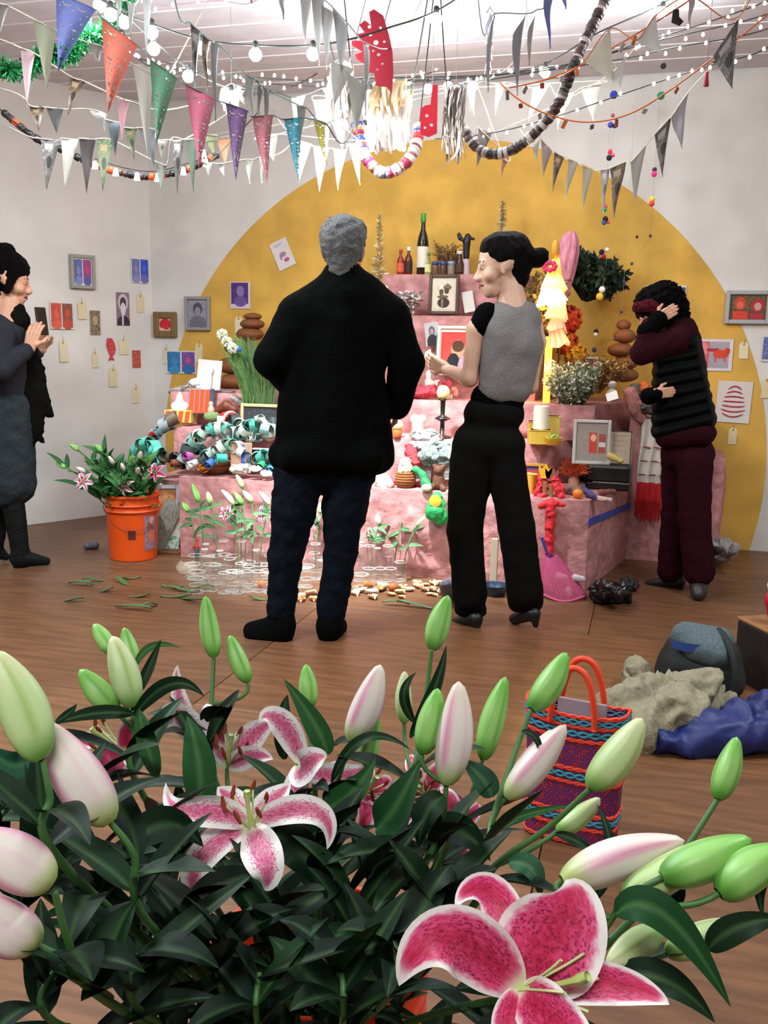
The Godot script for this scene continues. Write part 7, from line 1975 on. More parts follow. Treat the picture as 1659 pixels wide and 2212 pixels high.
		for k in 9:
			var s := Sh.new()
			var c: Vector3 = pth[5 + k * (pth.size() - 10) / 9] - t.position
			s.box(Transform3D(Basis.from_euler(Vector3(rng.randf(), rng.randf(), rng.randf_range(-.5, .5))), c + Vector3(0, -0.02, 0)), Vector3(0.018, rng.randf_range(0.02, 0.04), 0.006), 0.002)
			ms("charm", s, M([Color("6a625c"), Color("8a3428"), Color("9c948c"), Color("b8602c")][k % 4], 0.5), t)
	var st := thing("tiny_stocking", "tiny black stocking hanging beside the upper right globe bulb", "ornament", at(1460, 22, 3.85))
	var ss := Sh.new()
	ss.prism(Transform3D(cb, Vector3.ZERO), PackedVector2Array([Vector2(-0.012, 0), Vector2(0.012, 0.002), Vector2(0.012, -0.03), Vector2(0.03, -0.048), Vector2(0.016, -0.064), Vector2(-0.018, -0.05)]), 0.008)
	ss.tube([Vector3.ZERO, Vector3(0, CEIL - st.position.y, 0)], 0.001, 4, false)
	ms("stocking", ss, M(Color("1a1616")), st)
	var tr := thing("tiny_red_tassel", "tiny dark red tassel under the lowest fairy lights at right", "ornament", at(1527, 160, 4.05))
	ss = Sh.new()
	ss.lathe(Transform3D(), [[0, 0.01], [0.008, 0.005], [0.006, -0.004], [0.012, -0.05], [0, -0.052]], 10)
	ss.tube([Vector3.ZERO, Vector3(0, CEIL - tr.position.y, 0)], 0.001, 4, false)
	ms("tassel", ss, M(Color("8a1424")), tr)
	# strings of pompoms hanging in front of the disc
	for a in [["pompom string with a dark blue ball on top, hanging near disc", [[1326, 205, 8, "1c2478"], [1324, 250, 4, "8a2c3c"], [1319, 270, 6, "34307c"], [1328, 272, 5, "1c1c30"], [1318, 328, 5, "d8283c"], [1316, 341, 6, "1a1626"], [1324, 336, 4, "d83a4c"]]], ["pompom string with a green ball, hanging over the right wall", [[1433, 143, 6, "1e1a22"], [1428, 207, 8, "1a6a4c"], [1414, 367, 5, "3a2a30"], [1413, 376, 6, "e0307c"], [1409, 431, 6, "d8b028"], [1408, 440, 6, "d83a2c"]]], ["pompom string with coloured clusters down the yellow disc's right", [[1307, 447, 5, "d84a6a"], [1306, 453, 5, "2fa06c"], [1308, 474, 6, "2a1c14"], [1305, 481, 5, "3a5a9a"], [1314, 480, 4, "d8583c"], [1300, 545, 6, "1c1a3c"], [1303, 554, 5, "b81c30"], [1312, 540, 5, "d8d0c8"], [1301, 626, 7, "dcd4d0"], [1296, 641, 8, "d8b03c"]]], ["pompom string with small dark and white balls above sage bush", [[1348, 608, 3, "2a3478"], [1342, 674, 3, "2a3060"], [1288, 716, 5, "1a1626"], [1287, 722, 4, "d8d0cc"], [1328, 733, 3, "2a3060"], [1284, 756, 5, "26264c"], [1283, 788, 6, "d83078"]]], ["pompom string with a black ball, high above the lower yarn swag", [[1405, 510, 3, "2a3060"], [1365, 570, 3, "34345c"], [1376, 512, 3, "3a2a24"]]]]:
		var d := 4.75 if a[1][0][1] < 440 else 5.3
		var t := thing("pompom_string", a[0], "pompoms", at(a[1][0][0], a[1][0][1], d))
		var pts := [Vector3(t.position.x, CEIL - 0.005, t.position.z) - t.position]
		for q in a[1]:
			var p := at(q[0], q[1], d) - t.position
			var s := Sh.new()
			s.ball(Transform3D(), Vector3.ONE * q[2] * d / 2028.0, 10)
			for i in s.v.size(): s.v[i] *= 1 + 0.12 * sin(i * 1.7)
			var o := ms("pompom", s, M(Color(q[3]), 0.95), t)
			o.position = p
			pts.append(p)
		var s := Sh.new()
		s.tube(pts, 0.0007, 3, false)
		ms("thread", s, M(Color("c8b8a0")), t)

# ---------- lilies ----------
var lm: Material
func leafm() -> Material:
	if lm == null: lm = M(Color("3d6a3c"), 0.5)
	return lm
var petal_mats := []
func petal_tex() -> void:
	for k in 2:
		var im := Image.create(128, 256, false, Image.FORMAT_RGB8)
		for y in 256:
			for x in 128:
				var u := absf(x / 127.0 - 0.5) * 2
				var v := y / 255.0   # 0 at the throat
				var n := fn.get_noise_2d(x * 0.09, y * 0.05)
				var edge: float = (0.84 if k == 0 else 0.58) + n * 0.10 - pow(v, 4.0) * 0.34
				var inner := smoothstep(edge + 0.10, edge - 0.16, u) * smoothstep(0.97, 0.86, v) * smoothstep(-0.02, 0.16, v)
				var pink := Color("d84a80").lerp(Color("b81c48"), clampf(1.0 - u * 1.5 + n * 0.8, 0, 1)) if k == 0 else Color("dc7ca4").lerp(Color("c02c64"), clampf(1.0 - u * 1.9 + n, 0, 1))
				var c := Color("ece4e6").lerp(pink, inner * (1.0 if k == 0 else 0.78))
				c = c.lerp(Color("d4dcae"), smoothstep(0.12, 0.0, v) * 0.8)
				im.set_pixel(x, y, c)
		rng.seed = 11 + k
		for s in 300 if k == 0 else 170:
			var v := rng.randf_range(0.12, 0.72)
			var u := rng.randf_range(-0.72, 0.72)
			var cx := int((u * 0.5 + 0.5) * 127)
			var cy := int(v * 255)
			for dy in range(-2, 3):
				for dx in range(-1, 2):
					if absi(dx) * 2 + absi(dy) < 4 and cx + dx >= 0 and cx + dx < 128: im.set_pixel(cx + dx, cy + dy, im.get_pixel(cx + dx, cy + dy).lerp(Color("7a0c38"), 0.6))
		var m := StandardMaterial3D.new()
		m.albedo_texture = ImageTexture.create_from_image(im)
		m.roughness = 0.5
		m.backlight_enabled = true
		m.backlight = Color(0.35, 0.35, 0.35)
		m.cull_mode = BaseMaterial3D.CULL_DISABLED
		m.texture_repeat = false
		petal_mats.append(m)
		mats["petal%d" % k] = m
func petal(par: Node3D, o: Vector3, pts: Array, w: float, face: Vector3, cup: float, kind: int, ruffle := 0.05):   # pts: control points from throat to tip; face: which way its inner side looks
	var s := Sh.new()
	s.grid(func(u, v):
		var c := bez(pts, v)
		var d := (bez(pts, minf(v + 0.02, 1.0)) - bez(pts, maxf(v - 0.02, 0.0))).normalized()
		var side := d.cross(face).normalized()
		var n := side.cross(d).normalized()
		var x: float = (u - 0.5) * 2
		var hw: float = w * 0.5 * pow(maxf(0.0, sin(PI * (0.06 + 0.94 * pow(v, 0.85)))), 0.8) * (1.0 if v < 0.999 else 0.0)
		return c - o + side * x * hw + n * (cup * hw * (x * x - 0.12 * (1 - absf(x))) + ruffle * hw * sin(v * 17 + x * 2) * pow(absf(x), 3.0)), 12, 26)
	ms("petal", s, petal_mats[kind], par)
func bud(par: Node3D, base: Vector3, tip: Vector3, w: float, kind: int, nm := "bud") -> MeshInstance3D:   # kind 0 green, 1 pale green, 2 pink and white
	var s := Sh.new()
	var ax := tip - base
	var L := ax.length()
	ax /= L
	var sd := ax.cross(Vector3(0.3, 0.2, 1)).normalized()
	var up := sd.cross(ax)
	var bow := up.rotated(ax, rng.randf() * TAU) * L * 0.03
	var pal: Array = [[Color("4f8a34"), Color("8fc06a"), Color("6fae48"), Color("4f8c34")], [Color("6f9a4a"), Color("b4c890"), Color("c8cca0"), Color("86a050")], [Color("a4b46c"), Color("dccfcc"), Color("d8ccc0"), Color("cc86a4")]][kind]
	s.grid(func(u, v):
		var a: float = u * TAU
		var r: float = w * 0.5 * pow(maxf(0.0, sin(PI * (0.05 + 0.93 * pow(v, 0.82)))), 0.62) * (1 + 0.07 * cos(a * 3) + 0.02 * cos(a * 6))
		if v > 0.999: r *= 0.25
		return base - par_pos(par) + ax * (v * L) + bow * sin(v * PI) + (sd * cos(a) + up * sin(a)) * r, 36, 22,
		func(u, v):
			var a: float = u * TAU
			var c: Color = pal[0].lerp(pal[1], smoothstep(0.0, 0.3, v)).lerp(pal[2], smoothstep(0.5, 0.95, v))
			var k: float = pow(0.5 + 0.5 * cos(a * 3), 9.0) if kind == 2 else pow(0.5 - 0.5 * cos(a * 3), 14.0)
			var k2: float = pow(0.5 + 0.5 * cos(a * 6 + 0.6), 8.0) * 0.35
			return c.lerp(pal[3], clampf((k + k2) * (0.8 if kind == 2 else 0.55) * smoothstep(0.08, 0.3, v) * smoothstep(1.0, 0.8, v), 0, 1)))
	return ms(nm, s, V(0.45), par)
func par_pos(n: Node3D) -> Vector3:
	var p := Vector3.ZERO
	var q: Node = n
	while q is Node3D and q != self:
		p += q.position
		q = q.get_parent()
	return p
func leaf(par: Node3D, o: Vector3, pts: Array, w: float, face: Vector3, col: Color, nm := "leaf"):
	var s := Sh.new()
	var tw := rng.randf_range(-0.5, 0.5)
	s.grid(func(u, v):
		var c := bez(pts, v)
		var d := (bez(pts, minf(v + 0.03, 1.0)) - bez(pts, maxf(v - 0.03, 0.0))).normalized()
		var f := face.rotated(d, tw * v)
		var side := d.cross(f).normalized()
		var n := side.cross(d).normalized()
		var x: float = (u - 0.5) * 2
		var hw: float = w * 0.5 * pow(maxf(0.0, sin(PI * (0.04 + 0.96 * pow(v, 0.72)))), 0.85)
		return c - o + side * x * hw + n * hw * (0.35 * absf(x) + 0.05 * sin(v * 9 + x * 3)), 6, 16,
		func(u, v): return col.lerp(Color("7a9a5a"), 0.35 if absf(u - 0.5) < 0.06 else 0.06 * (int(u * 12) % 2)))
	ms(nm, s, leafv(), par)
func leafv() -> Material:
	var m := V(0.56)
	m.metallic_specular = 0.3
	return m
func stamens(par: Node3D, o: Vector3, c: Vector3, dir: Vector3, L: float, anthers: bool):
	var a := dir.cross(Vector3.UP).normalized()
	var b := a.cross(dir).normalized()
	var s := Sh.new()
	s.tube(curve([c - o, c - o + dir * L * 0.7, c - o + dir * L * 1.15 + b * L * 0.12], 8), [0.003, 0.003, 0.0028, 0.0026, 0.0026, 0.0026, 0.003, 0.0045, 0.004], 8)
	ms("pistil", s, M(Color("b8c87a"), 0.5), par)
	for k in 6:
		var an := TAU * k / 6 + 0.3
		var e := dir * L * rng.randf_range(0.85, 1.05) + (a * cos(an) + b * sin(an)) * L * 0.42
		s = Sh.new()
		s.tube(curve([c - o, c - o + e * 0.55 + dir * L * 0.12, c - o + e], 8), 0.0013, 5)
		ms("filament", s, M(Color("c8d49a"), 0.5), par)
		if anthers:
			s = Sh.new()
			var t := (a * cos(an + 1.4) + b * sin(an + 1.4)) * 0.3 + dir * 0.3 + Vector3.UP * 0.5
			s.tube([c - o + e - t * 0.011, c - o + e, c - o + e + t * 0.011], [0.0015, 0.003, 0.0015], 6)
			ms("anther", s, M(Color("8a3414"), 0.8), par)
func flower(par: Node3D, c: Vector3, axis: Vector3, R: float, kind: int, recurve := 0.5, turn := 0.0, nm := "flower"):   # a whole lily by its axis
	var f := Node3D.new()
	f.name = num(nm, par)
	par.add_child(f, true)
	f.position = c - par_pos(par)
	var ax := axis.normalized()
	var a := ax.cross(Vector3(0.2, 1, 0.1)).normalized()
	var b := a.cross(ax).normalized()
	for k in 6:
		var an := TAU * k / 6 + turn
		var out := a * cos(an) + b * sin(an)
		var l := R * rng.randf_range(0.9, 1.08)
		petal(f, c, [c - ax * R * 0.35 + out * R * 0.03, c + out * l * 0.3 + ax * R * 0.12, c + out * l * 0.85 + ax * R * 0.22, c + out * l * 1.0 - ax * R * recurve], R * (0.5 if k % 2 else 0.36), ax, 0.35, kind)
	stamens(f, c, c - ax * R * 0.25, ax, R * 0.75, true)
func shaped(par: Node3D, c: Vector3, pets: Array, face: Vector3, kind: int) -> Node3D:   # a lily petal by petal: [[x, y, d], [x, y, d], [x, y, d], width px]
	var f := Node3D.new()
	f.name = num("flower", par)
	par.add_child(f, true)
	f.position = c - par_pos(par)
	for q in pets:
		var p := [c]
		for k in q.size() - 1: p.append(at(q[k][0], q[k][1], q[k][2]))
		petal(f, c, p, q[q.size() - 1] * mp(c), face, 0.22, kind)
	return f
var LC := [Color("112216"), Color("15291a"), Color("0d1c12"), Color("19331e"), Color("0f2017")]
var vase: Vector3
func stem_path(top_pts: Array) -> Array:   # the seen part of a stem, then down into the bucket
	var p := px(top_pts)
	var e: Vector3 = p[p.size() - 1]
	var foot := vase + Vector3(rng.randf_range(-0.07, 0.07), 0.06, rng.randf_range(-0.07, 0.07))
	p.append(e.lerp(foot, 0.5) + Vector3(0, 0.03, 0))
	p.append(foot)
	return p
func lily(label: String, path: Array, buds: Array, nleaf: int, lo := 0.15, group := "") -> Node3D:
	var pts := stem_path(path)
	var t := thing("lily_stem", label, "lily", pts[pts.size() - 1], 0.0, group)
	var o := t.position
	var sm := M(Color("3f6a34"), 0.5)
	var sp_ := spline(pts, 8)
	var q := []
	for p in sp_: q.append(p - o)
	var rr := []
	for k in q.size(): rr.append(lerpf(0.0028, 0.0055, float(k) / q.size()))
	var s := Sh.new()
	s.tube(q, rr, 7)
	ms("stem", s, sm, t)
	for b in buds:   # [tip x, y, d, base x, y, d, width px, kind]
		var base := at(b[3], b[4], b[5])
		bud(t, base, at(b[0], b[1], b[2]), b[6] * mp(base), b[7])
		var near: Vector3 = sp_[0]
		for p in sp_:
			if p.y < base.y - 0.02 and p.distance_to(base) < (near.distance_to(base) if near.y < base.y - 0.02 else 9.0): near = p
		if base.distance_to(sp_[0]) < 0.012: continue
		s = Sh.new()
		var fwd := (base - at(b[0], b[1], b[2])).normalized()
		s.tube(curve([base - o, base - o + fwd * near.distance_to(base) * 0.45, near - o], 8), 0.0028, 6)
		ms("pedicel", s, sm, t)
	for k in nleaf:
		var f := lo + (0.93 - lo) * (k + rng.randf()) / nleaf
		var i := int(f * (sp_.size() - 1))
		var p: Vector3 = sp_[i]
		var an := k * 2.4 + rng.randf()
		var out := Vector3(cos(an), rng.randf_range(0.4, 1.6), sin(an)).normalized()
		var L := rng.randf_range(0.09, 0.15)
		leaf(t, o, [p, p + out * L * 0.5, p + out * L + Vector3(0, -L * rng.randf_range(0.0, 0.5), 0)], rng.randf_range(0.026, 0.042), Vector3.UP, LC[rng.randi() % LC.size()])
	return t
func pleaf(t: Node3D, l: Array, wpx: float, col: Color):   # a leaf through three photo points [x, y, d]
	var p := px(l)
	p[1] = p[1] * 2.0 - (p[0] + p[2]) * 0.5
	leaf(t, par_pos(t), p, wpx * mp(p[0]), (CAM - p[0]).normalized() + Vector3(rng.randf_range(-.3, .3), 0.3, 0), col)

func lilies():
	petal_tex()
	rng.seed = 21
	vase = onf(690, 2035, 0.36)
	vase.y = 0
	bucket(vase, 0.15, 0.36, Color("d83a14"), "red orange bucket on the floor under the foreground lilies")
	var mid := Color("27502c")
	var dk := Color("142a1b")
	var t := lily("lily stem with a tall slim green bud left of centre", [[462, 1422, 1.35], [458, 1500, 1.33], [452, 1590, 1.3], [470, 1700, 1.25]], [[444, 1288, 1.36, 462, 1420, 1.35, 42, 0], [496, 1373, 1.36, 535, 1474, 1.35, 40, 0]], 10, 0.3)
	pleaf(t, [[432, 1742, 1.12], [428, 1640, 1.12], [404, 1545, 1.14]], 72, mid)
	t = lily("lily stem with four clustered green buds and arching leaves at left", [[288, 1535, 1.15], [290, 1600, 1.15], [300, 1700, 1.15]], [[243, 1374, 1.16, 287, 1528, 1.15, 64, 1], [172, 1447, 1.15, 252, 1536, 1.15, 54, 0], [203, 1348, 1.24, 240, 1410, 1.22, 36, 0], [268, 1356, 1.2, 292, 1440, 1.19, 36, 0]], 10, 0.35)
	pleaf(t, [[290, 1545, 1.14], [370, 1478, 1.12], [442, 1505, 1.12]], 34, dk)
	pleaf(t, [[288, 1542, 1.13], [200, 1542, 1.1], [112, 1566, 1.08]], 32, dk)
	pleaf(t, [[296, 1500, 1.16], [322, 1440, 1.17], [348, 1380, 1.18]], 24, dk)
	pleaf(t, [[292, 1440, 1.18], [330, 1396, 1.18], [392, 1400, 1.18]], 18, Color("3a5a34"))
	pleaf(t, [[340, 1680, 1.12], [312, 1590, 1.12], [300, 1530, 1.13]], 44, mid)
	t = lily("lily stem with a large pale bud cut off by the left edge", [[92, 1640, 0.82], [108, 1720, 0.82], [130, 1860, 0.84]], [[-14, 1405, 0.82, 88, 1640, 0.82, 104, 1]], 8, 0.3)
	pleaf(t, [[96, 1930, 0.9], [90, 1760, 0.9], [76, 1616, 0.92]], 92, dk)
	pleaf(t, [[60, 1640, 0.92], [20, 1650, 0.9], [-40, 1600, 0.9]], 60, Color("1f4a38"))
	pleaf(t, [[120, 1560, 0.95], [150, 1540, 0.95], [166, 1520, 0.95]], 18, dk)
	t = lily("lily stem with a big pinkish white bud pointing up left", [[238, 1776, 0.86], [290, 1850, 0.87], [318, 1990, 0.9]], [[96, 1562, 0.85, 236, 1776, 0.86, 106, 2]], 8, 0.3)
	pleaf(t, [[300, 1860, 0.9], [260, 1740, 0.92], [190, 1690, 0.94]], 60, dk)
	pleaf(t, [[270, 1840, 0.9], [360, 1780, 0.95], [440, 1830, 0.98]], 80, dk)
	t = lily("lily stem with two fat pink striped buds at the lower left edge", [[118, 1925, 0.76], [150, 2040, 0.78], [200, 2140, 0.82]], [[-70, 1800, 0.74, 112, 1908, 0.76, 116, 2], [-90, 1930, 0.74, 80, 2040, 0.77, 110, 2]], 8, 0.3)
	# the open lily right of centre left
	t = lily("lily stem with the open spotted pink and white flower left of centre", [[540, 1800, 1.06], [545, 1880, 1.08], [560, 2010, 1.1]], [], 9, 0.42)
	var c := at(540, 1782, 1.05)
	var fl := shaped(t, c, [[[500, 1752, 1.03], [440, 1730, 1.02], [360, 1800, 0.98], [358, 1690, 1.05], 66], [[480, 1810, 1.02], [400, 1850, 1.0], [395, 1920, 1.0], [446, 1958, 1.02], 64], [[600, 1750, 1.03], [680, 1720, 1.02], [735, 1760, 1.02], [706, 1836, 1.03], 60], [[560, 1830, 1.0], [575, 1850, 0.97], [590, 1900, 0.97], [570, 1922, 0.99], 84], [[570, 1745, 1.07], [600, 1720, 1.09], [628, 1690, 1.1], 62], [[520, 1745, 1.08], [490, 1720, 1.1], [470, 1700, 1.11], 64]], cb * Vector3(0, 0.45, 1), 1)
	stamens(fl, c, at(548, 1800, 1.05), cb * Vector3(-0.12, 0.8, 0.4), 0.055, true)
	pleaf(t, [[585, 1800, 1.09], [660, 1850, 1.08], [726, 1945, 1.08]], 84, Color("14281a"))
	pleaf(t, [[600, 1850, 1.1], [690, 1800, 1.12], [770, 1770, 1.12]], 60, dk)
	# pink blooms behind it
	t = lily("lily stem with deep pink blooms seen from the side behind the spotted flower", [[490, 1660, 1.3], [500, 1750, 1.28]], [], 8, 0.2)
	c = at(492, 1655, 1.3)
	fl = shaped(t, c, [[[470, 1600, 1.3], [450, 1540, 1.3], [446, 1520, 1.32], 60], [[440, 1600, 1.3], [390, 1540, 1.3], [360, 1510, 1.28], [352, 1560, 1.27], 62], [[530, 1600, 1.3], [560, 1570, 1.3], [600, 1556, 1.28], 62], [[520, 1640, 1.28], [560, 1620, 1.26], [590, 1640, 1.25], 50], [[400, 1600, 1.33], [372, 1480, 1.34], [384, 1436, 1.34], 42]], cb * Vector3(0.1, 0.2, 1), 1)
	stamens(fl, c, c, cb * Vector3(0.2, 0.8, 0.5), 0.05, true)
	t = lily("lily stem with a drooping pink flower curling its white edged petal", [[640, 1650, 1.22], [650, 1760, 1.22]], [], 6, 0.2)
	c = at(650, 1650, 1.22)
	shaped(t, c, [[[640, 1600, 1.22], [620, 1550, 1.2], [570, 1525, 1.2], [562, 1560, 1.2], 60], [[640, 1690, 1.18], [650, 1650, 1.14], [690, 1625, 1.14], [706, 1636, 1.15], 70], [[640, 1700, 1.2], [632, 1740, 1.18], [650, 1760, 1.18], 56], [[700, 1690, 1.24], [760, 1680, 1.26], [800, 1650, 1.27], 56]], cb * Vector3(-0.2, 0.4, 1), 1)
	t = lily("lily stem with a small pink and white bloom under the clustered buds", [[262, 1640, 1.22], [280, 1740, 1.22]], [], 6, 0.2)
	c = at(268, 1622, 1.22)
	fl = shaped(t, c, [[[270, 1590, 1.2], [285, 1560, 1.19], [296, 1550, 1.2], 42], [[290, 1630, 1.19], [300, 1650, 1.18], [286, 1680, 1.19], 40], [[240, 1620, 1.2], [215, 1630, 1.2], [218, 1670, 1.2], 44], [[255, 1650, 1.2], [236, 1680, 1.2], [225, 1690, 1.21], 40], [[230, 1600, 1.23], [180, 1590, 1.24], [150, 1600, 1.24], 40]], cb * Vector3(0.1, 0.3, 1), 0)
	stamens(fl, c, c, cb * Vector3(-0.7, 0.5, 0.3), 0.05, true)
	t = lily("lily stem with one green bud above the drooping pink flower", [[668, 1530, 1.32], [672, 1600, 1.31], [680, 1700, 1.28]], [[661, 1435, 1.33, 668, 1530, 1.32, 40, 0]], 5, 0.45)
	pleaf(t, [[708, 1630, 1.24], [678, 1560, 1.24], [612, 1465, 1.25]], 50, mid)
	pleaf(t, [[615, 1640, 1.27], [610, 1560, 1.27], [622, 1500, 1.28]], 40, dk)
	t = lily("lily stem with a half open pink white bud in the middle", [[756, 1600, 1.2], [728, 1690, 1.2], [700, 1770, 1.2]], [[822, 1436, 1.21, 757, 1600, 1.2, 66, 2], [812, 1540, 1.26, 790, 1654, 1.25, 46, 0]], 8, 0.4)
	pleaf(t, [[716, 1690, 1.18], [790, 1596, 1.16], [890, 1622, 1.17]], 26, dk)
	pleaf(t, [[690, 1752, 1.16], [752, 1720, 1.14], [812, 1636, 1.15]], 64, mid)
	t = lily("lily stem with the tallest green bud, right of centre", [[932, 1406, 1.26], [922, 1490, 1.25], [905, 1600, 1.22], [880, 1720, 1.2]], [[968, 1286, 1.27, 932, 1404, 1.26, 50, 0], [874, 1450, 1.3, 873, 1562, 1.29, 36, 1]], 6, 0.5)
	pleaf(t, [[886, 1594, 1.22], [938, 1490, 1.22], [964, 1392, 1.23]], 30, dk)
	pleaf(t, [[895, 1560, 1.2], [872, 1500, 1.18], [900, 1452, 1.2]], 24, dk)
	t = lily("lily stem with a green bud beside a long pink one, right of centre", [[964, 1694, 1.05], [952, 1790, 1.05], [900, 1900, 1.06]], [[946, 1487, 1.07, 912, 1628, 1.06, 58, 0], [991, 1472, 1.06, 964, 1694, 1.05, 78, 2]], 10, 0.3)
	pleaf(t, [[812, 1792, 1.08], [856, 1740, 1.06], [908, 1640, 1.07]], 80, Color("1f4428"))
	pleaf(t, [[1062, 1722, 1.06], [1040, 1680, 1.06], [996, 1640, 1.07]], 54, Color("2a4a38"))
	pleaf(t, [[960, 1720, 1.04], [920, 1760, 1.03], [905, 1830, 1.04]], 60, dk)
	pleaf(t, [[930, 1790, 1.04], [1000, 1800, 1.05], [1060, 1860, 1.06]], 70, dk)
	t = lily("lily stem with a slim green bud in front of the tote", [[1042, 1640, 1.18], [1010, 1740, 1.17], [960, 1840, 1.15]], [[1092, 1462, 1.2, 1042, 1640, 1.18, 54, 0]], 7, 0.35)
	t = lily("lily stem with a bright green bud and an opening pink bud over the tote", [[1148, 1532, 1.12], [1118, 1610, 1.11], [1066, 1760, 1.08], [1020, 1880, 1.06]], [[1224, 1410, 1.14, 1148, 1532, 1.12, 60, 0], [1222, 1566, 1.1, 1092, 1722, 1.09, 66, 2], [1196, 1576, 1.12, 1096, 1716, 1.1, 50, 2]], 5, 0.5)
	pleaf(t, [[1126, 1580, 1.1], [1160, 1600, 1.09], [1170, 1660, 1.09]], 16, dk)
	pleaf(t, [[1050, 1800, 1.07], [1130, 1762, 1.05], [1236, 1740, 1.05]], 24, mid)
	t = lily("lily stem with a plump pale green bud over the tote's right side", [[1276, 1702, 0.96], [1180, 1790, 0.98], [1070, 1870, 1.0], [1020, 1960, 1.02]], [[1388, 1552, 0.96, 1274, 1702, 0.96, 78, 1], [1296, 1724, 1.04, 1204, 1796, 1.03, 46, 1]], 4, 0.5)
	pleaf(t, [[1284, 1945, 0.92], [1318, 1840, 0.92], [1288, 1736, 0.94]], 30, dk)
	pleaf(t, [[1100, 1862, 0.98], [1150, 1880, 0.96], [1166, 1940, 0.96]], 50, Color("2a4e38"))
	pleaf(t, [[1200, 1800, 1.0], [1250, 1820, 0.98], [1290, 1850, 0.98]], 24, dk)
	t = lily("lily stem with a lone green bud far right above the floor", [[1550, 1726, 1.02], [1490, 1820, 1.0], [1420, 1920, 0.96], [1250, 2090, 0.92]], [[1592, 1592, 1.04, 1550, 1726, 1.02, 56, 0]], 3, 0.55)
	t = lily("lily stem with long pink and bright green buds reaching the right edge", [[1350, 1940, 0.82], [1280, 2040, 0.84], [1180, 2130, 0.88]], [[1478, 1816, 0.86, 1214, 1904, 0.84, 92, 2], [1540, 1816, 0.84, 1346, 1938, 0.82, 78, 1], [1622, 1812, 0.82, 1430, 1896, 0.81, 88, 0], [1700, 1830, 0.8, 1552, 1930, 0.79, 92, 0]], 3, 0.5)
	pleaf(t, [[1330, 1974, 0.8], [1440, 1980, 0.78], [1580, 2178, 0.78]], 78, Color("1f4428"))
	pleaf(t, [[1530, 2050, 0.8], [1600, 2000, 0.78], [1700, 1985, 0.78]], 60, Color("1a2e20"))
	pleaf(t, [[1400, 1960, 0.84], [1450, 1930, 0.84], [1462, 1880, 0.85]], 60, dk)
	pleaf(t, [[1690, 1880, 0.8], [1644, 1900, 0.8], [1650, 1990, 0.8]], 34, Color("1a3022"))
	t = lily("lily stem with two half hidden pale green buds at lower right", [[1420, 2030, 0.86], [1330, 2090, 0.88], [1220, 2150, 0.9]], [[1310, 2082, 0.84, 1424, 2010, 0.86, 64, 1], [1580, 1990, 0.86, 1440, 2060, 0.86, 66, 1]], 5, 0.3)
	pleaf(t, [[1330, 2110, 0.84], [1440, 2120, 0.82], [1545, 2210, 0.82]], 70, dk)
	pleaf(t, [[1300, 2030, 0.86], [1260, 1970, 0.88], [1200, 1960, 0.9]], 70, dk)
	# the big lily in front
	t = lily("lily stem with the largest crimson spotted flower at lower right", [[1120, 2180, 0.74], [1090, 2260, 0.78], [1040, 2330, 0.84]], [], 5, 0.2)
	c = at(1122, 2136, 0.73)
	fl = shaped(t, c, [[[1060, 2090, 0.72], [1000, 1960, 0.69], [890, 2010, 0.68], [862, 2130, 0.7], 140], [[1100, 2050, 0.75], [1110, 1960, 0.77], [1070, 1880, 0.78], [1000, 1900, 0.77], [984, 1962, 0.75], 92], [[1150, 2080, 0.73], [1210, 2010, 0.72], [1260, 1940, 0.72], [1222, 1900, 0.73], 225], [[1200, 2110, 0.73], [1290, 2110, 0.72], [1400, 2130, 0.7], [1446, 2170, 0.69], 92], [[1160, 2180, 0.7], [1230, 2220, 0.67], [1300, 2280, 0.65], 120], [[1100, 2190, 0.71], [1085, 2230, 0.7], [1080, 2290, 0.69], 70]], cb * Vector3(-0.1, 0.35, 1), 0)
	stamens(fl, c, c, cb * Vector3(0.75, 0.35, 0.6), 0.055, false)
	t = lily("lily stem with mauve pink blooms low behind the long pink bud", [[960, 1800, 1.22], [930, 1900, 1.2]], [], 6, 0.2)
	flower(t, at(985, 1795, 1.22), cb * Vector3(0.3, 0.35, 1), 0.055, 0, 0.4, 0.3)
	flower(t, at(915, 1715, 1.26), cb * Vector3(-0.2, 0.5, 1), 0.06, 0, 0.4, 0.8)
	flower(t, at(790, 1710, 1.3), cb * Vector3(0.5, 0.6, 0.6), 0.06, 0, 0.4, 0.1)
	# leafy stems that fill the bunch
	var fill := [[60, 2000, 0.95], [150, 1830, 1.02], [230, 1960, 0.98], [330, 1860, 1.05], [400, 2010, 0.98], [480, 2080, 0.95], [600, 2020, 1.0], [690, 1880, 1.1], [760, 1980, 1.02], [830, 1880, 1.08], [850, 2080, 0.92], [940, 2000, 0.96], [300, 2120, 0.88], [120, 2150, 0.84], [560, 2160, 0.9], [740, 2150, 0.9], [20, 1800, 1.0], [200, 1750, 1.1]]
	for k in fill.size():
		var f: Array = fill[k]
		lily("leafy flowerless lily stem, " + ["at the left edge under the pink striped buds", "behind the pinkish white bud", "left, below the big pale bud's stem", "just left of the spotted open flower", "lower left, below the open flower's petals", "at the bottom, left of centre", "below the open spotted flower", "right of the open spotted flower", "low in the middle of the bunch", "middle, behind the half open bud", "left of the crimson flower's petals", "above the crimson flower's left petal", "bottom left, second row from the front", "bottom left corner, front row", "bottom edge left of middle", "bottom edge beside the crimson flower", "far left behind the two pink buds", "behind the pinkish white bud's tip"][k], [[f[0], f[1] - 60, f[2]], [f[0], f[1] + 60, f[2]]], [], 13, 0.0)
	small_lilies()

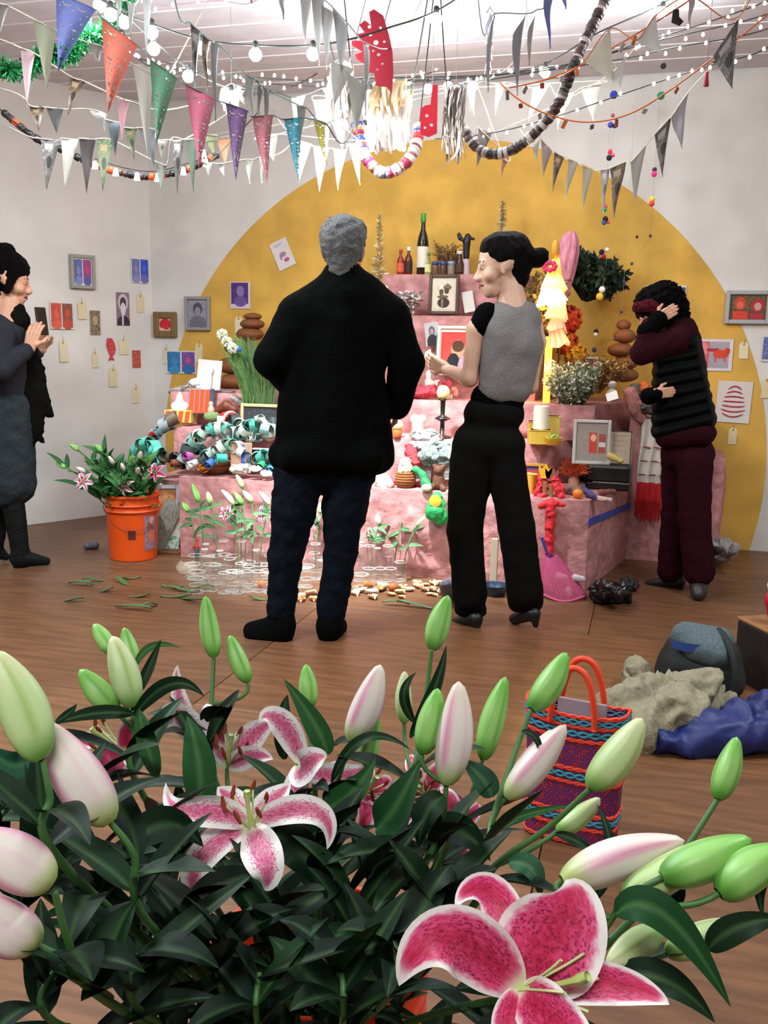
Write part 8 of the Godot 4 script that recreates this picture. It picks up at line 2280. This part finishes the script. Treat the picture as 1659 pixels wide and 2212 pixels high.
func small_lilies():
	var sm := M(Color("4a7a3a"), 0.5)
	# lilies in the orange bucket on the left
	var p := onf(262, 1214) + Vector3(0, 0.1, -0.13)
	var spots := [[150, 960, "green"], [205, 960, "green"], [120, 1000, "green"], [165, 1010, "pink"], [235, 985, "pink"], [262, 1000, "pink"], [285, 985, "green"], [305, 975, "pink"], [325, 990, "green"], [300, 1010, "pink"], [335, 1020, "bloom"], [350, 1045, "pink"], [180, 1040, "bloom"], [228, 1020, "leaf"], [210, 1000, "leaf"], [250, 1035, "leaf"], [140, 1035, "leaf"], [280, 1030, "leaf"], [190, 985, "leaf"], [270, 1050, "bloom"]]
	for k in spots.size():
		var a: Array = spots[k]
		var d := 4.92 + (k % 3) * 0.07
		var tip := at(a[0], a[1], d)
		var t := thing("lily_stem", "lily stem in the orange bucket, %s" % (["leaning far left with a green bud", "upright with a green bud at back", "lowest green bud at far left", "pale pink bud pointing left", "pale bud rising behind the leaves", "white pink bud in the middle", "green bud near the paper chains", "tall pink white bud at right", "slim green bud at right", "pink bud under the tall white one", "open pink bloom at right", "pale pink bud drooping right", "pale open bloom drooping left", "dark upright leaves in the middle", "dark leaves left of middle", "broad leaves over the rim", "dark leaves drooping far left", "leaves at the right rim", "thin leaves at back left", "small pale bloom at the rim"][k]), "lily", p)
		var s := Sh.new()
		var mid := Vector3((tip - p).x * 0.35, (tip - p).y * 0.7, (tip - p).z * 0.35)
		var base := tip - p - (tip - p - mid).normalized() * 0.06
		s.tube(curve([Vector3(rng.randf_range(-.05, .05), 0.0, rng.randf_range(-.05, .05)), mid, base], 8), 0.004, 5)
		ms("stem", s, sm, t)
		if a[2] == "bloom": flower(t, tip, Vector3(rng.randf_range(-.5, .5), 0.3, 1), 0.055, 0 if k == 10 else 1, 0.4, rng.randf())
		elif a[2] != "leaf": bud(t, p + base, tip, 0.026, 2 if a[2] == "pink" else 0)
		for j in 9:
			var f := rng.randf_range(0.35, 1.0)
			var b: Vector3 = p + bez([Vector3.ZERO, mid, base], f)
			var out := Vector3(rng.randfn(), rng.randf_range(0.1, 1.0), rng.randfn() * 0.8).normalized() + (tip - p).normalized() * 0.5
			leaf(t, p, [b, b + out * 0.05, b + out * 0.1 + Vector3(0, -0.02, 0)], 0.028, Vector3(0.2, 0.7, 0.7), [Color("2f5c34"), Color("24482a"), Color("3f6e40")][rng.randi() % 3])
	# lilies standing in the clear jars
	var n := 0
	for a in [[415, 1045, 430, 1085, 440, 1240, 0], [448, 1062, 455, 1090, 470, 1250, 1], [393, 1085, 408, 1106, 425, 1235, 0], [478, 1058, 505, 1090, 515, 1255, 2], [505, 1062, 525, 1090, 530, 1240, 0], [525, 1060, 545, 1085, 545, 1260, 1], [560, 1062, 582, 1090, 560, 1245, 2], [510, 1025, 525, 1055, 520, 1230, 1], [690, 1085, 692, 1110, 680, 1240, 1], [880, 1062, 878, 1082, 860, 1240, 0], [876, 1090, 872, 1112, 850, 1250, 1], [815, 1110, 818, 1135, 800, 1250, 2], [920, 1115, 900, 1138, 870, 1255, 1]]:
		var foot := onf(a[4], a[5])
		var d := mp(foot) * 2028.0 + 0.02
		var tip := at(a[0], a[1], d)
		var base := at(a[2], a[3], d)
		var t := thing("lily_stem", "cut lily in a clear jar, %s" % ["green bud high at the left", "pale bud beside the leftmost", "lowest green bud at far left", "pale pink bud leaning left", "first of the paired green buds", "second of the paired green buds", "pink bud touching the dark jeans", "pale bud at the step edge", "bud seen between the jean legs", "green bud near the green pouch", "lower bud near the green pouch", "pink bud right of the jeans", "pale bud leaning toward black trousers"][n], "lily", foot)
		bud(t, base, tip, 0.032, a[6])
		var s := Sh.new()
		var pts := curve([Vector3(0, 0.02, 0), Vector3(0.01, 0.2, 0.01), base - foot], 10)
		s.tube(pts, 0.003, 5)
		ms("stem", s, sm, t)
		for j in 6:
			var b: Vector3 = foot + bez([Vector3(0, 0.02, 0), Vector3(0.01, 0.2, 0.01), base - foot], rng.randf_range(0.5, 0.97))
			var out := Vector3(rng.randfn(), rng.randf_range(-0.2, 0.7), rng.randfn() * 0.8).normalized()
			leaf(t, foot, [b, b + out * 0.04, b + out * 0.085 + Vector3(0, -0.02, 0)], 0.024, Vector3(0.2, 0.7, 0.7), [Color("4a6a48"), Color("5a7a5a"), Color("3f6240")][rng.randi() % 3])
		if n in [3, 6, 11]: flower(t, at(a[2] - 15, a[3] + 20, d), Vector3(rng.randf_range(-.6, .6), 0.3, 1), 0.05, 1, 0.3, rng.randf())
		n += 1
